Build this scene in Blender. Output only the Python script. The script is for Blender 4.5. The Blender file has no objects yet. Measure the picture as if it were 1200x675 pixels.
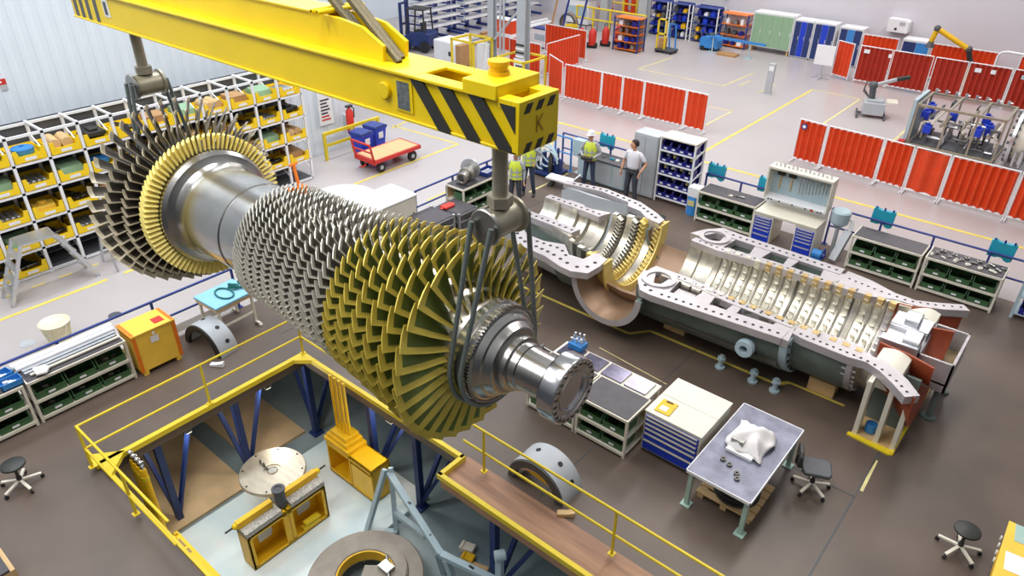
import bpy, math, random
from mathutils import Vector, Matrix
random.seed(7)
PI = math.pi
sc = bpy.context.scene
COL = sc.collection

# ---------------------------------------------------------------- helpers
def lin(c):
    return c / 12.92 if c <= 0.04045 else ((c + 0.055) / 1.055) ** 2.4

def rgb(r, g, b):
    return (lin(r / 255), lin(g / 255), lin(b / 255), 1)

def mat(name, col, rough=0.5, metal=0.0, vary=0.08, scale=6.0, bump=0.0, col2=None, spec=0.5, stretch=None, detail=4.0, emit=None):
    """procedural material: colour broken up by noise, optional bump"""
    m = bpy.data.materials.new(name)
    m.use_nodes = True
    nt = m.node_tree
    b = nt.nodes['Principled BSDF']
    c = rgb(*col)
    tc = nt.nodes.new('ShaderNodeTexCoord')
    mp = nt.nodes.new('ShaderNodeMapping')
    if stretch: mp.inputs['Scale'].default_value = stretch
    nt.links.new(tc.outputs['Object'], mp.inputs['Vector'])
    n = nt.nodes.new('ShaderNodeTexNoise')
    n.inputs['Scale'].default_value = scale
    n.inputs['Detail'].default_value = detail
    nt.links.new(mp.outputs['Vector'], n.inputs['Vector'])
    r = nt.nodes.new('ShaderNodeValToRGB')
    r.color_ramp.elements[0].position = 0.3
    r.color_ramp.elements[1].position = 0.7
    if col2 is not None:
        c2 = rgb(*col2)
        r.color_ramp.elements[0].color = c2
        r.color_ramp.elements[1].color = c
    else:
        r.color_ramp.elements[0].color = tuple(max(0, v * (1 - vary)) for v in c[:3]) + (1,)
        r.color_ramp.elements[1].color = tuple(min(1, v * (1 + vary)) for v in c[:3]) + (1,)
    nt.links.new(n.outputs['Fac'], r.inputs['Fac'])
    nt.links.new(r.outputs['Color'], b.inputs['Base Color'])
    b.inputs['Roughness'].default_value = rough
    b.inputs['Metallic'].default_value = metal
    b.inputs['Specular IOR Level'].default_value = spec
    if bump > 0:
        bp = nt.nodes.new('ShaderNodeBump')
        bp.inputs['Strength'].default_value = bump
        bp.inputs['Distance'].default_value = 0.02
        nt.links.new(n.outputs['Fac'], bp.inputs['Height'])
        nt.links.new(bp.outputs['Normal'], b.inputs['Normal'])
    if emit:
        b.inputs['Emission Color'].default_value = c
        b.inputs['Emission Strength'].default_value = emit
    return m

class MB:
    """collects shapes for ONE mesh"""
    def __init__(s): s.v = []; s.f = []; s.m = []
    def add(s, vs, fs, m=0):
        o = len(s.v); s.v += [tuple(p) for p in vs]
        for f in fs: s.f.append(tuple(i + o for i in f)); s.m.append(m)
        return s
    def box(s, x0, x1, y0, y1, z0, z1, m=0):
        return s.add([(x0,y0,z0),(x1,y0,z0),(x1,y1,z0),(x0,y1,z0),(x0,y0,z1),(x1,y0,z1),(x1,y1,z1),(x0,y1,z1)],
            [(0,3,2,1),(4,5,6,7),(0,1,5,4),(1,2,6,5),(2,3,7,6),(3,0,4,7)], m)
    def obox(s, c, size, rot=None, m=0):
        hx, hy, hz = [a / 2 for a in size]; R = rot or Matrix.Identity(3); c = Vector(c)
        P = [c + R @ Vector(p) for p in [(-hx,-hy,-hz),(hx,-hy,-hz),(hx,hy,-hz),(-hx,hy,-hz),(-hx,-hy,hz),(hx,-hy,hz),(hx,hy,hz),(-hx,hy,hz)]]
        return s.add(P, [(0,3,2,1),(4,5,6,7),(0,1,5,4),(1,2,6,5),(2,3,7,6),(3,0,4,7)], m)
    def bar(s, p0, p1, w, h=None, m=0, up=(0,0,1)):
        """rectangular bar from p0 to p1, w across, h along up"""
        h = h or w; p0 = Vector(p0); p1 = Vector(p1); d = (p1 - p0); L = d.length; d.normalize()
        u = Vector(up)
        if abs(d.dot(u)) > .99: u = Vector((1,0,0))
        a = d.cross(u).normalized(); u = a.cross(d)
        R = Matrix((d, a, u)).transposed()
        return s.obox((p0 + p1) / 2, (L, w, h), R, m)
    def cyl(s, p0, p1, r0, r1=None, n=16, m=0, caps=True):
        r1 = r0 if r1 is None else r1
        p0 = Vector(p0); p1 = Vector(p1); d = (p1 - p0).normalized()
        a = d.orthogonal().normalized(); b = d.cross(a)
        P = []
        for p, r in ((p0, r0), (p1, r1)):
            for i in range(n):
                t = 2 * PI * i / n; P.append(p + (a * math.cos(t) + b * math.sin(t)) * r)
        F = [(i, (i+1) % n, n + (i+1) % n, n + i) for i in range(n)]
        if caps: F += [tuple(range(n))[::-1], tuple(range(n, 2*n))]
        return s.add(P, F, m)
    def tube(s, pts, r, n=8, m=0, closed=False):
        pts = [Vector(p) for p in pts]; k = len(pts); P = []; ref = None
        for i, p in enumerate(pts):
            if closed: d = pts[(i+1) % k] - pts[i-1]
            else: d = pts[min(i+1, k-1)] - pts[max(i-1, 0)]
            d.normalize()
            if ref is None: ref = d.orthogonal().normalized()
            a = (ref - d * ref.dot(d))
            a = a.normalized() if a.length > 1e-6 else d.orthogonal().normalized()
            ref = a; b = d.cross(a)
            for j in range(n):
                t = 2*PI*j/n; P.append(p + (a*math.cos(t) + b*math.sin(t)) * r)
        F = []
        for i in range(k if closed else k-1):
            i2 = (i+1) % k
            for j in range(n): F.append((i*n+j, i*n+(j+1) % n, i2*n+(j+1) % n, i2*n+j))
        if not closed: F += [tuple(range(n))[::-1], tuple(range((k-1)*n, k*n))]
        return s.add(P, F, m)
    def lathe(s, prof, axis='z', o=(0,0,0), n=32, m=0, a0=0.0, a1=2*PI, closed_prof=False, ms=None):
        """prof = [(along axis, radius)]; full turn or arc from a0 to a1 (angle from +y for axis x; from +x for y(z), z)"""
        full = abs(a1 - a0) > 2*PI - 1e-4; k = n if full else n + 1; P = []; q = len(prof)
        for i in range(k):
            t = a0 + (a1 - a0) * i / n; c, sn = math.cos(t), math.sin(t)
            for h, r in prof:
                if axis == 'z': p = (r*c, r*sn, h)
                elif axis == 'x': p = (h, r*c, r*sn)
                else: p = (r*c, h, r*sn)
                P.append((p[0]+o[0], p[1]+o[1], p[2]+o[2]))
        base = len(s.v); s.v += P
        qq = q if closed_prof else q - 1
        for i in range(n):
            i2 = (i + 1) % k
            for j in range(qq):
                j2 = (j+1) % q
                s.f.append((base+i*q+j, base+i2*q+j, base+i2*q+j2, base+i*q+j2)); s.m.append(ms[j] if ms else m)
        if not full and closed_prof:
            s.f.append(tuple(base + j for j in range(q))); s.m.append(m)
            s.f.append(tuple(base + n*q + j for j in range(q))[::-1]); s.m.append(m)
        return s
    def prism(s, poly, axis='z', d0=0.0, d1=1.0, m=0):
        """extrude a 2D outline; axis z: (x,y), axis y: (x,z), axis x: (y,z)"""
        n = len(poly)
        def P(a, b, d): return (a, b, d) if axis == 'z' else ((a, d, b) if axis == 'y' else (d, a, b))
        vs = [P(a, b, d0) for a, b in poly] + [P(a, b, d1) for a, b in poly]
        fs = [tuple(range(n))[::-1], tuple(range(n, 2*n))] + [(i, (i+1) % n, n+(i+1) % n, n+i) for i in range(n)]
        return s.add(vs, fs, m)
    def ball(s, c, r, n=12, m=0, sz=(1,1,1)):
        k = max(6, n // 2)
        prof = [(-r*math.cos(PI*i/k), r*math.sin(PI*i/k)) for i in range(k+1)]
        o = len(s.v); s.lathe(prof, 'z', (0,0,0), n, m)
        for i in range(o, len(s.v)):
            x, y, z = s.v[i]; s.v[i] = (c[0]+x*sz[0], c[1]+y*sz[1], c[2]+z*sz[2])
        return s
    def xf(s, M, start=0):
        for i in range(start, len(s.v)): s.v[i] = tuple(M @ Vector(s.v[i]))
        return s
    def build(s, name, mats, parent=None, smooth=True, bevel=0, loc=None, ang=0.7):
        me = bpy.data.meshes.new(name)
        me.from_pydata(s.v, [], s.f)
        if not isinstance(mats, (list, tuple)): mats = [mats]
        for x in mats: me.materials.append(x)
        if len(mats) > 1: me.polygons.foreach_set('material_index', s.m)
        me.update()
        import bmesh
        bm = bmesh.new(); bm.from_mesh(me)
        bmesh.ops.recalc_face_normals(bm, faces=bm.faces); bm.to_mesh(me); bm.free()
        if smooth:
            me.shade_smooth(); me.set_sharp_from_angle(angle=ang)
        o = bpy.data.objects.new(name, me); COL.objects.link(o)
        if loc is not None: o.location = loc
        if parent is not None: o.parent = parent
        if bevel:
            b = o.modifiers.new('bevel', 'BEVEL'); b.width = bevel; b.segments = 2; b.limit_method = 'ANGLE'
        return o

def tag(o, label=None, cat=None, group=None, kind=None):
    if label: o['label'] = label
    if cat: o['category'] = cat
    if group: o['group'] = group
    if kind: o['kind'] = kind
    return o

def thing(name, label, cat, loc=(0,0,0), rz=0, group=None):
    o = bpy.data.objects.new(name, None); COL.objects.link(o)
    o.location = loc; o.rotation_euler = (0, 0, rz); o.empty_display_size = .1
    return tag(o, label, cat, group)

def struct(name, mb, mats, **k):
    return tag(mb.build(name, mats, **k), kind='structure')

def dup(o, loc=None, rz=None, label=None, group=None, parent=None):
    c = o.copy(); COL.objects.link(c)
    if parent is not None: c.parent = parent
    if loc is not None: c.location = loc
    if rz is not None: c.rotation_euler = (0, 0, rz)
    if label: c['label'] = label
    if group: c['group'] = group
    for ch in list(o.children): dup(ch, parent=c)
    return c

def arc(cx, cy, r, a0, a1, n):
    return [(cx + r*math.cos(a0+(a1-a0)*i/n), cy + r*math.sin(a0+(a1-a0)*i/n)) for i in range(n+1)]

ORD = ['first', 'second', 'third', 'fourth', 'fifth', 'sixth', 'seventh', 'eighth', 'ninth', 'tenth', 'eleventh', 'twelfth', 'thirteenth', 'fourteenth']

# ---------------------------------------------------------------- materials
M = {}
M['floor'] = mat('painted_concrete', (177,170,169), .3, 0, .05, .35, detail=6)
M['deck'] = mat('dark_deck', (108,93,82), .4, 0, .2, .5, col2=(82,70,63), detail=6)
M['wood_deck'] = mat('worn_wood_deck', (182,138,104), .55, 0, .2, 1.2, col2=(134,98,76), stretch=(.5,6,1))
M['yellow'] = mat('crane_yellow', (240,208,6), .42, 0, .04, 2)
M['yellow_rail'] = mat('rail_yellow', (228,200,40), .45, 0, .06, 3)
M['amber'] = mat('amber_paint', (232,182,18), .45, 0, .08, 4)
M['line'] = mat('line_yellow', (212,200,140), .6, 0, .15, 3)
M['lineb'] = mat('line_strong_yellow', (218,196,90), .6, 0, .12, 3)
M['black'] = mat('black_paint', (48,48,46), .5, 0, .1, 5)
M['rubber'] = mat('black_rubber', (30,30,32), .6, 0, .1, 8)
M['white'] = mat('white_paint', (232,232,234), .45, 0, .03, 3)
M['wall'] = mat('wall_cladding', (218,226,234), .45, 0, .02, 1)
M['wallb'] = mat('wall_plaster', (206,202,208), .7, 0, .02, .3)
M['blue'] = mat('dark_blue_paint', (38,58,130), .45, 0, .08, 4)
M['navy'] = mat('navy_steel', (30,50,104), .5, 0, .15, 3)
M['royal'] = mat('royal_blue', (18,58,190), .4, 0, .05, 4)
M['binblue'] = mat('blue_bin', (30,32,128), .4, 0, .1, 6)
M['sky'] = mat('sky_blue_paint', (52,130,200), .45, 0, .08, 5)
M['ltblue'] = mat('light_blue_sheet', (140,196,220), .6, 0, .05, 4)
M['turq'] = mat('turquoise_plastic', (36,158,182), .45, 0, .05, 4)
M['green'] = mat('green_bin', (62,100,62), .45, 0, .1, 6)
M['greencab'] = mat('sage_green', (140,172,138), .5, 0, .04, 3)
M['red'] = mat('red_orange_curtain', (216,66,18), .5, 0, .06, 3)
M['dkred'] = mat('deep_red_curtain', (166,42,22), .5, 0, .08, 3)
M['cartred'] = mat('cart_red', (196,46,34), .45, 0, .08, 4)
M['orange'] = mat('orange_paint', (232,120,24), .45, 0, .08, 4)
M['grey'] = mat('grey_paint', (176,180,184), .45, 0, .05, 3)
M['greybl'] = mat('grey_blue_paint', (170,190,198), .45, 0, .05, 3)
M['dkgrey'] = mat('dark_grey', (78,80,84), .5, 0, .1, 5)
M['cream'] = mat('cream_paint', (222,216,200), .45, 0, .04, 3)
M['wood'] = mat('plywood', (206,172,124), .6, 0, .1, 3, stretch=(1,8,1))
M['card'] = mat('cardboard', (176,136,92), .75, 0, .08, 4)
M['crate'] = mat('orange_plywood', (246,200,72), .5, 0, .06, 3)
M['steel'] = mat('machined_steel', (176,174,170), .24, 1, .08, 3, stretch=(1,1,1))
M['steel2'] = mat('ground_steel', (168,166,160), .34, 1, .15, 8)
M['steeld'] = mat('dark_steel', (104,102,98), .38, 1, .15, 6)
M['chrome'] = mat('bright_chrome', (200,200,202), .16, 1, .04, 3)
M['alu'] = mat('aluminium', (206,208,212), .35, .85, .05, 4)
M['rope'] = mat('wire_rope', (104,96,72), .5, .5, .25, 60)
M['sling'] = mat('grey_sling', (118,128,126), .5, .4, .12, 30)
M['olive'] = mat('olive_steel', (166,160,142), .38, .5, .15, 6)
M['paper'] = mat('paper', (238,238,236), .8, 0, .02, 4)
M['cloth'] = mat('white_cloth', (236,232,230), .85, 0, .05, 6)
M['skin'] = mat('skin', (214,160,128), .55, 0, .05, 6)
M['hair'] = mat('dark_hair', (52,38,30), .7, 0, .15, 20)
WORLD = 0.55; LAMP = 860
# ---------------------------------------------------------------- camera
CAM_H = 9.0
pit_, rol_, yaw_ = 0.54742661, 0.01123427, 2.26596736
fwv = Vector((math.cos(yaw_)*math.cos(pit_), math.sin(yaw_)*math.cos(pit_), -math.sin(pit_)))
rv = fwv.cross(Vector((0,0,1))).normalized(); uv = rv.cross(fwv)
rv, uv = rv*math.cos(rol_) + uv*math.sin(rol_), uv*math.cos(rol_) - rv*math.sin(rol_)
cam_d = bpy.data.cameras.new('camera'); cam = bpy.data.objects.new('camera', cam_d); COL.objects.link(cam)
cam_d.sensor_fit = 'HORIZONTAL'; cam_d.sensor_width = 36; cam_d.lens = 36 * 844.18849 / 1200
cam_d.clip_end = 300
Mx = Matrix((rv, uv, -fwv)).transposed().to_4x4(); Mx.translation = (0, 0, CAM_H)
cam.matrix_world = Mx
sc.camera = cam

# ---------------------------------------------------------------- light
sc.view_settings.view_transform = 'Standard'
sc.view_settings.look = 'None'
sc.view_settings.gamma = 1
sc.view_settings.use_curve_mapping = False
sc.view_settings.exposure = 0.0
w = bpy.data.worlds.new('hall_light'); sc.world = w; w.use_nodes = True
wt = w.node_tree; bg = wt.nodes['Background']
tcw = wt.nodes.new('ShaderNodeTexCoord'); sep = wt.nodes.new('ShaderNodeSeparateXYZ')
wt.links.new(tcw.outputs['Generated'], sep.inputs[0])
rampw = wt.nodes.new('ShaderNodeValToRGB')
rampw.color_ramp.elements[0].position = 0.0; rampw.color_ramp.elements[0].color = (.16,.165,.18,1)
rampw.color_ramp.elements[1].position = .55; rampw.color_ramp.elements[1].color = (.8,.82,.86,1)
e = rampw.color_ramp.elements.new(.2); e.color = (.34,.35,.37,1)
wt.links.new(sep.outputs['Z'], rampw.inputs['Fac'])
wt.links.new(rampw.outputs['Color'], bg.inputs['Color'])
bg.inputs['Strength'].default_value = WORLD
def area(name, loc, sx, sy, power, col=(1,1,1)):
    l = bpy.data.lights.new(name, 'AREA'); l.shape = 'RECTANGLE'; l.size = sx; l.size_y = sy
    l.energy = power; l.color = col
    o = bpy.data.objects.new(name, l); COL.objects.link(o); o.location = loc
    return o
# rows of high-bay lamps under the roof of the hall, plus added fill lamps
area('high_bay_and_fill', (-5, 4, 14), 2.2, 10, LAMP, (1,.97,.93))
area('high_bay_and_fill', (-13, 5, 14), 2.2, 10, LAMP, (.9,.95,1))
area('high_bay_and_fill', (-19, 14, 14), 2.2, 10, LAMP*1.5, (.86,.93,1))
area('high_bay_and_fill', (-18.5, 2, 14), 2.2, 8, LAMP*.7, (.86,.93,1))  # fill lamp added to brighten and cool the left floor
area('high_bay_and_fill', (-4, 17, 14), 2.2, 10, LAMP, (1,.96,.91))
area('high_bay_and_fill', (-12, 24, 14), 2.2, 10, LAMP*1.2, (1,.96,.94))
area('high_bay_and_fill', (-4, 33, 14), 2.2, 10, LAMP*1.2, (1,.95,.93))
area('high_bay_and_fill', (-19, 34, 14), 2.2, 10, LAMP*1.2, (1,.98,.97))
area('high_bay_and_fill', (-30, 28, 14), 2.2, 10, LAMP*1.0, (.97,.98,1))

area('high_bay_and_fill', (-9, -2, 14), 2.2, 8, LAMP*.8, (1,.98,.96))  # extra fill lamp, added to brighten the things in the pit
# ---------------------------------------------------------------- floors, walls
f = MB()
f.box(-36, -13.55, -6, 42, -.2, 0); f.box(-13.55, 14, 18.62, 42, -.2, 0)
struct('floor', f, M['floor'], smooth=False)
# dark deck around the assembly pit (opening x>-10.95, y 2.35..6.4 / 5.86)
f = MB()
f.box(-13.55, -10.95, -3, 18.62, -.22, 0); f.box(-10.95, 6, -3, 2.35, -.22, 0)
f.box(-10.95, -6.42, 6.42, 18.62, -.22, 0); f.box(-6.42, 6, 6.55, 18.62, -.22, 0)
struct('floor_deck', f, M['deck'], smooth=False)
f = MB(); f.box(-6.42, 6, 5.88, 6.55, -.2, .004)
struct('floor_walkway', f, M['wood_deck'], smooth=False)
M['pit'] = mat('pit_floor', (150,166,168), .4, 0, .2, .6, col2=(104,120,128), detail=6)
M['plate'] = mat('bed_plate_paint', (238,240,236), .4, 0, .1, .9, col2=(198,222,230), detail=5)
f = MB(); f.box(-14, 6, -1, 12, -2.4, -2.16)
struct('floor_pit', f, M['pit'], smooth=False)
f = MB(); f.box(-14.2, -14, -1, 12, -2.4, -.22); f.box(-14, 6, 11.9, 12.1, -2.4, -.22); f.box(-14, 6, -1.2, -1, -2.4, -.22); f.box(6, 6.2, -1, 12, -2.4, -.22)
struct('wall_pit', f, M['pit'], smooth=False)
f = MB(); f.box(-10.6, -7.75, 2.2, 6.75, -2.16, -2.06)
struct('floor_bed_plate', f, M['plate'], bevel=.01)
f = MB(); f.box(-13.6, -10.75, 2.0, 4.6, -2.16, -2.1); f.box(-13.2, -11.2, 5.0, 6.3, -2.16, -2.1)
M['pitbrown'] = mat('pit_brown_cover', (200,174,136), .6, 0, .15, 1.5)
struct('floor_cover', f, M['pitbrown'])

def corrugated(x0, x1, y0, y1, z0, z1, pitch, depth):
    """corrugated cladding sheet between two plan points"""
    mb = MB(); L = math.hypot(x1-x0, y1-y0); n = int(L / pitch); ux, uy = (x1-x0)/L, (y1-y0)/L; nx, ny = -uy, ux
    pts = []
    for i in range(n):
        for fr, d in ((0,0),(.45,0),(.55,depth),(.93,depth)):
            s_ = (i+fr)*pitch; pts.append((x0+ux*s_+nx*d, y0+uy*s_+ny*d))
    pts.append((x1, y1))
    k = len(pts)
    vs = [(a, b, z0) for a, b in pts] + [(a, b, z1) for a, b in pts] + [(a-nx*.12, b-ny*.12, z0) for a, b in pts] + [(a-nx*.12, b-ny*.12, z1) for a, b in pts]
    fs = []
    for i in range(k-1):
        fs += [(i, i+1, k+i+1, k+i), (2*k+i, 3*k+i, 3*k+i+1, 2*k+i+1), (k+i, k+i+1, 3*k+i+1, 3*k+i)]
    fs += [(0, k, 3*k, 2*k), (k-1, 2*k+k-1, 4*k-1, 2*k-1)]
    return mb.add(vs, fs)
struct('wall_left', corrugated(-20.05, -20.05, 15.1, -6, 0, 10.5, .32, .02), M['wall'], smooth=False)
f = MB(); f.box(-36, 14, 39.4, 39.6, 0, 9)
struct('wall_back', f, M['wallb'], smooth=False)
f = MB(); f.box(-36, -35.8, 15.3, 39.4, 0, 9)
struct('wall_bay', f, M['wall'], smooth=False)
f = MB(); f.box(-36, -20.2, 15.12, 15.3, 0, 9)
struct('wall_return', f, M['wall'], smooth=False)

# floor lines
def strip(a, b, w=.1):
    a = Vector((a[0], a[1], 0)); b = Vector((b[0], b[1], 0))
    return (a, b, w)
def lines(name, segs, m, z=.004, h=.004):
    mb = MB()
    for (x0,y0),(x1,y1),w in segs: mb.bar((x0,y0,z), (x1,y1,z), w, h)
    return struct(name, mb, m, smooth=False)
lines('floor_marking', [((-17.1,-2),(-17.1,5.2),.1),((-17.1,5.6),(-17.25,17.6),.1),((-17.3,17.6),(-20.5,17.4),.09),((-20.3,17.2),(-22,26),.09),
    ((-14.6,13.5),(-14.8,20),.06)], M['lineb'])
lines('floor_marking', [((-18.05,2+i*.62),(-18.05,2.3+i*.62),.06) for i in range(7)], M['lineb'])
lines('floor_marking', [((-17,21.9),(5,21.9),.13),((-10.3,21.95),(-10.3,33),.11)], M['lineb'])
lines('floor_marking', [((-17.95,30.87),(-17.85,34),.08),((-18,30.87),(-13.5,30.87),.08),((-13.55,30.87),(-13.45,33.9),.08),((-11.6,25.4),(-11.6,27.8),.08),((-13.2,27.7),(-11.6,27.7),.07),
    ((-13,31.4),(-13,32.6),.07),((-11.9,30.9),(-11.9,32.7),.07),((-10.3,33),(-8.2,33),.08),((-8.24,33),(-8.24,28),.08),((-5.6,33),(-5.6,27),.08)], M['line'])
lines('floor_marking', [((-9.6,11.55),(-6.3,11.55),.07),((-6.3,11.55),(-6.0,11.95),.07),((-6.0,11.95),(-3.15,11.98),.07),((-3.15,11.98),(-2.98,12.2),.09),((-2.98,12.2),(-1.9,12.2),.06)], M['lineb'])
lines('floor_marking', [((-.95,10.2),(-.98,11.1),.05),((-6.5,10.7),(-4.8,10.55),.02)], M['line'])
# seams between the deck mats
lines('floor_seam', [((-1.0,6.6),(-1.0,12),.025),((-6.4,10.0),(-1.0,10.0),.02),((-4.9,6.6),(-4.9,12),.02),((-12,6.6),(-12,18),.02)], M['dkgrey'])

# yellow edge curb round the pit opening
f = MB()
f.box(-10.98, -10.88, 2.35, 6.42, 0, .1); f.box(-10.9, 6, 2.33, 2.38, 0, .05); f.box(-10.98, -6.4, 6.38, 6.46, 0, .1); f.box(-6.46, -6.38, 5.86, 6.46, 0, .1); f.box(-6.46, 6, 5.84, 5.92, 0, .1)
f.prism([(-10.98,6.46),(-10.98,6.05),(-10.5,6.46)], 'z', .02, .104); f.prism([(-10.98,2.3),(-10.5,2.3),(-10.98,2.8)], 'z', .02, .104); f.prism([(-11.3,2.25),(-10.9,2.25),(-10.9,2.75)], 'z', .02, .104)
struct('trim_1', f, M['yellow_rail'])
# blue truss legs that carry the deck
def truss(x, y, dx, dy):
    t = thing('deck_support', None, None, (x, y, -2.15))
    a = MB(); a.box(-.06, .06, -.06, .06, 0, 1.93); a.box(-.12, .12, -.12, .12, 0, .04); a.build('post', M['navy'], t)
    L = 1.15
    a = MB(); a.bar((0,0,.1), (dx*L, dy*L, 1.85), .08); a.build('brace', M['navy'], t)
    a = MB(); a.bar((0,0,.1), (dy*.8+dx*.35, -dx*.8+dy*.35, 1.85), .07); a.build('brace', M['navy'], t)
    return t
SUP = [(-11.0,3.25,-1,0,'beside the yellow rams at the pit corner'),(-11.0,4.8,-1,0,'behind the big steel disc on the left pit edge'),(-11.0,6.45,-1,.25,'at the inner pit corner under the yellow plate'),
    (-9.0,6.5,0,1,'behind the yellow pedestal with four rods'),(-7.7,6.5,0,1,'under the deck edge beside the grey frame'),(-5.3,5.98,0,1,'under the brown wooden walkway')]
for x, y, dx, dy, s_ in SUP:
    tag(truss(x, y, dx, dy), 'dark blue steel truss leg ' + s_, 'support', 'blue truss legs under the deck')

# small work lamps fixed under the deck edge of the pit
M['lampglass'] = mat('lamp_glass', (255,244,220), .3, 0, .01, 2, emit=2.0)
for i, (x, y, lab_) in enumerate(((-11.05,3.85,'small lit lamp under the deck edge nearest the yellow rams'),(-11.05,5.55,'small lit lamp under the deck edge toward the inner pit corner'),(-8.4,6.5,'small lit lamp under the deck edge behind the yellow pedestal'))):
    t = thing('deck_lamp', lab_, 'lamp', (x, y, -.3), 0, 'work lamps under the deck')
    b = MB(); b.box(-.09,.09,-.06,.06,.0,.075); b.build('housing', M['dkgrey'], t); b = MB(); b.box(-.08,.08,-.05,.05,-.02,.0); b.build('lens', M['lampglass'], t)
    l = bpy.data.lights.new('deck_lamp_light', 'POINT'); l.energy = 24; l.shadow_soft_size = .08; l.color = (1,.95,.86)
    o = bpy.data.objects.new('deck_lamp_light', l); COL.objects.link(o); o.parent = t; o.location = (0,0,-.12)
# ---------------------------------------------------------------- turbine rotor (axis along x)
RY, RZ = 5.0, 4.09
M['vgreen'] = mat('blade_green_coat', (104,116,58), .36, .4, .2, 5)
M['vyel'] = mat('blade_yellow_edge', (208,186,80), .4, .25, .1, 6)  # yellow for the tip and trailing strips of the green blades
M['vsil'] = mat('blade_silver', (150,146,138), .3, .85, .25, 9)
M['vedge'] = mat('blade_bright_edge', (226,222,208), .35, .6, .06, 9)
M['vbrown'] = mat('blade_brown_metal', (98,90,80), .36, .85, .25, 5)
M['vbrown2'] = mat('blade_grey_edge', (190,178,152), .4, .6, .1, 5)
M['vty'] = mat('vane_yellow', (246,228,132), .5, 0, .08, 7)
rotor = thing('turbine_rotor', 'huge silver gas turbine rotor with rows of blades slung under the yellow beam', 'rotor', (-7.5, RY, RZ))
RX0 = -7.5
def blade(mb, x, th, r0, r1, chord, stag, thick, camber, twist=.25, tiplen=.13, edge=.22, taper=1.0):
    """airfoil blade: x = axial centre, th = angle about the axis, stag = angle of the chord from the axis"""
    rs = [r0, r0 + (r1-r0)*.5, r1 - (r1-r0)*tiplen, r1]
    cs = [0, .4, 1-edge, 1]
    ct, st = math.cos(th), math.sin(th)
    P = []
    for k, r in enumerate(rs):
        fr = (r - r0)/(r1 - r0)
        a = stag + twist * (fr - .5); ca, sa = math.cos(a), math.sin(a); ch = chord*(1 - (1-taper)*fr)
        for side in (1, -1):
            for c in cs:
                u = (c - .5)*ch
                v = camber*ch*(1 - (2*c-1)**2) + side*thick*.5*(.35 + .65*(1 - (2*c-1)**2))
                ax = u*ca - v*sa; tn = u*sa + v*ca
                # radial dir (y,z)=(ct,st); tangential (-st,ct)
                P.append((x + ax, r*ct - tn*st, r*st + tn*ct))
    o = len(mb.v); mb.v += P
    n = 8
    def q(a, b, c, d, m): mb.f.append((o+a, o+b, o+c, o+d)); mb.m.append(m)
    for k in range(3):
        A, B = k*n, (k+1)*n
        for i in range(3):
            mt = 1 if (k == 2 or i == 2) else 0
            q(A+i, A+i+1, B+i+1, B+i, mt); q(A+4+i+1, A+4+i, B+4+i, B+4+i+1, mt)
        q(A+4, A, B, B+4, 1); q(A+3, A+7, B+7, B+3, 1)
    for i in range(3): q(3*n+i, 3*n+i+1, 3*n+4+i+1, 3*n+4+i, 1)
def L(x): return x - RX0
# drum and shaft: parts
NS = 16
XF, XB = -4.72, -8.3                      # first and last compressor stage
def stx(i): return XF + (XB - XF)*(1 - (1 - i/(NS-1))**1.25)
def tipr(i): return .91 + .34*(1 - i/(NS-1))**2
def hubr(i): return .60 + .14*min(1, i/(NS-1)*1.4)
# compressor drum with grooves between the discs
prof = [(L(XF)+.17, .40), (L(XF)+.17, .57)]; ms = []
for i in range(NS):
    x = L(stx(i)); p = .085
    prof += [(x+p, hubr(i)), (x-p, hubr(i)), (x-p-.015, hubr(i)-.035), (x-p-.04, hubr(i)-.035)]
prof += [(L(XB)-.16, .74), (L(XB)-.2, .72)]
d = MB(); d.lathe(prof, 'x', n=96)
M['drum'] = mat('drum_steel', (176,170,160), .25, 1, .12, 6)
d.build('compressor_drum', M['drum'], rotor, ang=.5)
# centre shaft with flared end towards the turbine
d = MB(); d.lathe([(L(XB)-.05,.70),(L(XB)-.12,.74),(L(XB)-.16,.735),(L(XB)-.2,.70),(L(XB)-.75,.70),(L(XB)-.76,.715),(L(-9.95),.715),(L(-10.06),.73),(L(-10.14),.77),(L(-10.18),.84),(L(-10.19),.87),(L(-10.25),.92),(L(-10.3),.925),(L(-10.3),.4)], 'x', n=96)
d.build('centre_shaft', M['steel'], rotor, ang=.5)
# turbine discs + rear journal
TST = [(-10.40,.93,1.12),(-10.66,.92,1.28),(-10.92,.90,1.41),(-11.19,.88,1.54)]
prof = [(L(-10.3),.93)]
for x, a, b in TST: prof += [(L(x)+.1, a), (L(x)-.1, a), (L(x)-.115, a-.04), (L(x)-.14, a-.04)]
prof += [(L(-11.36),.8),(L(-11.4),.5),(L(-11.55),.4),(L(-12.2),.38),(L(-12.2),.3),(L(-12.7),.28),(L(-12.7),0)]
d = MB(); d.lathe(prof, 'x', n=96)
d.build('turbine_drum', M['steeld'], rotor, ang=.5)
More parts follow.
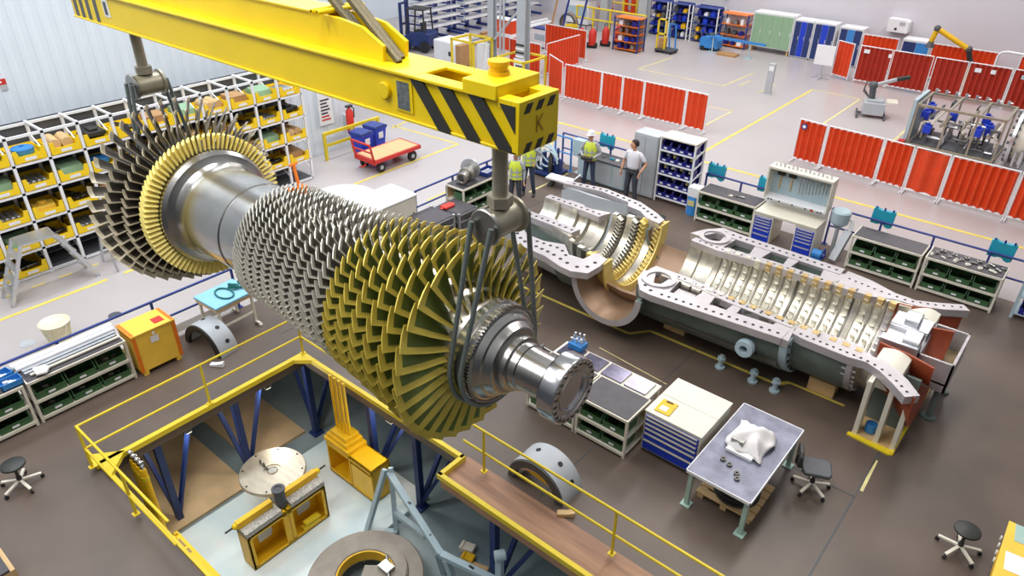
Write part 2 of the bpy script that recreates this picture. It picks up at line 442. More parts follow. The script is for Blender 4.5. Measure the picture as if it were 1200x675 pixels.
# front hub, stepped journal and coupling
d = MB(); d.lathe([(L(XF)+.16,.57),(L(XF)+.2,.61),(L(XF)+.3,.61),(L(XF)+.32,.59),(L(XF)+.34,.59),(L(XF)+.36,.575),(L(XF)+.42,.56),(L(XF)+.43,.53),(L(XF)+.46,.51),(L(XF)+.5,.48),(L(XF)+.51,.45),(L(XF)+.55,.43),(L(XF)+.6,.41),(L(XF)+.61,.39),(L(XF)+.61,.33),(L(XF)+.66,.33),(L(XF)+.7,.325),(L(XF)+.71,.285),(L(XF)+.8,.28),(L(XF)+.81,.262),(L(XF)+.9,.255),(L(-3.52),.25),(L(-3.5),.27)], 'x', n=96)
d.build('front_journal', M['steel'], rotor, ang=.5)
d = MB()
for i in range(84):
    t = 2*PI*i/84; c, s_ = math.cos(t), math.sin(t)
    R = Matrix.Rotation(t, 3, 'X')
    d.obox(R @ Vector((L(XF)+.39, .58, 0)), (.07, .03, .026), R)
d.build('toothed_ring', M['chrome'], rotor)
d = MB(); d.lathe([(L(-3.52),.25),(L(-3.52),.375),(L(-3.5),.39),(L(-3.33),.39),(L(-3.31),.385),(L(-3.3),.375),(L(-3.3),.29),(L(-3.315),.285),(L(-3.315),.25),(L(-3.3),.245),(L(-3.3),.225),(L(-3.33),.22),(L(-3.335),.12),(L(-3.33),.03),(L(-3.33),0)], 'x', n=96)
d.build('coupling_flange', M['chrome'], rotor, ang=.5)
for i in range(24):
    t = 2*PI*i/24
    d = MB(); d.cyl((L(-3.31), .335*math.cos(t), .335*math.sin(t)), (L(-3.292), .335*math.cos(t), .335*math.sin(t)), .026, n=10, m=0); d.cyl((L(-3.292), .335*math.cos(t), .335*math.sin(t)), (L(-3.289), .335*math.cos(t), .335*math.sin(t)), .017, n=10, m=1)
    d.build('coupling_bolt', [M['steel2'], M['rubber']], rotor)
# compressor blades
cnt = [31,33,36,39,43,46,52,56,60,64,66,70,72,74,76,78]
single = 0; rest_g = MB(); rest_s = MB()
gm = [M['vgreen'], M['vyel']]; smt = [M['vsil'], M['vedge']]
for i in range(NS):
    x = L(stx(i)); n = cnt[i]; ch = .31 - .14*min(1, i/9); stg = .95 - .28*min(1, i/9)
    for k in range(n):
        th = 2*PI*(k + (i*.37) % 1)/n
        args = (x, th, hubr(i)-.01, tipr(i), ch, stg, .020 - .006*i/NS, .045)
        kw = dict(twist=.8 - .6*min(1, i/8), edge=.24 if i < 6 else .17)
        if i < 2 or (i == 2 and 0.5 < ((th-PI)/PI % 2) + .5 < 1.3 and single < 100):
            b = MB(); blade(b, *args, **kw); b.build('compressor_blade', gm, rotor, ang=1.0); single += 1
        else: blade(rest_g if i < 6 else rest_s, *args, **kw)
tag(rest_g.build('compressor_blade', gm, rotor, ang=1.0), kind='stuff')['label'] = 'rows of yellow green blades behind the first two rows'
tag(rest_s.build('silver_compressor_blade', smt, rotor, ang=1.0), kind='stuff')
# turbine blades
tc_ = [84, 58, 50, 42]; rest_t = MB(); single = 0
for i, (x, a, b_) in enumerate(TST):
    for k in range(tc_[i]):
        th = 2*PI*(k + .3*i)/tc_[i]
        big = i == 3 or (i == 2)
        kw = dict(twist=.3 if i else 0, tiplen=.1, edge=.15)
        args = (L(x), th, a-.01, b_, [.17,.2,.21,.22][i], [.4,.42,.45,.48][i], [.034,.024,.022,.02][i], .1)
        if i == 0: continue
        if big and single < 100:
            m_ = MB(); blade(m_, *args, **kw); m_.build('turbine_blade', [M['vbrown'], M['vbrown2']], rotor, ang=1.0); single += 1
        else: blade(rest_t, *args, **kw)
tag(rest_t.build('turbine_blade', [M['vbrown'], M['vbrown2']], rotor, ang=1.0), kind='stuff')
d = MB()
for k in range(84): blade(d, L(TST[0][0]), 2*PI*k/84, .92, 1.14, .2, .55, .05, .05, twist=0)
tag(d.build('yellow_blade_ring', [M['vty'], M['vty']], rotor, ang=1.0), kind='stuff')['label'] = 'ring of short yellow blades'

# ---------------------------------------------------------------- lifting beam
BZ, BC = 6.74, 4.88
beam = thing('lifting_beam', 'long yellow lifting beam with hazard stripes hanging over the rotor', 'lifting beam', (-8, BC, BZ))
BX0, BX1 = -12.75, -3.8
HW = .26
b = MB()
b.box(BX0+8, BX1+8, -HW, -HW+.03, 0, .41); b.box(BX0+8, BX1+8, HW-.03, HW, 0, .41)   # webs
b.box(BX0+8, BX1+8, -HW-.02, HW+.02, -.03, 0)                                       # bottom flange
b.box(BX0+8, -5.05+8, -HW-.04, HW+.04, .41, .445); b.box(-5.05+8, -4.4+8, -HW-.04, -HW+.12, .41, .445); b.box(-5.05+8, -4.4+8, HW-.12, HW+.04, .41, .445)
b.box(BX0+8, BX0+8+.03, -HW, HW, 0, .41)
b.build('box_girder', M['yellow'], beam, bevel=.008)
b = MB(); b.box(-4.42+8, -4.02+8, -HW-.04, HW+.04, .41, .545); b.build('saddle_block', M['yellow'], beam, bevel=.01)
b = MB(); b.box(-4.02+8, -3.86+8, -HW-.02, -HW+.12, .36, .445); b.box(-4.02+8, -3.86+8, HW-.12, HW+.02, .36, .445); b.box(-3.86+8, -3.78+8, -HW-.02, HW+.02, -.03, .445)
b.build('end_block', M['yellow'], beam, bevel=.008)
for dy in (-.13, .17):
    b = MB(); b.prism([(-13.3+8,.44),(-5.64+8,.44),(-5.62+8,.6),(-5.92+8,.74),(-6.28+8,.78),(-13.3+8,.78)], 'y', dy-.02, dy+.02)
    b.build('sheave_plate', M['yellow'], beam, bevel=.005)
b = MB(); b.box(-11.6+8, -6.6+8, -.17, .21, .78, .8); b.build('cover_plate', M['yellow'], beam)
for q in (-6.42, -6.52):
    b = MB(); b.lathe([(-.3,.016),(-.3,.026),(.3,.026),(.3,.016)], 'y', o=(q+8, 0, .83), n=14); b.build('cross_tube', M['yellow'], beam)
for x in (-5.12, -4.75, -4.37):
    b = MB(); b.prism([(x+8,.405),(x+8+.17,.405),(x+8+.53,-.02),(x+8+.36,-.02)], 'y', -HW-.024, -HW+.01)
    b.build('hazard_stripe', M['black'], beam)
b = MB(); b.prism([(-4.0+8,.4),(-3.82+8,.4),(-3.82+8,.16)], 'y', -HW-.026, -HW+.01); b.build('hazard_stripe', M['black'], beam)
for x in (-12.66, -12.45, -12.22, -11.95):
    b = MB(); b.prism([(x+8,.0),(x+8+.11,.0),(x+8+.11,.41),(x+8,.41)], 'y', -HW-.004, -HW+.01); b.build('hazard_stripe', M['dkgrey'], beam)
for i in range(3):
    for zz in (.33, -.02):
        y0 = -.22+i*.16
        b = MB(); b.prism([(y0,zz),(y0+.08,zz),(y0+.13,zz+.08),(y0+.05,zz+.08)], 'x', -3.79+8, -3.776+8); b.build('hazard_stripe', M['black'], beam)
M['kmark'] = mat('stamped_letter', (176,140,20), .5, 0, .1, 4)
b = MB(); yk = 0; xk = -3.777+8
b.bar((xk,yk-.035,.13),(xk,yk-.035,.28),.02,.006,up=(1,0,0)); b.bar((xk,yk-.035,.195),(xk,yk+.045,.28),.02,.006,up=(1,0,0)); b.bar((xk,yk-.015,.215),(xk,yk+.05,.13),.02,.006,up=(1,0,0))
b.build('letter_mark', M['kmark'], beam)
b = MB(); b.box(-5.36+8,-5.11+8,-HW-.012,-HW,.06,.37,0); b.box(-5.32+8,-5.15+8,-HW-.016,-HW-.01,.08,.35,1)
M['plaq'] = mat('data_plate', (120,128,128), .35, .4, .5, 18)
b.build('data_plate', [M['yellow'], M['plaq']], beam)
b = MB(); b.cyl((-5.5+8,-HW-.04,.22),(-5.5+8,-HW,.22),.08,n=24); b.build('pin_boss', M['yellow'], beam, bevel=.006)
b = MB(); b.box(-11.62+8,-11.44+8,-HW-.01,-HW,.12,.36,0); b.box(-11.58+8,-11.49+8,-HW-.014,-HW-.008,.15,.33,1); b.build('label_plate', [M['white'], M['dkgrey']], beam)
b = MB(); b.lathe([(.545,.1),(.58,.1),(.58,.085),(.63,.085),(.63,.1),(.67,.1),(.67,0)], 'z', o=(-4.25+8,0,0), n=24, ms=[0,0,0,1,0,0]); b.build('rod_nut', [M['amber'], M['black']], beam)
# hoist ropes
for i, (dx, dy) in enumerate(((0,-.06),(-.1,.06),(-.36,-.06),(-.48,.06))):
    r = MB(); r.tube([(-5.5+dx*.9, BC+dy, 7.19), (-6.2+dx, BC+dy, 7.72), (-8.8+dx*1.2, BC+dy, 11.5)], .04, 8)
    tag(r.build('hoist_rope', M['rope']), ['steel hoist rope nearest the beam end', 'steel hoist rope, second from the beam end', 'steel hoist rope, third from the beam end', 'steel hoist rope farthest from the beam end'][i], 'rope', 'steel ropes leading up from the yellow beam')

# hanger rods with yoke blocks and slings
def hanger(x, name, label, rx, zc):
    t = thing(name, label, 'hanger', (x, BC+.04, zc))
    a = MB(); a.lathe([(.2,.0),(.2,.1),(.26,.09),(.26,.078),(6.71-zc,.078),(6.71-zc,0)], 'z', n=20); a.build('threaded_rod', M['olive'], t)
    a = MB(); a.cyl((0,0,.17),(0,0,.28),.13,n=6); a.build('hex_nut', M['olive'], t)
    a = MB(); a.cyl((0,-.19,0),(0,.19,0),.16,n=28); a.build('yoke_drum', M['olive'], t)
    for s_ in (-1, 1):
        a = MB(); a.lathe([(s_*.19,0),(s_*.19,.18),(s_*.2,.195),(s_*.23,.195),(s_*.24,.185),(s_*.24,0)], 'y', n=28); a.build('end_disc', M['steel2'] if s_ < 0 else M['olive'], t)
    return t
hanger(-4.27, 'hanger_rod', 'thick steel rod and round yoke over the coupling end of the rotor', .68, 5.82)
hanger(-11.52, 'hanger_rod', 'thick steel rod and round yoke over the turbine end of the rotor', .42, 5.83)
def sling(x, xb, R, w, label, zc):
    """rope from one end of the yoke drum under the shaft and back to the other end"""
    CY = BC + .04
    def tang(py):
        dy, dz = py - RY, zc + .02 - RZ; D = math.hypot(dy, dz); return math.atan2(dz, dy), math.acos(R / D)
    b0, a0 = tang(CY - w); b1, a1 = tang(CY + w)
    s0 = b0 + a0; s1 = b1 - a1 + 2*PI
    pts = [(x, CY - w, zc + .05)]
    for i in range(25):
        a = s0 + (s1 - s0)*i/24; pts.append((xb, RY + R*math.cos(a), RZ + R*math.sin(a)))
    pts += [(x, CY + w, zc + .05)]
    a = MB(); a.tube(pts, .028, 10)
    tag(a.build('lifting_sling', M['sling']), label, 'sling', 'lifting slings round the rotor')
sling(-4.4, -4.49, .66, .28, 'grey rope sling round the front hub, nearer the blades', 5.82)
sling(-4.14, -4.34, .645, .28, 'grey rope sling round the front hub, nearer the coupling', 5.82)
sling(-11.6, -11.68, .46, .28, 'grey rope sling round the far turbine shaft, behind its twin', 5.83)
sling(-11.44, -11.5, .5, .28, 'grey rope sling round the far turbine shaft, beside the last blades', 5.83)
# ---------------------------------------------------------------- open lower half of the turbine casing (on the deck)
M['flange'] = mat('casing_flange', (184,178,180), .42, .45, .08, 4)
M['shell'] = mat('casing_green_grey', (112,124,118), .5, .1, .15, 2.5, col2=(90,102,96))
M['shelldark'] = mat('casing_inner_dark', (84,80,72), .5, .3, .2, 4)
M['bore'] = mat('casing_bore', (206,200,186), .28, .8, .2, 5)
M['brown'] = mat('casing_brown_inside', (150,122,98), .42, .35, .12, 2)
M['rust'] = mat('red_primer', (150,66,36), .5, .1, .1, 4)
M['bolt'] = mat('bolt_hole', (40,38,38), .6, .2, .1, 8)
M['vane'] = mat('guide_vane', (220,216,200), .3, .6, .22, 14)
M['vane2'] = mat('guide_vane_tan', (196,166,110), .4, .5, .2, 14)
CY, CZ = 12.98, 1.45
cas = thing('turbine_casing', 'open lower half of a gas turbine casing with rows of guide vanes', 'casing', (-5.5, CY, 0))
def cx(x): return x + 5.5
def cy(y): return y - CY
def poly(pts): return [(cx(a), cy(b)) for a, b in pts]
def holes(mb, pts, step, r, z, m=1):
    """bolt holes along a path"""
    for (x0,y0),(x1,y1) in zip(pts[:-1], pts[1:]):
        L_ = math.hypot(x1-x0, y1-y0); n = max(1, int(L_/step))
        for i in range(n):
            t = (i+.5)/n; x = cx(x0+(x1-x0)*t); y = cy(y0+(y1-y0)*t)
            mb.cyl((x, y, z-.02), (x, y, z+.004), r, n=10, m=m)
def halfshell(x0, x1, a0, a1, bz, m, name, thick=.06, ex=2.3, top=CZ-.06, n=28, capped=True):
    """outer lower shell: superellipse section, y half-width a0->a1, depth bz"""
    mb = MB(); P = []
    for k in range(n+1):
        t = PI + PI*k/n; c, s_ = math.cos(t), math.sin(t)
        P.append((math.copysign(abs(c)**(2/ex), c), -abs(s_)**(2/ex)))
    for x, a in ((x0, a0), (x1, a1)):
        for th in (0, thick):
            for u, v in P: mb.v.append((cx(x), u*(a-th), top + v*(bz-th)))
    k = n+1
    for i in range(n):
        mb.f += [(i, i+1, 2*k+i+1, 2*k+i), (k+i, 3*k+i, 3*k+i+1, k+i+1), (i, k+i, k+i+1, i+1), (2*k+i, 2*k+i+1, 3*k+i+1, 3*k+i)]; mb.m += [0]*4
    return mb.build(name, m, cas, ang=.9)
# --- compressor section
halfshell(-6.15, -3.1, 1.62, 1.5, 1.28, M['shell'], 'outer_shell')
halfshell(-3.0, -1.9, 1.3, 1.3, 1.2, M['shell'], 'outer_shell')
fl_ = MB(); T0, T1 = CZ-.15, CZ
near_out = [(-6.32,11.9),(-6.22,11.5),(-5.95,11.15),(-5.7,11.12),(-3.3,11.36),(-3.1,11.38),(-3.1,11.72),(-3.35,11.72),(-5.6,11.45),(-5.9,11.6),(-6.05,11.95)]
fl_.prism(poly(near_out), 'z', T0, T1); holes(fl_, [(-6.15,11.6),(-5.9,11.3),(-5.65,11.25)], .16, .04, T1); holes(fl_, [(-5.6,11.27),(-3.15,11.52)], .15, .033, T1)
near_in = [(-6.25,12.0),(-5.5,12.05),(-4.4,11.88),(-3.1,11.85),(-3.1,12.03),(-4.45,12.1),(-5.4,12.24),(-6.2,12.22)]
fl_.prism(poly(near_in), 'z', T0, T1); holes(fl_, [(-6.1,12.12),(-5.4,12.13),(-4.4,12.0),(-3.1,11.95)], .14, .026, T1)
for x, w_ in ((-5.62,.16),(-4.82,.2),(-4.2,.12),(-3.22,.24)): fl_.prism(poly([(x-w_,11.4),(x+w_,11.4),(x+w_*.6,12.05),(x-w_*.6,12.05)]), 'z', T0-.02, T1-.012)
for (x,y,w_,d_) in ((-5.25,11.75,.2,.12),(-4.5,11.65,.16,.1)): fl_.box(cx(x-w_), cx(x+w_), cy(y-d_), cy(y+d_), T1-.3, T1-.1)
fl_.build('joint_flange', [M['flange'], M['bolt']], cas); fl_ = MB()
far_out = [(-6.4,14.1),(-6.25,14.45),(-5.95,14.85),(-5.5,14.8),(-3.3,14.75),(-3.1,14.75),(-3.1,14.45),(-5.6,14.5),(-5.95,14.5),(-6.15,14.1)]
fl_.prism(poly(far_out), 'z', T0, T1); holes(fl_, [(-6.2,14.3),(-5.9,14.68),(-5.5,14.65),(-3.15,14.6)], .15, .033, T1)
far_in = [(-6.2,13.78),(-5.5,13.72),(-4.4,13.86),(-3.1,13.9),(-3.1,14.1),(-4.4,14.08),(-5.5,13.95),(-6.2,13.98)]
fl_.prism(poly(far_in), 'z', T0, T1); holes(fl_, [(-6.1,13.88),(-5.4,13.84),(-4.4,13.97),(-3.1,14.0)], .14, .026, T1)
for x, w_ in ((-5.6,.14),(-4.8,.2),(-4.1,.12),(-3.22,.24)): fl_.prism(poly([(x-w_*.6,13.95),(x+w_*.6,13.95),(x+w_,14.55),(x-w_,14.55)]), 'z', T0-.02, T1-.012)
fl_.build('joint_flange', [M['flange'], M['bolt']], cas); fl_ = MB()
near2 = [(-3.02,11.68),(-2.8,11.62),(-2.0,11.6),(-1.7,11.66),(-1.45,11.55),(-1.2,11.36),(-.92,11.1),(-.74,11.3),(-1.0,11.6),(-1.25,11.8),(-1.5,11.92),(-1.75,11.9),(-1.95,12.12),(-3.02,12.03)]
fl_.prism(poly(near2), 'z', T0, T1+.004); holes(fl_, [(-2.95,11.75),(-1.75,11.72),(-1.5,11.66),(-1.2,11.5),(-.88,11.22)], .12, .026, T1+.004)
fl_.build('joint_flange', [M['flange'], M['bolt']], cas); fl_ = MB()
far2 = [(-3.02,14.7),(-2.5,14.62),(-2.0,14.42),(-1.6,14.4),(-1.2,14.62),(-.85,14.85),(-.7,14.68),(-1.1,14.4),(-1.5,14.2),(-1.95,14.15),(-2.3,13.98),(-3.02,13.9)]
fl_.prism(poly(far2), 'z', T0, T1+.004); holes(fl_, [(-2.95,14.4),(-2.3,14.3),(-1.7,14.28),(-1.2,14.5),(-.8,14.75)], .13, .026, T1+.004)
fl_.build('joint_flange', [M['flange'], M['bolt']], cas, bevel=0)
for yy in (11.78, 14.28):
    b = MB(); b.lathe([(CZ-.06,.25),(CZ-.06,.36),(CZ+.03,.36),(CZ+.03,.25)], 'z', (cx(-5.88), cy(yy), 0), 32, closed_prof=True); b.build('port_ring', M['flange'], cas, ang=.5)
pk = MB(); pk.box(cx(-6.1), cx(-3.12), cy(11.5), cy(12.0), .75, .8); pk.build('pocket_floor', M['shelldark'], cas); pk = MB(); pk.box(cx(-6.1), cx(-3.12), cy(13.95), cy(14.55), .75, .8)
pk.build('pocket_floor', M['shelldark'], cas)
# bore with stage steps
NV = 15
vx = [-5.35+.235*i + (.07 if i > 6 else 0) + (.08 if i > 11 else 0) for i in range(NV)]
def bore_r(x): return .84 + (.94-.84)*min(1, max(0, (x+6.2)/2.2)) + max(0, (x+4.0))*.05
pr_ = [(cx(-6.22), bore_r(-6.2)+.06), (cx(-6.22), bore_r(-6.2)-.02), (cx(-5.95), bore_r(-5.95)), (cx(-5.93), bore_r(-5.95)+.05), (cx(-5.6), bore_r(-5.6)+.05), (cx(-5.55), bore_r(-5.5)-.02)]
for x in vx: pr_ += [(cx(x)-.1, bore_r(x)), (cx(x)-.09, bore_r(x)+.05), (cx(x)+.09, bore_r(x)+.05), (cx(x)+.1, bore_r(x))]
pr_ += [(cx(-1.75), 1.06), (cx(-1.6), 1.1)]
b = MB(); b.lathe(pr_ + [(p[0], p[1]+.12) for p in pr_[::-1]], 'x', (0,0,CZ-.01), 40, 0, PI, 2*PI, closed_prof=True)
b.build('bore_liner', M['bore'], cas, ang=.4)
for i, x in enumerate(vx):
    v = MB(); r = bore_r(x)+.05; nv = 19
    for k in range(nv):
        th = PI + PI*(k+.5)/nv
        R = Matrix.Rotation(th, 3, 'X'); hgt_ = .10 + .08*i/NV
        Q = R @ Matrix.Rotation(.55, 3, 'Y')
        v.obox(Vector((cx(x),0,CZ)) + R @ Vector((0, r - hgt_/2, 0)), (.085, hgt_, .02), R @ Matrix.Rotation(.22, 3, 'Y'), 0)
    v.lathe([(cx(x)-.05, r-.0),(cx(x)+.05, r-.0),(cx(x)+.05,r-.025),(cx(x)-.05,r-.025)], 'x', (0,0,CZ), 36, 0, PI, 2*PI, closed_prof=True)
    # end blocks of the vane ring seen on the joint plane
    for s_ in (-1, 1): v.box(cx(x)-.06, cx(x)+.06, s_*r-(.12 if s_ > 0 else 0), s_*r+(.12 if s_ < 0 else 0), CZ-.16, CZ+.012, 1)
    v.build('guide_vane_row', [M['vane'], M['vane2'] if i > 3 else M['vane']], cas)
for x in (-3.75, -2.62):
    b = MB(); b.lathe([(cx(x)-.02, bore_r(x)-.01),(cx(x)+.02, bore_r(x)-.01),(cx(x)+.02, bore_r(x)+.1),(cx(x)-.02, bore_r(x)+.1)], 'x', (0,0,CZ+.012), 36, 0, PI, 2*PI, closed_prof=True); b.build('seal_ring', M['steeld'], cas)
# bolted cross flange between the sections
b = MB(); b.lathe([(cx(-3.12),1.2),(cx(-2.98),1.2),(cx(-2.98),1.56),(cx(-3.12),1.56)], 'x', (0,0,0), 32, 0, PI, 2*PI, closed_prof=True)
for i in range(17):
    t = PI + PI*(i+.5)/17; b.cyl((cx(-2.99), 1.47*math.cos(t), 1.47*math.sin(t)), (cx(-2.95), 1.47*math.cos(t), 1.47*math.sin(t)), .035, n=8, m=1)
for i, p in enumerate(b.v): b.v[i] = (p[0], p[1], CZ-.08 + p[2]*.82)
b.build('cross_flange', [M['greybl'], M['bolt']], cas)
b = MB(); b.lathe([(cx(-1.98),1.02),(cx(-1.88),1.02),(cx(-1.88),1.36),(cx(-1.98),1.36)], 'x', (0,0,0), 32, 0, PI, 2*PI, closed_prof=True)
for i in range(24):
    t = PI + PI*(i+.5)/24; b.cyl((cx(-2.06), 1.3*math.cos(t), 1.3*math.sin(t)), (cx(-1.82), 1.3*math.cos(t), 1.3*math.sin(t)), .03, n=8)
for i, p in enumerate(b.v): b.v[i] = (p[0], p[1], CZ-.08 + p[2]*.9)
b.build('cross_flange', [M['flange']], cas)
# nozzle on the near wall
b = MB(); b.lathe([(-.02,.08),(-.02,.17),(.03,.18),(.1,.18),(.1,.13),(.3,.13),(.3,.08)], 'y', (cx(-3.7), cy(11.28), .98), 28, closed_prof=True); b.build('pipe_nozzle', M['greybl'], cas)
for x in (-4.25, -3.55, -3.1):
    b = MB(); b.cyl((cx(x), cy(11.75), .02), (cx(x), cy(11.75), .3), .05, n=10); b.cyl((cx(x), cy(11.75), 0), (cx(x), cy(11.75), .04), .1, n=12); b.cyl((cx(x), cy(11.75), .2), (cx(x), cy(11.75), .25), .09, n=6); b.build('jack_screw', M['greybl'], cas)
for x in (-5.6, -2.4):
    for y in (12.4, 13.6):
        b = MB(); b.box(cx(x-.25), cx(x+.25), cy(y-.15), cy(y+.15), 0, .24 if x < -3 else .3); b.build('support_block', M['wood'], cas)
# inlet flare
def squash(mb, k): 
    for i, p in enumerate(mb.v): mb.v[i] = (p[0], p[1], CZ + p[2]*k)
b = MB(); pf = [(cx(-1.85),1.08),(cx(-1.6),1.12),(cx(-1.3),1.3),(cx(-1.05),1.52),(cx(-.8),1.76)]
b.lathe(pf + [(p[0]+.02, p[1]+.04) for p in pf[::-1]], 'x', (0,0,0), 32, 0, PI, 2*PI, closed_prof=True); squash(b, .78)
b.build('inlet_flare', M['rust'], cas)
b = MB(); pf = [(cx(-1.7),.55),(cx(-1.2),.6),(cx(-.75),.75)]
b.lathe(pf + [(p[0], p[1]-.05) for p in pf[::-1]], 'x', (0,0,0), 28, 0, PI, 2*PI, closed_prof=True); squash(b, .95); b.build('inner_cone', M['rust'], cas)
for (x0,x1,y0,y1) in ((-1.62,-1.12,11.78,12.42),(-1.62,-1.1,13.85,14.3)):
    b = MB(); k = 8
    pts = [(x0 + (x1-x0)*i/k, CZ-.06+.06*math.sin(PI*i/k)) for i in range(k+1)] + [(x1, CZ-.5), (x0, CZ-.5)]
    b.prism([(cx(a), z) for a, z in pts], 'y', cy(y0), cy(y1)); b.build('inlet_strut', M['cream'], cas, bevel=.01)
b = MB(); b.box(cx(-1.75), cx(-1.1), cy(12.55), cy(12.75), .9, CZ+.05); b.box(cx(-1.75), cx(-1.1), cy(13.25), cy(13.75), .9, CZ+.03)
b.lathe([(cx(-1.75),.2),(cx(-1.1),.2),(cx(-1.1),.38),(cx(-1.75),.38)], 'x', (0, 0.05, CZ), 20, 0, PI, 2*PI, closed_prof=True)
b.lathe([(cx(-1.55),.0),(cx(-1.55),.2),(cx(-1.3),.2),(cx(-1.3),0)], 'x', (0, cy(13.5), CZ+.03), 20)
b.lathe([(cx(-1.4),.0),(cx(-1.4),.24),(cx(-1.12),.24),(cx(-1.12),0)], 'x', (0, cy(12.85), CZ-.02), 20)
b.build('bearing_housing', M['alu'], cas, bevel=.012)
b = MB(); X0, X1, Y0, Y1 = -1.12, -.5, 12.75, 14.05
b.box(cx(X0), cx(X1), cy(Y0), cy(Y1), .85, .9, 1)
for q in ((X0,X0+.05,Y0,Y1),(X1-.05,X1,Y0,Y1),(X0,X1,Y0,Y0+.05),(X0,X1,Y1-.05,Y1)): b.box(cx(q[0]), cx(q[1]), cy(q[2]), cy(q[3]), .7, 1.32)
M['traybrown'] = mat('tray_brown', (140,122,92), .5, .2, .2, 5)
b.build('oil_tray', [M['flange'], M['traybrown']], cas, bevel=.006)
for x, y in ((-.6,12.9),(-.6,13.9)):
    b = MB(); b.cyl((cx(x), cy(y), 0), (cx(x), cy(y), .7), .06, n=12); b.cyl((cx(x), cy(y), 0), (cx(x), cy(y), .05), .13, n=12); b.build('tray_leg', M['shell'], cas)
# near pedestal of cream plates
for x in (-1.5, -1.14, -.86):
    b = MB(); b.prism([(cy(11.5),0),(cy(11.75),0),(cy(11.62),1.3),(cy(11.36),1.3)], 'x', cx(x)-.04, cx(x)+.04); b.build('pedestal_plate', M['cream'], cas, bevel=.006)
b = MB(); b.box(cx(-1.55), cx(-.8), cy(11.5), cy(12.3), 0, .05); b.build('pedestal_base', M['wood'], cas)
b = MB(); b.box(cx(-1.5), cx(-.85), cy(12.1), cy(12.16), .05, 1.2); b.build('pedestal_back', M['shell'], cas)
b = MB(); b.cyl((cx(-1.3), cy(11.72), .06), (cx(-1.3), cy(11.72), .24), .1, n=20); b.build('blue_cap', M['sky'], cas, bevel=.01)
# yellow deck-edge strip beside the inlet end
b = MB(); b.prism([(cx(-1.6),cy(11.42)),(cx(-.88),cy(11.35)),(cx(-.8),cy(11.4)),(cx(-.8),cy(11.52)),(cx(-1.6),cy(11.5))], 'z', .0, .03); b.bar((cx(-.84),cy(11.4),.03), (cx(-.8),cy(14.1),.03), .06, .05); b.build('edge_strip', M['yellow_rail'], cas)
# --- middle part with round side ports
b = MB(); pm = [(cx(-7.25),1.28),(cx(-6.7),1.34),(cx(-6.15),1.3)]
b.lathe(pm + [(p[0], p[1]+.06) for p in pm[::-1]], 'x', (0,0,0), 32, 0, PI+.45, 2*PI-.45, closed_prof=True); squash(b, .98); b.build('middle_shell', M['brown'], cas)
for yo, yi in ((11.02, 12.0), (14.5, 13.95)):
    b = MB(); s_ = 1 if yi > yo else -1; d_ = abs(yi-yo)
    pf = [(0,.72),(0,.86),(.06*s_,.86),(.06*s_,.80),(d_*s_,.80),(d_*s_,.72)]
    b.lathe(pf, 'y', (cx(-6.68), cy(yo), 1.24), 36, 0, PI, 2*PI, closed_prof=True, ms=[1,0,0,0,0,2])
    b.build('side_port', [M['shell'], M['flange'], M['brown']], cas, ang=.5)
# --- turbine section
halfshell(-10.2, -8.3, 1.3, 1.6, 1.2, M['grey'], 'outer_shell')
halfshell(-8.3, -7.35, 1.62, 1.66, 1.3, M['shell'], 'outer_shell')
f2 = MB()
f2.prism(poly([(-9.75,11.6),(-9.5,11.3),(-9.15,11.05),(-8.24,11.0),(-7.75,10.86),(-7.45,10.84),(-7.12,11.0),(-7.1,11.4),(-7.15,11.78),(-7.5,11.86),(-7.55,11.45),(-7.9,11.4),(-8.25,11.72),(-8.7,11.55),(-9.2,11.55),(-9.5,11.75)]), 'z', T0, T1)
holes(f2, [(-9.5,11.5),(-9.1,11.25),(-8.25,11.2),(-7.6,11.05),(-7.3,11.1),(-7.25,11.6)], .17, .045, T1)
holes(f2, [(-8.9,11.42),(-8.2,11.5),(-7.85,11.28)], .17, .04, T1)
f2.build('joint_flange', [M['flange'], M['bolt']], cas); f2 = MB()
f2.prism(poly([(-10.4,14.7),(-9.3,14.95),(-8.15,14.8),(-7.5,14.5),(-7.2,14.3),(-7.2,14.05),(-7.6,14.12),(-7.9,14.35),(-8.3,14.4),(-8.4,14.6),(-9.3,14.72),(-10.35,14.48)]), 'z', T0, T1)
holes(f2, [(-10.2,14.62),(-9.3,14.84),(-8.15,14.66),(-7.35,14.24)], .17, .042, T1)
f2.build('joint_flange', [M['flange'], M['bolt']], cas)
b = MB(); b.box(cx(-10.3), cx(-8.35), cy(14.5), cy(14.58), .35, CZ-.1); b.box(cx(-10.3), cx(-10.22), cy(12.0), cy(14.55), .35, .95); b.build('exhaust_wall', M['grey'], cas)
# rear bearing half with small bore
b = MB()
for yy in ((12.35,12.6),(13.5,13.72)):
    b.prism(poly([(-10.2,yy[0]),(-9.0,yy[0]-.02),(-8.5,yy[0]-.06),(-8.45,yy[1]),(-9.1,yy[1]-.03),(-9.15,yy[1]+.05),(-9.6,yy[1]+.05),(-9.65,yy[1]),(-10.2,yy[1])]), 'z', T0-.02, T1-.02)
    holes(b, [(-10.1,sum(yy)/2),(-8.5,sum(yy)/2-.03)], .17, .035, T1-.02)
b.build('bearing_flange', [M['flange'], M['bolt']], cas)
b = MB(); pf = [(cx(-10.2),.46),(cx(-9.85),.46),(cx(-9.83),.4),(cx(-9.7),.4),(cx(-9.68),.5),(cx(-9.3),.5),(cx(-9.28),.43),(cx(-9.15),.43),(cx(-9.13),.55),(cx(-8.95),.58),(cx(-8.93),.5),(cx(-8.85),.5),(cx(-8.83),.64),(cx(-8.45),.74)]
b.lathe(pf + [(cx(-8.45),.85),(cx(-8.9),.72),(cx(-10.2),.62)], 'x', (0,.05,CZ-.05), 28, 0, PI, 2*PI, closed_prof=True); b.build('bearing_bore', M['bore'], cas, ang=.4)
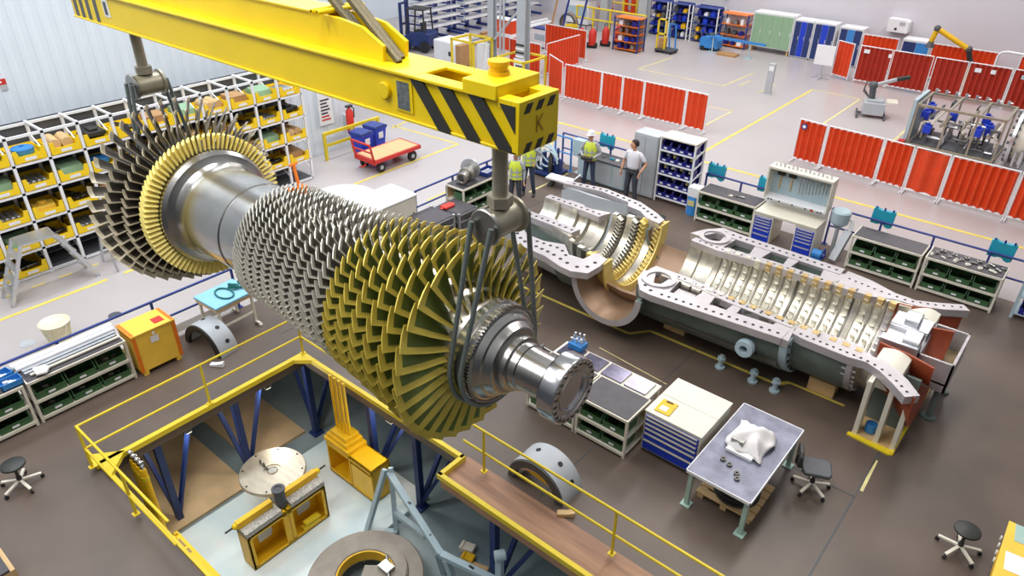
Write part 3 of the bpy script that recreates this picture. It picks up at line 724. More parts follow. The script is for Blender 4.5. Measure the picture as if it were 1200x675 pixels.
b = MB(); b.box(cx(-10.15), cx(-8.5), cy(12.4), cy(12.48), .75, CZ-.1); b.build('bearing_wall', M['shell'], cas)
# turbine stator rings, growing toward the middle
M['vtan'] = mat('stator_yellow', (222,198,116), .45, .2, .12, 7)
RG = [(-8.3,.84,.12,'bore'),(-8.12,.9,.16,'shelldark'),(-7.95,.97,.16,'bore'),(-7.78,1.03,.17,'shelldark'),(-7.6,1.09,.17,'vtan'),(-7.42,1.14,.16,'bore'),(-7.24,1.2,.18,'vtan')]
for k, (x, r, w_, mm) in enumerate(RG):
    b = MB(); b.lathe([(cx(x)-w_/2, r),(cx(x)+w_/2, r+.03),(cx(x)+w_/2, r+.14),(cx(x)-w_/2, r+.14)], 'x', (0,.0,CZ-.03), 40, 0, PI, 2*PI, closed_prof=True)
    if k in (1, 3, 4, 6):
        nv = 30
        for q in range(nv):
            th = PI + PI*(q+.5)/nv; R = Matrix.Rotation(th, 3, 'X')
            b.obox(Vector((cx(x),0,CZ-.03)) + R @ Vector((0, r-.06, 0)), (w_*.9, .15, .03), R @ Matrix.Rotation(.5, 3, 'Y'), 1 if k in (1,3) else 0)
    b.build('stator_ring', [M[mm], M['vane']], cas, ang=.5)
b = MB(); b.lathe([(cx(-7.14),1.06),(cx(-7.1),1.06),(cx(-7.1),1.4),(cx(-7.14),1.4)], 'x', (0,0,CZ-.03), 40, 0, PI, 2*PI, closed_prof=True); b.build('stator_end_ring', M['vtan'], cas)
for x in (-9.6, -8.0):
    for y in (12.3, 13.7):
        b = MB(); b.box(cx(x-.2), cx(x+.2), cy(y-.12), cy(y+.12), 0, .3); b.build('support_block', M['wood'], cas)
# ---------------------------------------------------------------- green bin shelves
def make_bin_mesh(w, d, h):
    b = MB(); t = .014
    b.box(-w/2, w/2, -d/2, d/2, 0, t); b.box(-w/2, w/2, d/2-t, d/2, 0, h)
    for s_ in (-1, 1):
        x = s_*(w/2 - t/2); b.prism([(-d/2,0),(d/2,0),(d/2,h),(-d/2+.1,h),(-d/2,h*.5)], 'x', x-t/2, x+t/2)
    b.box(-w/2, w/2, -d/2, -d/2+t, 0, h*.5); b.box(-w/2-.006, w/2+.006, -d/2-.012, -d/2+.004, h*.46, h*.54)
    return b
def make_bin(m, w=.44, d=.42, h=.25, nm='storage_bin', cat='storage bin'):
    root = thing(nm, 'bin', cat)
    make_bin_mesh(w, d, h).build('tray', m, root)
    l = MB(); l.box(-.05, .05, -d/2-.016, -d/2-.011, h*.18, h*.36); l.build('label_card', M['white'], root)
    k = MB()
    for i in range(7): k.obox((random.uniform(-w*.35,w*.35), random.uniform(-d*.1,d*.35), .03+random.random()*.03), (random.uniform(.05,.12),)*2+(.05,), Matrix.Rotation(random.random()*3,3,'Z'))
    k.build('small_parts', random.choice([M['steeld'], M['dkgrey'], M['steel2']]), root)
    return root
GB = [make_bin(M['green']) for _ in range(3)]
for g in GB: g.location = (0,0,-50)
used_proto = set()
def place(proto, loc, rz, label, group):
    """first use moves the prototype itself, later ones copy it"""
    if proto.name not in used_proto:
        used_proto.add(proto.name); proto.location = loc; proto.rotation_euler = (0,0,rz); proto['label'] = label
        if group: proto['group'] = group
        return proto
    return dup(proto, loc, rz, label, group)
def bin_shelf(x, y, rz, w, d, h, label, short, nb=3, rows=2, top='rubber', frame='cream'):
    t = thing('bin_shelf', label, 'shelf', (x, y, 0), rz)
    p = .045
    for sx in (-1, 1):
        for sy in (-1, 1):
            a = MB(); a.box(sx*(w/2)-(p if sx > 0 else 0), sx*(w/2)+(0 if sx > 0 else p), sy*d/2-(p if sy > 0 else 0), sy*d/2+(0 if sy > 0 else p), 0, h-.06); a.build('post', M[frame], t)
    zs = [.1 + i*(h-.16)/rows for i in range(rows)]
    for z in zs:
        a = MB(); a.box(-w/2+p*.2, w/2-p*.2, -d/2+.01, d/2-.01, z-.04, z, 0); a.box(-w/2, w/2, -d/2-.005, -d/2+.015, z-.05, z+.005, 0); a.build('shelf_board', M[frame], t)
    a = MB(); a.box(-w/2, w/2, -d/2, d/2, h-.06, h-.005); a.build('top_frame', M[frame], t, bevel=.004)
    a = MB(); a.box(-w/2+.03, w/2-.03, -d/2+.03, d/2-.03, h-.005, h+.008); a.build('top_mat', M[top], t)
    a = MB(); a.box(-w/2, w/2, d/2-.02, d/2, .06, h-.06); a.build('back_panel', M['wood'] if rows == 2 else M[frame], t)
    bw = (w-.12)/nb
    for r, z in enumerate(zs):
        for i in range(nb):
            lx, ly = -w/2 + .06 + bw*(i+.5), -d/2 + .25
            wx = x + lx*math.cos(rz) - ly*math.sin(rz); wy = y + lx*math.sin(rz) + ly*math.cos(rz)
            o = place(random.choice(GB), (wx, wy, z+.003), rz, '%s green bin from the left, %s row of the %s' % (ORD[i], 'upper' if r else 'lower', short), 'green bins in the low shelves')
            o.scale = (bw/.47, 1, min(1, (h-.16)/rows/.33))
    return t
M['matdark'] = mat('dark_rubber_mat', (74,70,74), .5, 0, .15, 6)
bin_shelf(-7.12, 17.98, 0, 1.7, .7, .9, 'low cream shelf of green bins between the blue water canister and the workbench', 'shelf left of the workbench', top='matdark')
bin_shelf(-2.96, 18.04, 0, 1.62, .7, .9, 'low cream shelf of green bins with an empty dark top behind the casing', 'shelf with empty dark top', top='matdark')
bin_shelf(-1.28, 18.04, 0, 1.62, .7, .9, 'low cream shelf of green bins with bright metal parts on top', 'shelf topped with metal parts', top='matdark')
bin_shelf(-13.22, 3.0, PI/2, 1.75, .75, .9, 'low cream shelf of green bins under the long white tubes', 'shelf under the white tubes', top='matdark')
bin_shelf(-13.22, 1.2, PI/2, 1.75, .75, .9, 'low cream shelf of green bins at the edge of the view, blue boxes on top', 'shelf under the blue boxes', top='matdark')
bin_shelf(-13.24, 14.15, PI/2, 1.7, .7, .9, 'low cream shelf of green bins with a machined steel part on top', 'shelf under the machined part', top='matdark')
bin_shelf(-4.85, 8.62, 0, 1.05, .75, .86, 'low bench of green bins beside the blue drawer cabinet', 'bench beside the drawer cabinet', nb=2, top='matdark')
bin_shelf(-5.95, 8.62, 0, 1.1, .75, .86, 'low bench of green bins behind the rotor coupling', 'bench behind the rotor coupling', nb=2, top='matdark')
# metal parts lying on the shelf top
def chunk(s_, seed):
    r = random.Random(seed); b = MB(); k = r.randint(0, 3)
    if k == 0: b.lathe([(0,s_*.5),(0,s_),(s_*.7,s_),(s_*.7,s_*.5)], 'z', n=14, closed_prof=True)
    elif k == 1: b.box(-s_, s_, -s_*.6, s_*.6, 0, s_*.8); b.cyl((0,0,s_*.8), (0,0,s_*1.4), s_*.4, n=12)
    elif k == 2: b.cyl((-s_*1.4,0,s_*.4), (s_*1.4,0,s_*.4), s_*.4, n=12); b.cyl((-s_*.3,0,s_*.5), (s_*.3,0,s_*.5), s_*.5, n=12)
    else: b.prism([(-s_,-s_),(s_,-s_*.6),(s_*.8,s_),(-s_*.4,s_*.8)], 'z', 0, s_*.5); b.cyl((0,0,s_*.5),(0,0,s_*.9), s_*.3, n=10)
    return b
r_ = random.Random(3)
for i in range(18):
    x = -2.0 + .085*i; y = 17.86 + (i % 3)*.16
    o = chunk(r_.uniform(.045,.07), i+20).build('machined_part', M['steel2'] if i % 3 else M['cream'], bevel=.004); o.location = (x, y, .909); o.rotation_euler.z = r_.random()*3
    tag(o, 'small bright metal part, %s along the right low shelf top' % (['first','second','third','fourth','fifth','sixth','seventh','eighth','ninth','tenth','eleventh','twelfth','thirteenth','fourteenth','fifteenth','sixteenth','seventeenth','last'][i]), 'metal part', 'bright metal parts on the shelf top')
for i, x in enumerate((-7.1,-6.95,-6.8)):
    o = chunk(.05, 50+i).build('machined_part', M['steel2'] if i else M['cream']); o.location = (x, 17.85+.05*i, .909); tag(o, ['left','middle','right'][i] + ' small steel part on the shelf by the workbench', 'metal part', 'steel parts on the shelf by the workbench')
# machined part on the shelf by the red cart
t = thing('machined_housing', 'machined steel housing lying on the low shelf near the round grey cover', 'machine part', (-13.2, 13.75, .909), .3)
b = MB(); b.lathe([(-.3,.1),(-.3,.16),(-.05,.16),(-.05,.22),(.25,.22),(.25,.1)], 'y', (0,0,.22), 24, closed_prof=True); b.build('barrel', M['steel2'], t, bevel=.006)
b = MB(); b.lathe([(.25,.1),(.25,.3),(.3,.3),(.3,.1)], 'y', (0,0,.31), 28, closed_prof=True)
for i in range(10): b.cyl((.24*math.cos(i*.63),.3,.31+.24*math.sin(i*.63)),(.24*math.cos(i*.63),.305,.31+.24*math.sin(i*.63)),.03,n=8,m=1)
b.build('end_flange', [M['alu'], M['bolt']], t)
b = MB(); b.box(-.2,.2,-.25,.2,0,.05); b.build('foot_plate', M['dkgrey'], t)
t = thing('tool_box', 'blue metal tray of tools on the low shelf beside the steel housing', 'tray', (-13.2, 14.65, .909), .1)
b = MB(); b.box(-.2,.2,-.28,.28,0,.02); b.box(-.2,-.18,-.28,.28,0,.12); b.box(.18,.2,-.28,.28,0,.12); b.box(-.2,.2,-.28,-.26,0,.12); b.box(-.2,.2,.26,.28,0,.12); b.build('tray', M['blue'], t)
b = MB(); [b.cyl((-.12+.08*i,-.2,.05),(-.1+.08*i,.2,.05),.018,n=8) for i in range(4)]; b.build('tools', M['alu'], t)
# white tubes and profiles over the left shelf
for i, (dx, r, m_, lab) in enumerate(((-.22,.06,'white','thick white tube along the back of the left shelf'),(-.09,.05,'white','thick white tube beside the aluminium profiles on the left shelf'),(.04,.035,'alu','long aluminium profile in the middle of the left shelf top'),(.13,.03,'alu','second aluminium profile nearer the shelf front edge'),(.22,.028,'cream','thin pale rod along the front edge of the left shelf'))):
    b = MB(); x = -13.22+dx
    if m_ == 'alu': b.box(x-r, x+r, 2.2, 3.9-.03*i, .91, .91+2*r)
    else: b.cyl((x, 2.1+.04*i, .912+r), (x, 3.9-.02*i, .912+r), r, n=16)
    o = b.build('white_tube' if m_ == 'white' else 'metal_profile', M[m_], bevel=.004); tag(o, lab, 'tube' if m_ == 'white' else 'profile', 'tubes and profiles on the left shelf')
for i, (x, y) in enumerate(((-13.0,1.95),(-13.3,1.9),(-13.1,1.45))):
    t = thing('parts_tray', ['light blue parts tray nearest the white tubes','light blue parts tray behind the first one by the tubes','light blue parts tray farther along the left shelf'][i], 'tray', (x, y, .909), .2*i)
    b = MB(); b.box(-.12,.12,-.17,.17,0,.015); b.box(-.12,-.108,-.17,.17,0,.12); b.box(.108,.12,-.17,.17,0,.12); b.box(-.12,.12,-.17,-.158,0,.12); b.box(-.12,.12,.158,.17,0,.12); b.build('tray', M['sky'], t)
    b = MB(); [b.obox((-.05+.05*k,-.06+.06*k,.05),(.06,.08,.06),Matrix.Rotation(k,3,'Z')) for k in range(3)]; b.build('contents', M['white'], t)
b = MB(); b.prism([(-.14,-.1),(.1,-.13),(.16,.02),(.02,.12),(-.1,.06)], 'z', 0, .035); o = b.build('crumpled_paper', M['paper']); o.location = (-12.98, 2.4, .98); tag(o, 'crumpled white paper lying against the white tubes on the left shelf', 'paper')
o.location = (-12.95, 2.45, .97)

# ---------------------------------------------------------------- blue guard rails
def guard_rail(x0, y0, x1, y1, h, m, label, n, name='guard_rail', mid=True, r=.028, group=None, kick=None):
    t = thing(name, label, 'railing', (x0, y0, 0), 0, group)
    dx, dy = x1-x0, y1-y0
    for i in range(n+1):
        f_ = i/n; a = MB(); a.bar((dx*f_, dy*f_, 0), (dx*f_, dy*f_, h), r*1.7); a.box(dx*f_-.07, dx*f_+.07, dy*f_-.07, dy*f_+.07, 0, .015); a.build('post', m, t)
    a = MB(); a.cyl((0,0,h), (dx,dy,h), r, n=10); a.build('top_rail', m, t)
    if mid: a = MB(); a.cyl((0,0,h*.52), (dx,dy,h*.52), r*.9, n=10); a.build('middle_rail', m, t)
    if kick: a = MB(); a.bar((0,0,.16), (dx,dy,.16), .012, .2); a.build('kick_board', M[kick], t)
    return t
guard_rail(-13.62, -2.5, -13.62, 6.6, 1.0, M['blue'], 'blue guard rail behind the left shelf and the orange crate', 5, kick='white')
guard_rail(-13.66, 12.2, -13.66, 16.6, 1.0, M['blue'], 'blue guard rail behind the black cases and the machined part', 3, kick='white')
guard_rail(-13.4, 18.62, -10.6, 18.62, 1.05, M['blue'], 'blue guard rail behind the two men and the pump unit', 3, kick=None)
guard_rail(-8.22, 18.62, -6.1, 18.62, 1.05, M['blue'], 'blue guard rail behind the low shelf left of the workbench', 2)
guard_rail(-4.6, 18.62, 1.5, 18.62, 1.05, M['blue'], 'long blue guard rail behind the two low shelves', 5)
# turquoise seats hooked over the rail
def seat(x, y, z, rz, lab):
    t = thing('plastic_holder', lab, 'plastic holder', (x, 18.72, .95), 0, 'turquoise plastic holders on the blue rail')
    a = MB(); a.prism([(-.26,.38),(-.27,-.02),(-.1,-.03),(-.04,-.0),(.04,0),(.1,-.06),(.18,-.08),(.25,-.04),(.27,.36),(.2,.4),(.12,.37),(-.1,.37),(-.18,.41)], 'y', -.05, .05); a.build('panel', M['turq'], t, bevel=.012)
    for s_ in (-.2, 0, .2):
        a = MB(); a.cyl((s_,-.03,.36),(s_,-.03,.44),.022,n=8); a.build('knob', M['binblue'], t)
    return t
seat(-11.75, 18.72, .98, 0, 'turquoise plastic holder on the blue rail behind the man in the white helmet')
seat(-7.98, 18.6, .95, .0, 'turquoise plastic holder beside the blue bin cabinet')
seat(-6.45, 18.72, .98, .15, 'turquoise plastic holder at the left end of the workbench')
seat(-3.4, 18.76, 1.0, 0, 'turquoise plastic holder on the blue rail behind the empty low shelf')
seat(-.75, 18.76, .95, 0, 'turquoise plastic holder on the blue rail behind the bright metal parts')

# ---------------------------------------------------------------- workbench with tool board
t = thing('workbench', 'grey workbench with tool board and two blue drawer stacks behind the casing', 'workbench', (-5.42, 17.95, 0))
b = MB(); b.box(-.82,.82,-.42,.4,.8,.86); b.build('worktop', M['cream'], t, bevel=.006)
for sx in (-.56, .56):
    d_ = MB(); d_.box(sx-.26, sx+.26, -.4, .38, .02, .8); ds = d_.build('drawer_stack', M['cream'], t)
    zz = .05
    for k, hh in enumerate((.2,.15,.1,.09,.08,.08)):
        q = MB(); q.box(sx-.23, sx+.23, -.42, -.4, zz, zz+hh-.022); q.bar((sx-.2,-.425,zz+hh-.035),(sx+.2,-.425,zz+hh-.035),.012,.016,m=1); q.build('drawer', [M['royal'], M['cream']], ds); zz += hh
b = MB(); b.box(-.82,.82,.3,.36,.86,1.1); b.prism([(.06,1.06),(.36,1.1),(.36,1.16),(.04,1.12)], 'x', -.82, .82); b.build('socket_console', M['white'], t, bevel=.006)
b = MB()
for x in (-.7,-.62,-.4,-.05,.3,.62,.7): b.cyl((x,.055,1.09),(x,.03,1.085),.022,n=10,m=0)
b.box(.43,.5,.02,.06,1.06,1.12,1); b.build('sockets', [M['black'], M['dkred']], t)
b = MB(); b.box(-.82,.82,.36,.4,1.1,1.95); b.build('tool_board', M['greybl'], t)
b = MB(); b.box(-.84,.84,.02,.42,1.92,1.98); b.box(-.84,-.8,.02,.42,1.1,1.92); b.box(.8,.84,.02,.42,1.1,1.92); b.build('hood_frame', M['cream'], t, bevel=.005)
for x in (-.58, -.28):
    b = MB(); b.cyl((x,.34,1.32),(x,.34,1.72),.02,n=8); h_ = b.build('hammer_handle', M['wood'], t); b = MB(); b.box(x-.1,x+.1,.3,.36,1.7,1.78); b.build('hammer_head', M['black'], h_)
for i in range(10):
    x = -.05+.085*i; b = MB(); L_ = .5-.02*i; b.box(x-.012,x+.012,.345,.36,1.8-L_,1.8); b.cyl((x,.35,1.8),(x,.35,1.82),.028,n=8); b.build('spanner', M['alu'], t)
for i in range(14):
    x = -.72+.11*i; b = MB(); b.cyl((x,.2,1.98),(x,.2,2.03+.02*(i%3)),.03,n=8); b.build('jar', M['alu'], t)

# ---------------------------------------------------------------- blue bin cabinet, tall grey locker, water can
t = thing('bin_cabinet', 'tall white framed cabinet of dark blue bins beside the man in grey trousers', 'cabinet', (-8.98, 18.38, 0))
for sx in (-1, 1):
    b = MB()
    for yy in (-.3, .3): b.box(sx*.55-.025, sx*.55+.025, yy-.025, yy+.025, 0, 1.98)
    for k in range(6): b.bar((sx*.55,-.3,.2+.33*k),(sx*.55,.3,.34+.33*k),.03,.03)
    b.build('side_frame', M['white'], t)
b = MB(); b.box(-.58,.58,-.33,.33,1.96,2.0); b.build('top_board', M['cream'], t)
b = MB(); b.box(-.53,.53,.28,.3,.1,1.95); b.build('back_panel', M['binblue'], t)
for k in range(5):
    b = MB(); b.box(-.53,.53,-.32,.28,.14+.36*k,.165+.36*k); b.box(-.53,.53,-.335,-.32,.13+.36*k,.18+.36*k); b.build('shelf_board', M['white'], t)
bb = make_bin(M['binblue'], .24, .4, .24); bb['category'] = 'storage bin'
for k in range(5):
    for i in range(4):
        place(bb, (-8.98-.39+.26*i, 18.38-.09, .168+.36*k), 0, '%s blue bin from the left, %s row from the bottom of the blue bin cabinet' % (ORD[i], ORD[k]), 'blue bins in the tall cabinet')
rr = random.Random(5)
for k in (1,2,3):
    for i in range(4):
        if k == 1 and i not in (1, 3): continue
        b = MB(); [b.obox((rr.uniform(-.03,.03), rr.uniform(-.05,.04), .16+rr.random()*.06), (.075,.075,.07), Matrix.Rotation(rr.random()*3,3,'Z')) for _ in range(3)]
        o = b.build('packed_part', M['paper'] if (i+k) % 2 else M['line'], bevel=.01); o.location = (-8.98-.39+.26*i, 18.38-.1, .168+.36*k)
        tag(o, 'white wrapped parts in the %s blue bin of the %s row up' % (ORD[i], ORD[k]), 'wrapped part', 'wrapped parts in the blue bins')
t = thing('steel_locker', 'tall plain grey steel locker behind the man in the white shirt', 'locker', (-9.98, 18.3, 0))
b = MB(); b.box(-.4,.4,-.3,.3,.04,1.95); b.build('body', M['grey'], t, bevel=.01)
for s_ in (-1,1):
    b = MB(); b.box(-.2+s_*.2-.185,-.2+s_*.2+.385-.2+.0,-.315,-.3,.1,1.9) if False else b.box(s_*.195-.185,s_*.195+.185,-.315,-.3,.1,1.9); q = b.build('door', M['grey'], t); b = MB(); b.box(s_*.03-.01,s_*.03+.01,-.335,-.315,.95,1.12); b.build('handle', M['dkgrey'], q)
t = thing('water_canister', 'blue and white water canister with a yellow label beside the blue bin cabinet', 'canister', (-8.2, 17.98, 0))
b = MB(); b.lathe([(0,0),(0,.19),(.5,.19),(.55,.16),(.55,0)], 'z', n=24); b.build('tank', M['sky'], t)
b = MB(); b.box(-.17,.17,-.17,.17,.552,.85); b.build('cooler_head', M['white'], t, bevel=.02)
b = MB(); b.box(-.1,.1,-.2,-.185,.3,.46); b.build('label_card', M['line'], t)
# right-hand blue bin rack at the picture edge
t = thing('bin_cabinet', 'tall grey framed rack of dark blue bins beyond the shelf of bright metal parts', 'cabinet', (.62, 18.1, 0))
for sx in (-1,1):
    b = MB(); b.box(sx*.7-.03,sx*.7+.03,-.3,-.24,0,1.9); b.box(sx*.7-.03,sx*.7+.03,.24,.3,0,1.9); b.build('side_frame', M['greybl'], t)
for k in range(4):
    b = MB(); b.box(-.68,.68,-.31,.3,.12+.42*k,.15+.42*k); b.build('shelf_board', M['greybl'], t)
for k in range(4):
    for i in range(3): 
        o = place(bb, (.62-.42+.4*i, 18.0, .153+.42*k), 0, '%s wide blue bin, %s row up in the grey rack by the edge' % (ORD[i], ORD[k]), 'wide blue bins in the edge rack'); o.scale = (1.5,1,1.2)

# ---------------------------------------------------------------- bench, pump unit behind the men
t = thing('low_bench', 'grey low cabinet bench between the man in the helmet and the locker', 'bench', (-11.35, 18.15, 0))
b = MB(); b.box(-.85,.85,-.3,.3,.08,.8); b.build('body', M['greybl'], t, bevel=.008); b = MB(); b.box(-.8,.8,-.26,.3,0,.08); b.build('plinth', M['dkgrey'], t)
b = MB(); b.box(-.88,.88,-.34,.33,.8,.84); b.build('worktop', M['matdark'], t)
b = MB(); b.box(-.4,.4,-.315,-.3,.14,.74); b.build('door', M['grey'], t); b = MB(); b.box(.45,.82,-.315,-.3,.14,.74); b.build('door', M['grey'], t)
for i, x in enumerate((-10.95,-11.15,-11.45)):
    o = chunk(.06, 70+i).build('machined_part', M['paper'] if i < 1 else M['turq' if i == 1 else 'steel2']); o.location = (x, 18.12, .841); tag(o, ['white cup like part on the grey bench','small turquoise part on the grey bench','small steel part on the grey bench'][i], 'part')
t = thing('pump_unit', 'dark hydraulic pump unit with looped white hoses behind the man in the yellow vest', 'pump', (-13.12, 17.62, 0))
b = MB(); b.box(-.55,.4,-.4,.4,.05,.12); b.build('skid', M['navy'], t)
for i in range(5):
    b = MB(); x = -.4+.18*i; y = -.2+.13*(i%3); b.cyl((x,y,.12),(x,y,.6+.1*(i%2)),.08,n=12); b.cyl((x,y,.6),(x,y,.72+.06*i),.045,n=10); b.build('cylinder', [M['steeld'],M['navy'],M['dkgrey']][i%3], t)
b = MB(); b.box(-.2,.3,-.1,.25,.12,.5); b.build('motor_block', M['blue'], t, bevel=.02)
for k in range(3):
    b = MB(); b.tube([( .05+.42*math.cos(PI*q/8+.4*k), -.3+.08*k, .55+.1*k+.34*math.sin(2*PI*q/14)) for q in range(12)], .03, 8); b.build('hose', M['greybl'], t)
guard_rail(-13.4, 18.2, -12.75, 18.2, 1.1, M['sky'], 'light blue tubular frame over the hydraulic pump unit', 1, name='tubular_frame')
# light blue cabinet / panels behind on the rail
t = thing('cabinet_panel', 'grey blue control cabinet by the blue rail left of the man in the helmet', 'cabinet', (-12.45, 18.25, 0))
b = MB(); b.box(-.2,.2,-.12,.12,.6,1.15); b.build('box', M['greybl'], t, bevel=.01)
b = MB(); b.box(-.03,.03,-.03,.03,0,.6); b.box(-.15,.15,-.1,.1,0,.03); b.build('stand', M['grey'], t)
t = thing('hose_trolley', 'low white and blue tray trolley beside the grey bench', 'trolley', (-12.2, 17.0, 0), .2)
b = MB(); b.prism([(-.5,.25),(.4,.2),(.55,.45),(.5,.45),(.38,.26),(-.48,.3)], 'y', -.2, .2); b.build('tray', M['white'], t)
for s_ in (-.35,.3):
    b = MB(); b.cyl((s_,-.2,.07),(s_,.2,.07),.07,n=14); b.bar((s_,0,.1),(s_,0,.26),.05); b.build('wheel', M['dkgrey'], t)
# floor kerb strips
lines('floor_marking', [((-13.5,16.2),(-13.5,16.9),.08),((-12.7,16.0),(-12.7,18.0),.07)], M['line'])
# extraction hopper with pump right of the workbench
t = thing('extraction_unit', 'grey hopper on a leaning grey pipe beside the workbench', 'extraction unit', (-4.02, 18.1, 0))
b = MB(); b.lathe([(.75,.06),(.9,.22),(1.2,.24),(1.24,.2),(1.24,0)], 'z', (-.25,.1,0), 20); b.build('hopper', M['greybl'], t)
b = MB(); b.cyl((-.25,.1,0),(-.25,.1,.78),.05,n=12); b.build('stand', M['grey'], t)
b = MB(); b.bar((-.06,-.4,.06),(.04,.05,.75),.2,.12); b.build('chute', M['grey'], t, bevel=.01)
b = MB(); b.tube([(-.1,.1,1.1),(.05,.15,1.0),(.06,.1,.75)], .05, 10); b.build('hose', M['white'], t)
t = thing('water_pump', 'small blue pump on the deck right of the workbench drawers', 'pump', (-4.45, 17.6, 0))
b = MB(); b.cyl((-.12,0,.16),(.12,0,.16),.12,n=18); b.box(-.14,.14,-.1,.1,0,.06); b.build('motor', M['sky'], t, bevel=.006)
b = MB(); b.cyl((.12,0,.16),(.2,0,.16),.08,n=14); b.cyl((.17,0,.16),(.17,0,.36),.03,n=10); b.build('pump_head', M['blue'], t)

# ---------------------------------------------------------------- drawer cabinet, work table, chair
t = thing('drawer_cabinet', 'cream topped cabinet with wide blue drawers beside the steel work table', 'cabinet', (-3.72, 9.22, 0))
b = MB(); b.box(-.52,.52,-.56,.56,.06,.88); b.build('body', M['cream'], t, bevel=.008)
b = MB(); b.box(-.53,.53,-.57,-.0,.88,.905); b.box(-.53,.53,.01,.57,.88,.905); b.build('top_board', M['cream'], t)
b = MB(); b.box(-.5,.5,-.5,.5,0,.06); b.build('plinth', M['grey'], t)
zz = .1
for hh in (.22,.15,.11,.1,.1,.08):
    b = MB(); b.box(-.49,.49,-.585,-.56,zz,zz+hh-.03); q = b.build('drawer', M['royal'], t); b = MB(); b.box(-.47,.47,-.6,-.585,zz+hh-.045,zz+hh-.018); b.build('handle', M['cream'], q); zz += hh
t = thing('clipboard', 'yellow clipboard with a white note lying on the drawer cabinet', 'clipboard', (-4.0, 8.93, .906), .05)
b = MB(); b.box(-.14,.14,-.18,.18,0,.018); b.build('board', M['amber'], t, bevel=.006)
b = MB(); b.box(-.08,.05,-.12,.0,.019,.023); b.build('note', M['paper'], t)
b = MB(); b.box(-.06,.06,.12,.15,.019,.03); b.build('clip', M['black'], t)
t = thing('work_table', 'grey topped work table on pale green legs with a white cloth on it', 'table', (-2.56, 9.02, 0))
M['tabtop'] = mat('worn_table_top', (140,142,160), .4, .2, .25, 4, col2=(108,108,124))
b = MB(); b.box(-.52,.52,-1.03,1.03,.755,.79); b.build('tabletop', M['tabtop'], t)
b = MB(); b.box(-.535,.535,-1.045,-1.03,.74,.795); b.box(-.535,.535,1.03,1.045,.74,.795); b.box(-.535,-.52,-1.045,1.045,.74,.795); b.box(.52,.535,-1.045,1.045,.74,.795); b.build('edge_frame', M['white'], t)
M['palegreen'] = mat('pale_green_paint', (168,196,184), .45, 0, .05, 4)
for sx in (-1,1):
    for sy in (-1,1):
        b = MB(); b.box(sx*.46-.035,sx*.46+.035,sy*.95-.035,sy*.95+.035,.02,.75); b.box(sx*.46-.08,sx*.46+.08,sy*.95-.08,sy*.95+.08,0,.025); b.build('leg', M['palegreen'], t, bevel=.004)
# cloth over an instrument
t = thing('covered_instrument', 'instrument under a rumpled white cloth on the work table', 'instrument', (-2.58, 9.1, .795))
b = MB(); b.box(-.24,.2,-.34,.1,0,.06); b.build('base_plate', M['paper'], t, bevel=.01)
b = MB(); b.box(-.22,-.02,-.22,-.12,.06,.2); b.cyl((-.15,-.23,.13),(-.15,-.12,.13),.05,n=12); b.cyl((-.05,-.23,.12),(-.05,-.12,.12),.04,n=12); b.build('instrument_body', M['steel2'], t)
b = MB(); n_ = 22; R2 = random.Random(11)
for i in range(n_+1):
    for j in range(n_+1):
        u, v = i/n_*2-1, j/n_*2-1
        d_ = max(abs(u), abs(v)); h_ = .24*max(0, 1-d_**2.2) + .035*math.sin(7*u+3*v)*d_ + .03*math.sin(5*v-6*u+1)*(.4+.6*d_) + .02
        b.v.append((u*.32+.03*math.sin(4*v), v*.36+.08+.03*math.sin(5*u), max(.012, h_+.02)))
for i in range(n_):
    for j in range(n_): k = i*(n_+1)+j; b.f.append((k,k+1,k+n_+2,k+n_+1)); b.m.append(0)
o = b.build('cloth', M['cloth'], t); so = o.modifiers.new('thickness','SOLIDIFY'); so.thickness = .008
for i, (x, y) in enumerate(((-2.75,8.55),(-2.62,8.5),(-2.45,8.4),(-2.4,8.3))):
    b = MB(); b.lathe([(0,.02),(0,.045),(.03,.045),(.03,.02)], 'z', n=14, closed_prof=True); o = b.build('ring_part', M['steeld']); o.location = (x,y,.796); tag(o, ['small dark ring nearest the covered instrument','second small dark ring on the work table','third small dark ring toward the table corner','small dark ring nearest the table corner'][i], 'ring', 'small rings on the work table')
t = thing('wooden_pallet', 'yellowish wooden pallet under the grey work table', 'pallet', (-2.52, 8.75, 0))
for k in range(5): b = MB(); b.box(-.48,.48,-.42+.19*k,-.42+.19*k+.14,.09,.115); b.build('board', M['wood'], t)
for k in (-.4,0,.4): b = MB(); b.box(k-.05,k+.05,-.42,.48,0,.09); b.build('runner', M['wood'], t)
b = MB()
for k in range(5): b.tube([(.0+(.34-.02*(k%2))*math.cos(a*PI/12), (.34-.02*(k%2))*math.sin(a*PI/12), .15+.05*k) for a in range(24)], .028, 8, closed=True)
o = b.build('cable_coil', M['rubber']); o.location = (-2.48, 8.72, 0); tag(o, 'thick black cable coil on the pallet under the work table', 'cable coil')
def caster_base(t, n=5, r=.3, h0=.08):
    for i in range(n):
        a = 2*PI*i/n + .3; c, s_ = math.cos(a), math.sin(a)
        b = MB(); b.bar((0,0,h0+.05),(c*r,s_*r,h0+.01),.045,.03); lg = b.build('foot_arm', M['cream'], t)
        b = MB(); b.cyl((c*r-s_*.02,s_*r+c*.02,.03),(c*r+s_*.02,s_*r-c*.02,.03),.03,n=12); b.cyl((c*r,s_*r,.03),(c*r,s_*r,h0),.012,n=8); b.build('caster', M['rubber'], lg)
    b = MB(); b.cyl((0,0,h0),(0,0,.42),.025,n=12); b.cyl((0,0,h0),(0,0,.2),.04,n=12); b.build('gas_column', M['black'], t)
t = thing('office_chair', 'black swivel chair with backrest beside the work table', 'chair', (-1.62, 9.72, 0), .4)
caster_base(t)
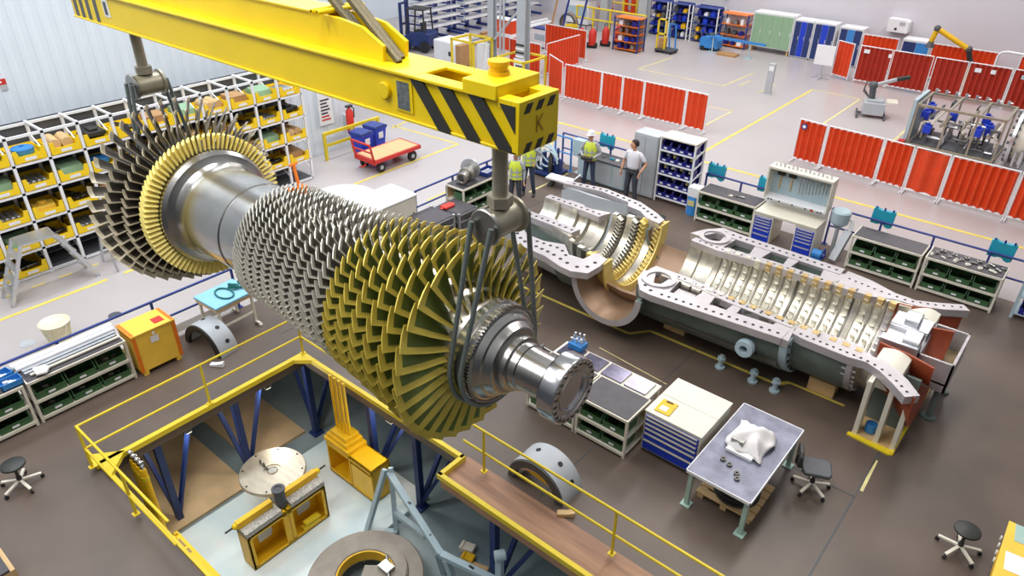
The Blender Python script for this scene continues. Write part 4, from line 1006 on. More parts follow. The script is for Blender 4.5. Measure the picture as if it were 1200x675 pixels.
b = MB(); b.prism([(x*.23, y*.21) for x, y in [(-1,-.6),(-.8,-.95),(.8,-.95),(1,-.6),(1,.7),(.75,1),(-.75,1),(-1,.7)]], 'z', .42, .49); b.build('seat', M['dkgrey'], t, bevel=.02)
b = MB(); b.prism([(y*.19, .66+z*.16) for y, z in [(-1,-.7),(-.7,-1),(.7,-1),(1,-.7),(1,.6),(.6,1),(-.6,1),(-1,.6)]], 'x', -.32, -.26); b.build('backrest', M['black'], t, bevel=.015)
b = MB(); b.tube([(-.1,0,.42),(-.28,0,.42),(-.33,0,.5),(-.33,0,.68)], .018, 8); b.build('back_bar', M['black'], t)
st0 = thing('swivel_stool', 'round black stool on chrome castors beside the orange cabinet', 'stool', (.55, 9.92, 0), .2, 'black swivel stools')
caster_base(st0)
b = MB(); b.lathe([(.43,0),(.43,.15),(.45,.18),(.48,.18),(.495,.16),(.5,0)], 'z', n=32); b.build('seat', M['black'], st0)
dup(st0, (-11.5, 1.3, 0), 1.1, 'round black stool on chrome castors on the deck below the left shelves', 'black swivel stools')
# orange cabinet in the corner
t = thing('orange_cabinet', 'orange yellow topped cabinet with papers at the right corner', 'cabinet', (1.5, 9.4, 0))
b = MB(); b.box(-.5,.8,-.9,.72,.04,.74); b.build('body', M['dkgrey'], t)
b = MB(); b.box(-.55,.85,-.95,.76,.74,.77); b.build('top_board', M['crate'], t, bevel=.005)
for i in range(4):
    b = MB(); b.lathe([(-.01,.025),(-.01,.04),(.01,.04),(.01,.025)], 'x', (-.57,.45-.16*i,.66), 14, closed_prof=True); b.build('hook_ring', M['cream'], t)
b = MB(); b.box(-.52,-.5,-.6,.5,.3,.55); b.build('side_panel', M['amber'], t)
for nm, m_, x, y, lab in (('paper_sheet','palegreen',1.18,9.98,'pale green paper on the orange cabinet top'),('paper_sheet','paper',1.16,9.35,'white paper sheet on the orange cabinet top')):
    b = MB(); b.box(-.13,.13,-.18,.18,0,.004); o = b.build(nm, M[m_]); o.location = (x,y,.772); o.rotation_euler.z = .1; tag(o, lab, 'paper')
# small wooden box at the left corner of the picture
t = thing('wooden_box', 'yellowish wooden box with dark top at the bottom left corner', 'box', (-9.75, .42, 0))
b = MB(); b.box(-.4,.3,-.3,.16,0,.36); b.build('body', M['wood'], t); b = MB(); b.box(-.4,.3,-.3,.1,.36,.4); b.build('top', M['matdark'], t)
# tray with valves, dark slab on the second bench row
t = thing('long_trolley', 'long flat trolley with dark glassy trays behind the low benches', 'trolley', (-5.45, 9.25, 0))
b = MB(); b.box(-1.05,1.05,-.24,.24,.78,.82); b.build('deck_plate', M['cream'], t)
for k in range(4):
    b = MB(); b.box(-.98+.5*k,-.98+.5*k+.44,-.19,.19,.82,.85); b.build('tray', mat('tray_glass_%d' % k, (96,92,112), .15, .5, .3, 6), t)
for x in (-1,1):
    for y in (-.2,.2): b = MB(); b.box(x*1-.025,x*1+.025,y-.025,y+.025,0,.78); b.build('leg', M['cream'], t)
t = thing('valve_block', 'blue box with a cluster of steel valves on the long flat trolley', 'valve block', (-6.2, 9.42, .852))
b = MB(); b.box(-.15,.15,-.12,.12,0,.12); b.build('box', M['sky'], t, bevel=.01)
for i in range(6): b = MB(); x, y = -.1+.1*(i%3), -.05+.1*(i//3); b.cyl((x,y,.12),(x,y,.22+.02*i),.022,n=8); b.cyl((x-.04,y,.2),(x+.04,y,.2),.015,n=8); b.build('valve', M['alu'], t)
for i in range(2):
    b = MB(); y = 9.75+.12*i; b.cyl((-7.4,y,.06),(-6.3,y-.05,.06),.02,n=8); b.box(-7.42,-7.36,y-.05,y+.05,0,.1); b.box(-6.34,-6.28,y-.1,y+.0,0,.1); o = b.build('steel_rod', M['steel2']); tag(o, ['steel rod on feet nearest the long trolley','second steel rod on feet, nearer the casing'][i], 'rod', 'rods on the deck behind the coupling')
# ---------------------------------------------------------------- yellow hand rails round the pit
def hand_rail(pts, posts, label, ground=0):
    x0, y0 = pts[0]
    t = thing('hand_rail', label, 'railing', (x0, y0, ground))
    for nm, h in (('top_rail', 1.0), ('middle_rail', .52)):
        b = MB()
        for (a, c), (d_, e_) in zip(pts[:-1], pts[1:]): b.cyl((a-x0, c-y0, h), (d_-x0, e_-y0, h), .022, n=10)
        for (a, c) in pts: b.ball((a-x0, c-y0, h), .024, 10)
        b.build(nm, M['yellow_rail'], t)
    for (a, c) in posts:
        b = MB(); b.cyl((a-x0, c-y0, .1), (a-x0, c-y0, 1.0), .024, n=10); b.box(a-x0-.05, a-x0+.05, c-y0-.05, c-y0+.05, .1, .12); b.build('post', M['yellow_rail'], t)
    return t
hand_rail([(-8.0,2.2),(-10.93,2.2),(-10.93,6.42),(-8.6,6.42)], [(-10.93,2.2),(-10.93,4.34),(-10.93,6.42),(-9.4,2.2)], 'yellow hand rail along the left and front edges of the pit')
hand_rail([(-6.35,6.4),(-1.2,6.4)], [(-5.9,6.4),(-3.36,6.4),(-1.3,6.4)], 'yellow hand rail beside the brown wooden walkway')

# ---------------------------------------------------------------- things in the pit
PZ = -2.06
for i in range(4):
    x = -10.86 + .125*i
    t = thing('hydraulic_ram', 'yellow vertical ram with a chrome head at the pit corner, ' + ['leftmost of four','second of four','third of four','nearest the box beam'][i], 'ram', (x, 2.78, PZ), 0, 'yellow rams at the pit corner')
    b = MB(); b.lathe([(0,0),(0,.055),(1.92,.055),(1.96,.045),(1.96,0)], 'z', n=18); b.build('tube', M['amber'], t)
    b = MB(); b.lathe([(1.7,.055),(1.7,.061),(1.8,.061),(1.8,.055)], 'z', n=18, closed_prof=True); b.build('collar', M['yellow_rail'], t)
    b = MB(); b.cyl((0,0,1.96),(0,0,2.06),.032,n=16); b.ball((0,0,2.1),.055,14); b.cyl((-.05,0,2.08),(.05,0,2.08),.03,n=12); b.build('rod_eye', M['chrome'], t)
t = thing('box_beam', 'yellow steel box beam with a slot along the front edge of the pit', 'beam', (-9.3, 2.6, -1.06))
b = MB(); b.box(-.3,2.2,-.13,.13,-.14,.16); b.build('box_section', M['yellow'], t, bevel=.012)
b = MB(); b.box(-.1,.12,-.07,.07,.16,.166); b.box(.18,.3,-.07,.07,.16,.166); b.build('slot', M['card'], t)
b = MB(); b.box(-.25,-.2,.0,.1,.16,.2); b.box(-.25,-.12,.0,.04,.16,.2); b.build('lug', M['amber'], t)
for x in (-.2, 1.9): b = MB(); b.box(x-.08,x+.08,-.08,.08,-1.1,-.14); b.build('leg', M['amber'], t)
# roller stand
t = thing('roller_stand', 'yellow welded roller stand with two windows and a black roller on top', 'stand', (-8.98, 4.32, PZ))
b = MB(); W_, D_, H_ = .82, .17, .84
b.box(-D_,-D_+.03,-W_,W_,0,H_)
b.box(-D_,D_,-W_,W_,0,.035); b.box(-D_,D_,-W_,W_,H_-.05,H_)
for y in (-W_, -.02, W_-.04): b.box(-D_,D_,y,y+.04,0,H_)
for (y0,y1) in ((-W_,-.02),(0,W_)):
    b.box(D_-.03,D_,y0,y1,0,.09); b.box(D_-.03,D_,y0,y1,H_-.09,H_); b.box(D_-.03,D_,y0,y0+.09,.05,H_-.05); b.box(D_-.03,D_,y1-.09,y1,.05,H_-.05)
b.build('frame', M['amber'], t, bevel=.006)
for y in (-.5, .34):
    b = MB(); b.prism([(y,.2),(y+.26,.2),(y+.29,.3),(y+.26,.5),(y,.5)], 'x', -D_+.03, -D_+.034); b.build('window', M['plate'], t)
M['granular'] = mat('speckled_plate', (176,172,164), .7, .1, .5, 40)
for s_ in (-1,1):
    b = MB(); b.box(-.17,.17,s_*.46-.36,s_*.46+.36,H_,H_+.1); b.build('top_plate', M['granular'], t)
    b = MB(); b.box(-.13,-.02,s_*.48-.36,s_*.48+.34,H_+.1,H_+.24); b.build('slide_bar', M['amber'], t, bevel=.01)
    b = MB(); b.ball((-.08,s_*.86,H_+.17),.06,12); bb_ = b.build('bar_end', M['yellow'], t)
    b = MB(); b.cyl((-.08,s_*.86,H_+.17),(-.08,s_*1.05,H_+.17),.018,n=10); b.build('spindle', M['black'], bb_)
b = MB(); b.lathe([(H_+.05,.1),(H_+.4,.1),(H_+.42,.12),(H_+.46,.12),(H_+.46,.07),(H_+.44,.06),(H_+.44,0)], 'z', (.0,0,0), 22); b.build('jack', M['dkgrey'], t)
b = MB(); b.box(.06,.18,.25,.6,.1,.14); b.box(.06,.18,.3,.62,.18,.22); b.build('spare_bar', M['yellow_rail'], t)
# big steel disc on a column
t = thing('steel_disc', 'large round brushed steel disc on a column behind the roller stand', 'disc', (-9.86, 4.72, PZ))
M['discsteel'] = mat('brushed_disc', (196,186,168), .4, .75, .12, 3, stretch=(1,5,1))
b = MB(); b.lathe([(.78,.09),(.78,.6),(.8,.625),(.84,.625),(.86,.61),(.86,.16),(.84,.16),(.84,.1),(.86,.09)], 'z', n=64, closed_prof=True); b.build('disc_plate', M['discsteel'], t, ang=.5)
b = MB(); b.lathe([(0,.2),(.05,.2),(.06,.14),(.78,.14),(.85,.08),(.85,0)], 'z', n=28); b.build('column', M['steel2'], t)
for dx in (-.02,.1):
    b = MB(); b.bar((dx-.3,-.05,.86),(dx-.3,-.05,.95),.03); b.bar((dx-.3,-.05,.87),(dx-.18,-.05,.87),.03); b.build('clamp', M['steeld'], t)
for i in range(8): b = MB(); a = i*PI/4; b.cyl((.56*math.cos(a),.56*math.sin(a),.86),(.56*math.cos(a),.56*math.sin(a),.866),.02,n=10); b.build('bolt', M['bolt'], t)
# yellow pedestal with rods
t = thing('yellow_pedestal', 'yellow stepped pedestal with four upright rods under the rotor', 'pedestal', (-9.05, 6.12, PZ))
b = MB(); X0, X1, Y0, Y1, H_ = -.72, .68, -.22, .24, .86
b.box(X0,X1,Y1-.03,Y1,0,H_); b.box(X0,X1,Y0,Y1,H_-.04,H_); b.box(X0,X1,Y0,Y1,0,.04)
for x in (X0, -.03, X1-.04): b.box(x,x+.04,Y0,Y1,0,H_)
b.box(X0,X1,Y0,Y0+.03,H_-.12,H_); b.box(X0,X1,Y0,Y0+.03,0,.1)
b.build('frame', M['amber'], t, bevel=.006)
b = MB(); b.box(.02,.63,Y0+.01,Y0+.03,.1,.66); b.build('cover_board', M['crate'], t)
for k, (x0,x1,z) in enumerate(((-.74,.02,0),(-.68,-.06,.1),(-.6,-.12,.2))):
    b = MB(); b.box(x0,x1,Y0-.02+.04*k,Y1-.03*k,H_+z,H_+z+.1); b.build('step_plate', M['amber'], t, bevel=.008)
for i in range(4):
    b = MB(); x = -.56+.13*i; b.cyl((x,.0,H_+.3),(x,.0,2.45),.03,n=12); b.build('rod', M['amber'], t)
# big flange ring lying on blocks
t = thing('flange_ring', 'large round grey flange ring with a yellow rimmed opening at the bottom of the view', 'ring', (-7.0, 4.55, PZ))
M['castgrey'] = mat('cast_grey', (150,140,128), .55, .3, .12, 4)
b = MB(); b.lathe([(.14,.5),(.14,1.0),(.34,1.0),(.36,.98),(.36,.74),(.42,.72),(.42,.52),(.4,.5)], 'z', n=64, closed_prof=True); b.build('ring_body', M['castgrey'], t, ang=.5)
b = MB(); b.lathe([(.2,.47),(.2,.5),(.405,.5),(.41,.47)], 'z', n=56, closed_prof=True); b.build('inner_lip', M['amber'], t)
b = MB(); b.prism([(r_*math.cos(a), r_*math.sin(a)) for r_, a in [(.7,-.2+.1*k) for k in range(12)]] + [(-.12,.1),(.2,-.4)], 'z', .42, .46); b.build('half_plate', M['castgrey'], t)
b = MB(); b.box(.1,.34,.2,.38,.46,.54); b.cyl((.05,.45,.5),(.45,.15,.5),.03,n=10); b.build('clamp', M['steel2'], t)
for a in (.4,2.5,4.6): b = MB(); b.box(.75*math.cos(a)-.12,.75*math.cos(a)+.12,.75*math.sin(a)-.12,.75*math.sin(a)+.12,0,.14); b.build('support_block', M['wood'], t)
# pale grey engine frame
t = thing('trestle_frame', 'pale grey welded trestle frame with slotted arms beside the flange ring', 'frame', (-7.0, 5.6, -2.16))
P_ = lambda x,y,z: (x+7.0, y-5.6, z+2.16)
b = MB()
b.bar(P_(-7.95,6.0,-1.0), P_(-6.1,5.5,-1.3), .12, .1); b.bar(P_(-6.1,5.5,-1.3), P_(-4.9,5.75,-1.3), .12, .1); b.build('upper_arm', M['greybl'], t, bevel=.006)
b = MB(); b.bar(P_(-8.0,5.95,-.9), P_(-8.0,5.35,-2.14), .09, .09); b.bar(P_(-7.95,6.05,-.9), P_(-7.6,5.75,-2.14), .09, .09); b.build('upright', M['greybl'], t, bevel=.006)
b = MB(); b.bar(P_(-8.0,5.45,-2.1), P_(-7.55,5.75,-2.1), .1, .08); b.bar(P_(-7.7,5.85,-1.75), P_(-6.6,5.62,-1.35), .1, .09); b.build('cross_brace', M['greybl'], t, bevel=.006)
b = MB(); b.bar(P_(-6.2,5.52,-1.35), P_(-6.3,5.72,-2.14), .1, .1); b.bar(P_(-6.0,5.5,-1.35), P_(-5.75,5.55,-2.14), .1, .1); b.build('leg', M['greybl'], t, bevel=.006)
b = MB(); b.bar(P_(-4.95,5.7,-1.3), P_(-4.95,5.7,-.55), .09, .12); b.bar(P_(-5.0,5.72,-1.3), P_(-5.15,5.7,-2.14), .1, .1); b.cyl(P_(-5.0,5.64,-.58), P_(-4.9,5.78,-.58), .09, n=16); b.build('end_upright', M['greybl'], t, bevel=.006)
for q, z in ((-7.2,-1.08),(-6.5,-1.2),(-5.5,-1.25)):
    b = MB(); yy = 6.0-(q+7.95)*.27 if q < -6.1 else 5.5+(q+6.1)*.2
    b.box(q+7-.05,q+7+.05,yy-5.6-.02,yy-5.6+.02,z+2.16-.02,z+2.16+.012); b.build('slot', M['black'], t)
for i, (x, y, w_, d_, h_, m_, lab) in enumerate(((-6.3,6.35,.14,.09,.12,'cream','small white block on the pit floor under the deck edge'),(-6.15,6.2,.12,.08,.1,'amber','small yellow block on the pit floor beside a wooden plank'),(-5.9,6.15,.22,.1,.05,'wood','short wooden plank on the pit floor beside the small blocks'))):
    b = MB(); b.box(-w_,w_,-d_,d_,0,h_); b.box(-w_*.8,-w_*.5,-d_*.9,d_*.9,h_,h_+.02); o = b.build('floor_block', M[m_], bevel=.01); o.location = (x,y,-2.158); o.rotation_euler.z = .3; tag(o, lab, 'block')

# ---------------------------------------------------------------- half shells standing on the deck
def half_shell(x, y, R, L_, rz, label, extra):
    t = thing('half_shell', label, 'half shell', (x, y, .0), rz)
    b = MB(); b.lathe([(0,R*.86),(0,R),(L_,R),(L_,R*.86)], 'y', n=32, a0=0, a1=PI, closed_prof=True); b.build('shell', M['grey'], t, ang=.5)
    b = MB(); b.lathe([(-.03,R*.74),(-.03,R*.97),(.03,R*.97),(.03,R*.74)], 'y', n=32, a0=0, a1=PI, closed_prof=True); b.build('front_ring', M['rubber'] if not extra else M['dkgrey'], t)
    for a in (.5, 1.1, 1.9, 2.6):
        b = MB(); b.cyl((R*.995*math.cos(a), L_*.6, R*.995*math.sin(a)), (R*1.012*math.cos(a), L_*.6, R*1.012*math.sin(a)), .045, n=14); b.build('port', M['bolt'], t)
    if extra:
        b = MB(); b.lathe([(.02,R*.6),(.02,R*.74),(.12,R*.74),(.12,R*.6)], 'y', n=28, a0=.3, a1=PI-.3, closed_prof=True); b.build('inner_ring', M['chrome'], t)
        b = MB(); b.bar((-.25,.1,.26),(.3,.1,.2),.06,.08); b.build('yellow_strap', M['amber'], t)
    return t
half_shell(-5.06, 6.72, .58, .5, 0, 'grey half ring shell with a dark ribbed front behind the walkway hand rail', True)
half_shell(-12.72, 5.22, .58, .42, .12, 'grey half ring shell standing open beside the orange crate', False)
for x, y, lab in ((-4.36,6.62,'wooden chock beside the half ring shell behind the walkway rail'),(-12.0,5.1,'white chock beside the half ring shell near the crate')):
    b = MB(); b.prism([(-.14,0),(.14,0),(.14,.1),(.0,.06),(-.14,.05)], 'y', -.05, .05); o = b.build('chock', M['wood'] if x > -8 else M['white'], bevel=.005); o.location = (x,y,.003); o.rotation_euler.z = .6; tag(o, lab, 'chock')

# ---------------------------------------------------------------- crate, blue table
t = thing('plywood_crate', 'orange yellow plywood crate with red edges beside the left shelf', 'crate', (-13.07, 4.38, 0))
b = MB(); b.box(-.3,.3,-.42,.42,.1,.92); b.build('box', M['crate'], t)
b = MB(); b.box(-.32,.32,-.44,.44,.92,.96); b.build('lid', M['crate'], t, bevel=.005)
for sy in (-1,1):
    b = MB(); b.box(.3,.315,sy*.42-.04,sy*.42+.02*(sy < 0)+.0+.02,.1,.96) if False else b.box(.3,.314,sy*.4-.035,sy*.4+.035,.1,.93); b.box(-.3,.3,sy*.42-.0,sy*.42+.012*sy,.86,.93) if sy > 0 else b.box(-.3,.3,-.432,-.42,.86,.93)
    b.box(-.3,.3,sy*.4-.03,sy*.4+.03,.96,.966); b.build('edge_strip', M['orange'], t)
for sy in (-.34,.34): b = MB(); b.box(-.3,.3,sy-.05,sy+.05,0,.1); b.build('runner', M['crate'], t)
b = MB(); b.box(.314,.318,-.1,.06,.66,.8); b.cyl((.31,-.02,.86),(.33,-.02,.86),.03,n=12); b.build('label_card', M['white'], t)
b = MB(); b.box(-.02,.2,.1,.3,.962,.966); b.build('stencil', M['cartred'], t)
t = thing('side_table', 'small table with a light blue top and cream legs beside the grey half shell', 'table', (-13.08, 6.08, 0), .06)
b = MB(); b.box(-.4,.4,-.48,.48,.78,.83); b.build('tabletop', M['ltblue'], t, bevel=.006)
b = MB(); b.box(-.38,.38,-.46,.46,.7,.78); b.build('apron', M['wood'], t)
for sx in (-1,1):
    for sy in (-1,1): b = MB(); b.bar((sx*.34,sy*.4,.7),(sx*.34,sy*.4,.06),.05); b.bar((sx*.3,sy*.4,.05),(sx*.5,sy*.4,.05),.05,.04); b.cyl((sx*.5,sy*.4,0),(sx*.5,sy*.4,.04),.04,n=10); b.build('leg', M['cream'], t)
b = MB(); b.bar((.34,-.4,.3),(.34,.4,.3),.04); b.build('stretcher', M['cream'], t)
b = MB(); b.tube([(.05+.26*math.cos(a*PI/10), -.05+.16*math.sin(a*PI/10), .02) for a in range(20)], .018, 8, closed=True); b.tube([(-.2,.2,.03),(0,.3,.05),(.1,.2,.07),(-.05,.1,.05),(.15,.34,.04),(-.1,.38,.06)], .03, 8)
o = b.build('green_strap', mat('teal_strap', (34,110,104), .7, 0, .15, 10)); o.location = (-13.1,6.12,.832); tag(o, 'coiled teal lifting strap on the light blue table', 'strap')

# ---------------------------------------------------------------- black cases, grey cabinet, round cover
t = thing('equipment_case', 'black topped silver case nearest the grey cabinet', 'case', (-12.85, 12.0, 0), 0, 'black equipment cases by the rail')
b = MB(); b.box(-.42,.42,-.42,.42,.06,.58); b.build('body', M['dkgrey'], t)
b = MB()
for x in (-.42,.42):
    for y in (-.42,.42): b.box(x-.03,x+.03,y-.03,y+.03,0,.62)
for z in (.06,.34,.56): b.box(.42,.45,-.44,.44,z-.02,z+.02); b.box(-.45,-.42,-.44,.44,z-.02,z+.02); b.box(-.44,.44,-.45,-.42,z-.02,z+.02); b.box(-.44,.44,.42,.45,z-.02,z+.02)
b.build('edge_frame', M['alu'], t)
b = MB(); b.box(-.42,.42,-.42,.42,.58,.61); b.build('lid', M['matdark'], t)
b = MB(); b.box(.45,.47,-.15,.15,.4,.44); b.build('handle', M['black'], t)
dup(t, (-12.8, 12.92, 0), 0, 'black topped silver case between its twin and the low bin shelf').scale = (1,.82,.95)
b = MB(); b.prism([(-.12,-.2),(.12,-.22),(.14,.1),(.05,.2),(-.1,.14)], 'z', 0, .06); b.box(-.05,.05,-.3,-.2,.01,.04); o = b.build('red_tool', M['cartred'], bevel=.01); o.location = (-12.95,12.75,.583); tag(o, 'red tool lying on the second black case', 'tool')
t = thing('machine_cabinet', 'large plain grey cabinet with white top behind the compressor blades', 'cabinet', (-13.85, 10.75, 0))
b = MB(); b.box(-.5,.5,-1.2,1.2,.04,1.06); b.build('body', M['cream'], t, bevel=.01)
b = MB(); b.box(-.53,.53,-1.23,1.23,1.06,1.1); b.build('top_board', M['white'], t)
for y in (-.6,.6): b = MB(); b.box(.5,.512,y-.57,y+.57,.1,1.02); q = b.build('door', M['cream'], t); b = MB(); b.box(.512,.53,y+.45,y+.48,.5,.62); b.build('handle', M['dkgrey'], q)
t = thing('round_cover', 'round pale grey domed cover on the floor behind the grey cabinet', 'cover', (-16.0, 11.5, 0))
M['covergrey'] = mat('cover_grey', (202,200,202), .5, 0, .03, 2)
b = MB(); b.lathe([(0,1.05),(.3,1.05),(.34,1.02),(.4,.9),(.46,.6),(.49,.3),(.5,0)], 'z', n=48); b.build('dome', M['covergrey'], t)
b = MB(); b.lathe([(.0,1.05),(0,1.1),(.06,1.1),(.06,1.05)], 'z', n=48, closed_prof=True); b.build('base_rim', M['grey'], t)

# ---------------------------------------------------------------- plastic wrapped drum and floor bits
t = thing('wrapped_drum', 'drum wrapped in yellowish plastic film on the grey floor', 'drum', (-15.15, 3.38, 0))
M['film'] = mat('plastic_film', (226,220,186), .3, 0, .1, 9)
b = MB(); b.lathe([(0,0),(0,.2),(.06,.23),(.25,.2),(.5,.26),(.56,.3),(.57,.28),(.52,.22),(.5,0)], 'z', n=28); b.build('film', M['film'], t)
b = MB()
for i in range(12): a = i*.52; b.bar((.2*math.cos(a),.2*math.sin(a),.02),(.27*math.cos(a+.4),.27*math.sin(a+.4),.5),.02,.01)
b.build('fold', M['film'], t)
for i, (x, y) in enumerate(((-15.9,3.7),(-15.7,2.9),(-15.4,4.6),(-14.9,2.4))):
    b = MB(); b.cyl((0,0,0),(0,0,.01),.14,n=20); b.cyl((0,0,.01),(0,0,.018),.08,n=16); o = b.build('floor_anchor', M['grey'] if i % 2 else M['dkgrey']); o.location = (x,y,.0005); tag(o, ['dark round floor plate beyond the wrapped drum','grey round floor plate nearest the picture edge','dark round floor plate toward the crate','grey round floor plate before the wrapped drum'][i], 'floor plate')

# ---------------------------------------------------------------- red cart, blue bins, yellow barrier
t = thing('platform_cart', 'red platform cart with a plywood bed on black wheels', 'cart', (-17.7, 14.75, 0))
b = MB(); b.box(-.5,.5,-.95,.95,.42,.48); b.box(-.52,-.46,-1.0,1.0,.38,.5); b.box(.46,.52,-1.0,1.0,.38,.5); b.box(-.5,.5,-1.0,-.94,.34,.5); b.box(-.5,.5,.94,1.0,.38,.5); b.build('chassis', M['cartred'], t, bevel=.006)
b = MB(); b.box(-.45,.45,-.92,.0,.48,.505); b.box(-.45,.45,.01,.92,.48,.505); b.build('bed', M['wood'], t)
for sx in (-.4,.4):
    for sy in (-.68,.68):
        b = MB(); b.lathe([(-.05,.05),(-.05,.16),(-.035,.18),(.035,.18),(.05,.16),(.05,.05)], 'x', (sx,sy,.18), 22, closed_prof=True); w_ = b.build('wheel', M['rubber'], t); b = MB(); b.cyl((sx-.055,sy,.18),(sx+.055,sy,.18),.07,n=14); b.build('hub', M['grey'], w_)
b = MB(); 
for s_ in (-.45,.45): b.bar((s_,-.98,.4),(s_,-1.1,1.02),.05)
b.bar((-.45,-1.1,1.02),(.45,-1.1,1.02),.05); b.bar((-.45,-1.05,.75),(.45,-1.05,.75),.04); b.build('push_handle', M['cartred'], t)
b = MB(); b.tube([(.1,-1.05,.3),(.3,-1.3,.35),(.5,-1.6,.5)], .025, 8); b.build('drawbar', M['cartred'], t)
t = thing('wheelie_bin', 'blue wheeled bin nearer the red cart handle', 'bin', (-18.75, 14.55, 0), .1, 'blue wheeled bins')
b = MB(); vs = []
for z, a in ((.08,.2),(.85,.27)): vs += [(-a,-a,z),(a,-a,z),(a,a,z),(-a,a,z)]
b.add(vs, [(0,3,2,1),(4,5,6,7),(0,1,5,4),(1,2,6,5),(2,3,7,6),(3,0,4,7)]); b.box(-.29,.29,-.29,.29,.8,.86); b.build('body', M['royal'], t, bevel=.015)
b = MB(); b.prism([(-.32,.86),(.3,.86),(.31,.9),(.1,.96),(-.3,.95)], 'x', -.3, .3); b.build('lid', M['blue'], t, bevel=.015)
for s_ in (-.2,.2): b = MB(); b.cyl((s_-.03,.24,.1),(s_+.03,.24,.1),.1,n=16); b.build('wheel', M['rubber'], t)
b = MB(); b.box(.262,.268,-.12,.1,.5,.72); b.build('sticker', M['white'], t)
dup(t, (-18.95, 15.3, 0), .1, 'blue wheeled bin farther along, half behind its twin')
t = thing('barrier_rail', 'yellow barrier rail before the wall signs', 'barrier', (-19.45, 13.55, 0))
b = MB()
for i in range(3): b.bar((0,1.15*i,0),(0,1.15*i,.92),.09)
b.build('post', M['yellow_rail'], t); b = MB(); b.bar((0,-.04,.9),(0,2.36,.9),.07,.1); b.build('top_rail', M['yellow_rail'], t); b = MB(); b.bar((0,0,.5),(0,2.32,.5),.06,.09); b.build('middle_rail', M['yellow_rail'], t)
# signs and extinguishers on the left wall
t = thing('wall_panel', 'white notice board with black and red lines on the left wall', 'notice board', (-19.97, 14.1, 1.0))
b = MB(); b.box(0,.03,-.28,.28,0,1.2); b.build('board', M['white'], t)
for k in range(7): b = MB(); b.box(.03,.036,-.2,.16-.05*(k%3),.15+.11*k,.2+.11*k); b.build('text_line', M['cartred'] if k < 2 else M['black'], t)
b = MB(); b.tube([(.03,.2+.12*math.cos(a*PI/8),1.1+.12*math.sin(a*PI/8)) for a in range(16)], .015, 6, closed=True); b.build('cable_loop', M['black'], t)
t = thing('fire_extinguisher', 'red fire extinguisher by the end of the left wall', 'fire extinguisher', (-19.75, 14.9, .55))
b = MB(); b.lathe([(0,0),(0,.13),(.75,.13),(.85,.05),(.9,.04),(.9,0)], 'z', n=18); b.build('cylinder', M['cartred'], t); b = MB(); b.box(-.06,.06,-.12,.12,.9,.96); b.tube([(0,.05,.93),(0,.2,.8),(0,.18,.5)], .02, 8); b.build('nozzle', M['black'], t)
b = MB(); b.box(-.27,-.1,-.1,.1,.1,.6); b.build('bracket', M['grey'], t)
t = thing('wall_sign', 'small red and grey sign high on the corrugated left wall', 'sign', (-20.01, 5.25, 4.1)); t.scale = (.6,.6,.6)
b = MB(); b.box(0,.02,-.14,.14,.1,.32); b.build('red_plate', M['cartred'], t); b = MB(); b.box(0,.018,-.1,.14,-.12,.1); b.build('grey_plate', M['grey'], t)
b = MB(); b.cyl((.022,-.05,.21),(.026,-.05,.21),.04,n=12); b.build('symbol', M['white'], t)
# pallet truck
t = thing('pallet_truck', 'orange hand pallet truck before the pallet rack', 'pallet truck', (-17.3, 11.0, 0), .12)
b = MB(); b.bar((0,0,.2),(-.15,0,1.15),.07); b.bar((-.15,-.15,1.15),(-.15,.15,1.15),.05); b.build('tiller', M['orange'], t)
b = MB(); b.box(-.12,.12,-.2,.2,.1,.5); b.build('pump_body', M['orange'], t, bevel=.02)
for s_ in (-.18,.18): b = MB(); b.box(-1.0,0,s_-.07,s_+.07,.06,.14); b.build('fork', M['orange'], t)
for s_ in (-.08,.08): b = MB(); b.cyl((.02,s_-.03,.08),(.02,s_+.03,.08),.08,n=14); b.build('wheel', M['rubber'], t)

# ---------------------------------------------------------------- pallet rack with yellow trays
RXF, RXB = -18.5, -19.45
NC, PIT_ = 12, .78
RY1 = 12.3; RY0 = RY1 - NC*PIT_
LV = [.08,.69,1.38,2.08,2.75]; RT = 3.42
rack = thing('pallet_rack', 'long white steel rack of yellow trays along the corrugated left wall', 'rack', (RXF, RY0, 0))
for c in range(NC+1):
    b = MB(); y = c*PIT_
    b.box(-.06,0,y-.035,y+.035,0,RT); b.box(RXB-RXF,RXB-RXF+.06,y-.035,y+.035,0,RT); b.bar((-.03,y,RT-.03),(RXB-RXF+.03,y,RT-.03),.05)
    for k in range(4): b.bar((-.03,y,.3+.8*k),(RXB-RXF+.03,y,.7+.8*k),.03)
    b.build('upright_frame', M['white'], rack)
for z in LV + [RT-.03]:
    b = MB(); b.box(-.045,0,0,NC*PIT_,z-.06,z); b.box(RXB-RXF,RXB-RXF+.045,0,NC*PIT_,z-.06,z); b.build('beam', M['white'], rack)
for z in LV[:]:
    b = MB(); b.box(RXB-RXF+.05,-.05,.0,NC*PIT_,z-.03,z-.005); b.build('shelf_board', M['dkgrey'], rack)
b = MB(); b.box(RXB-RXF-.03,RXB-RXF-.01,0,NC*PIT_,0,RT); b.build('back_sheet', M['dkgrey'], rack)
M['trayyel'] = mat('tray_yellow', (240,202,24), .45, 0, .06, 4)
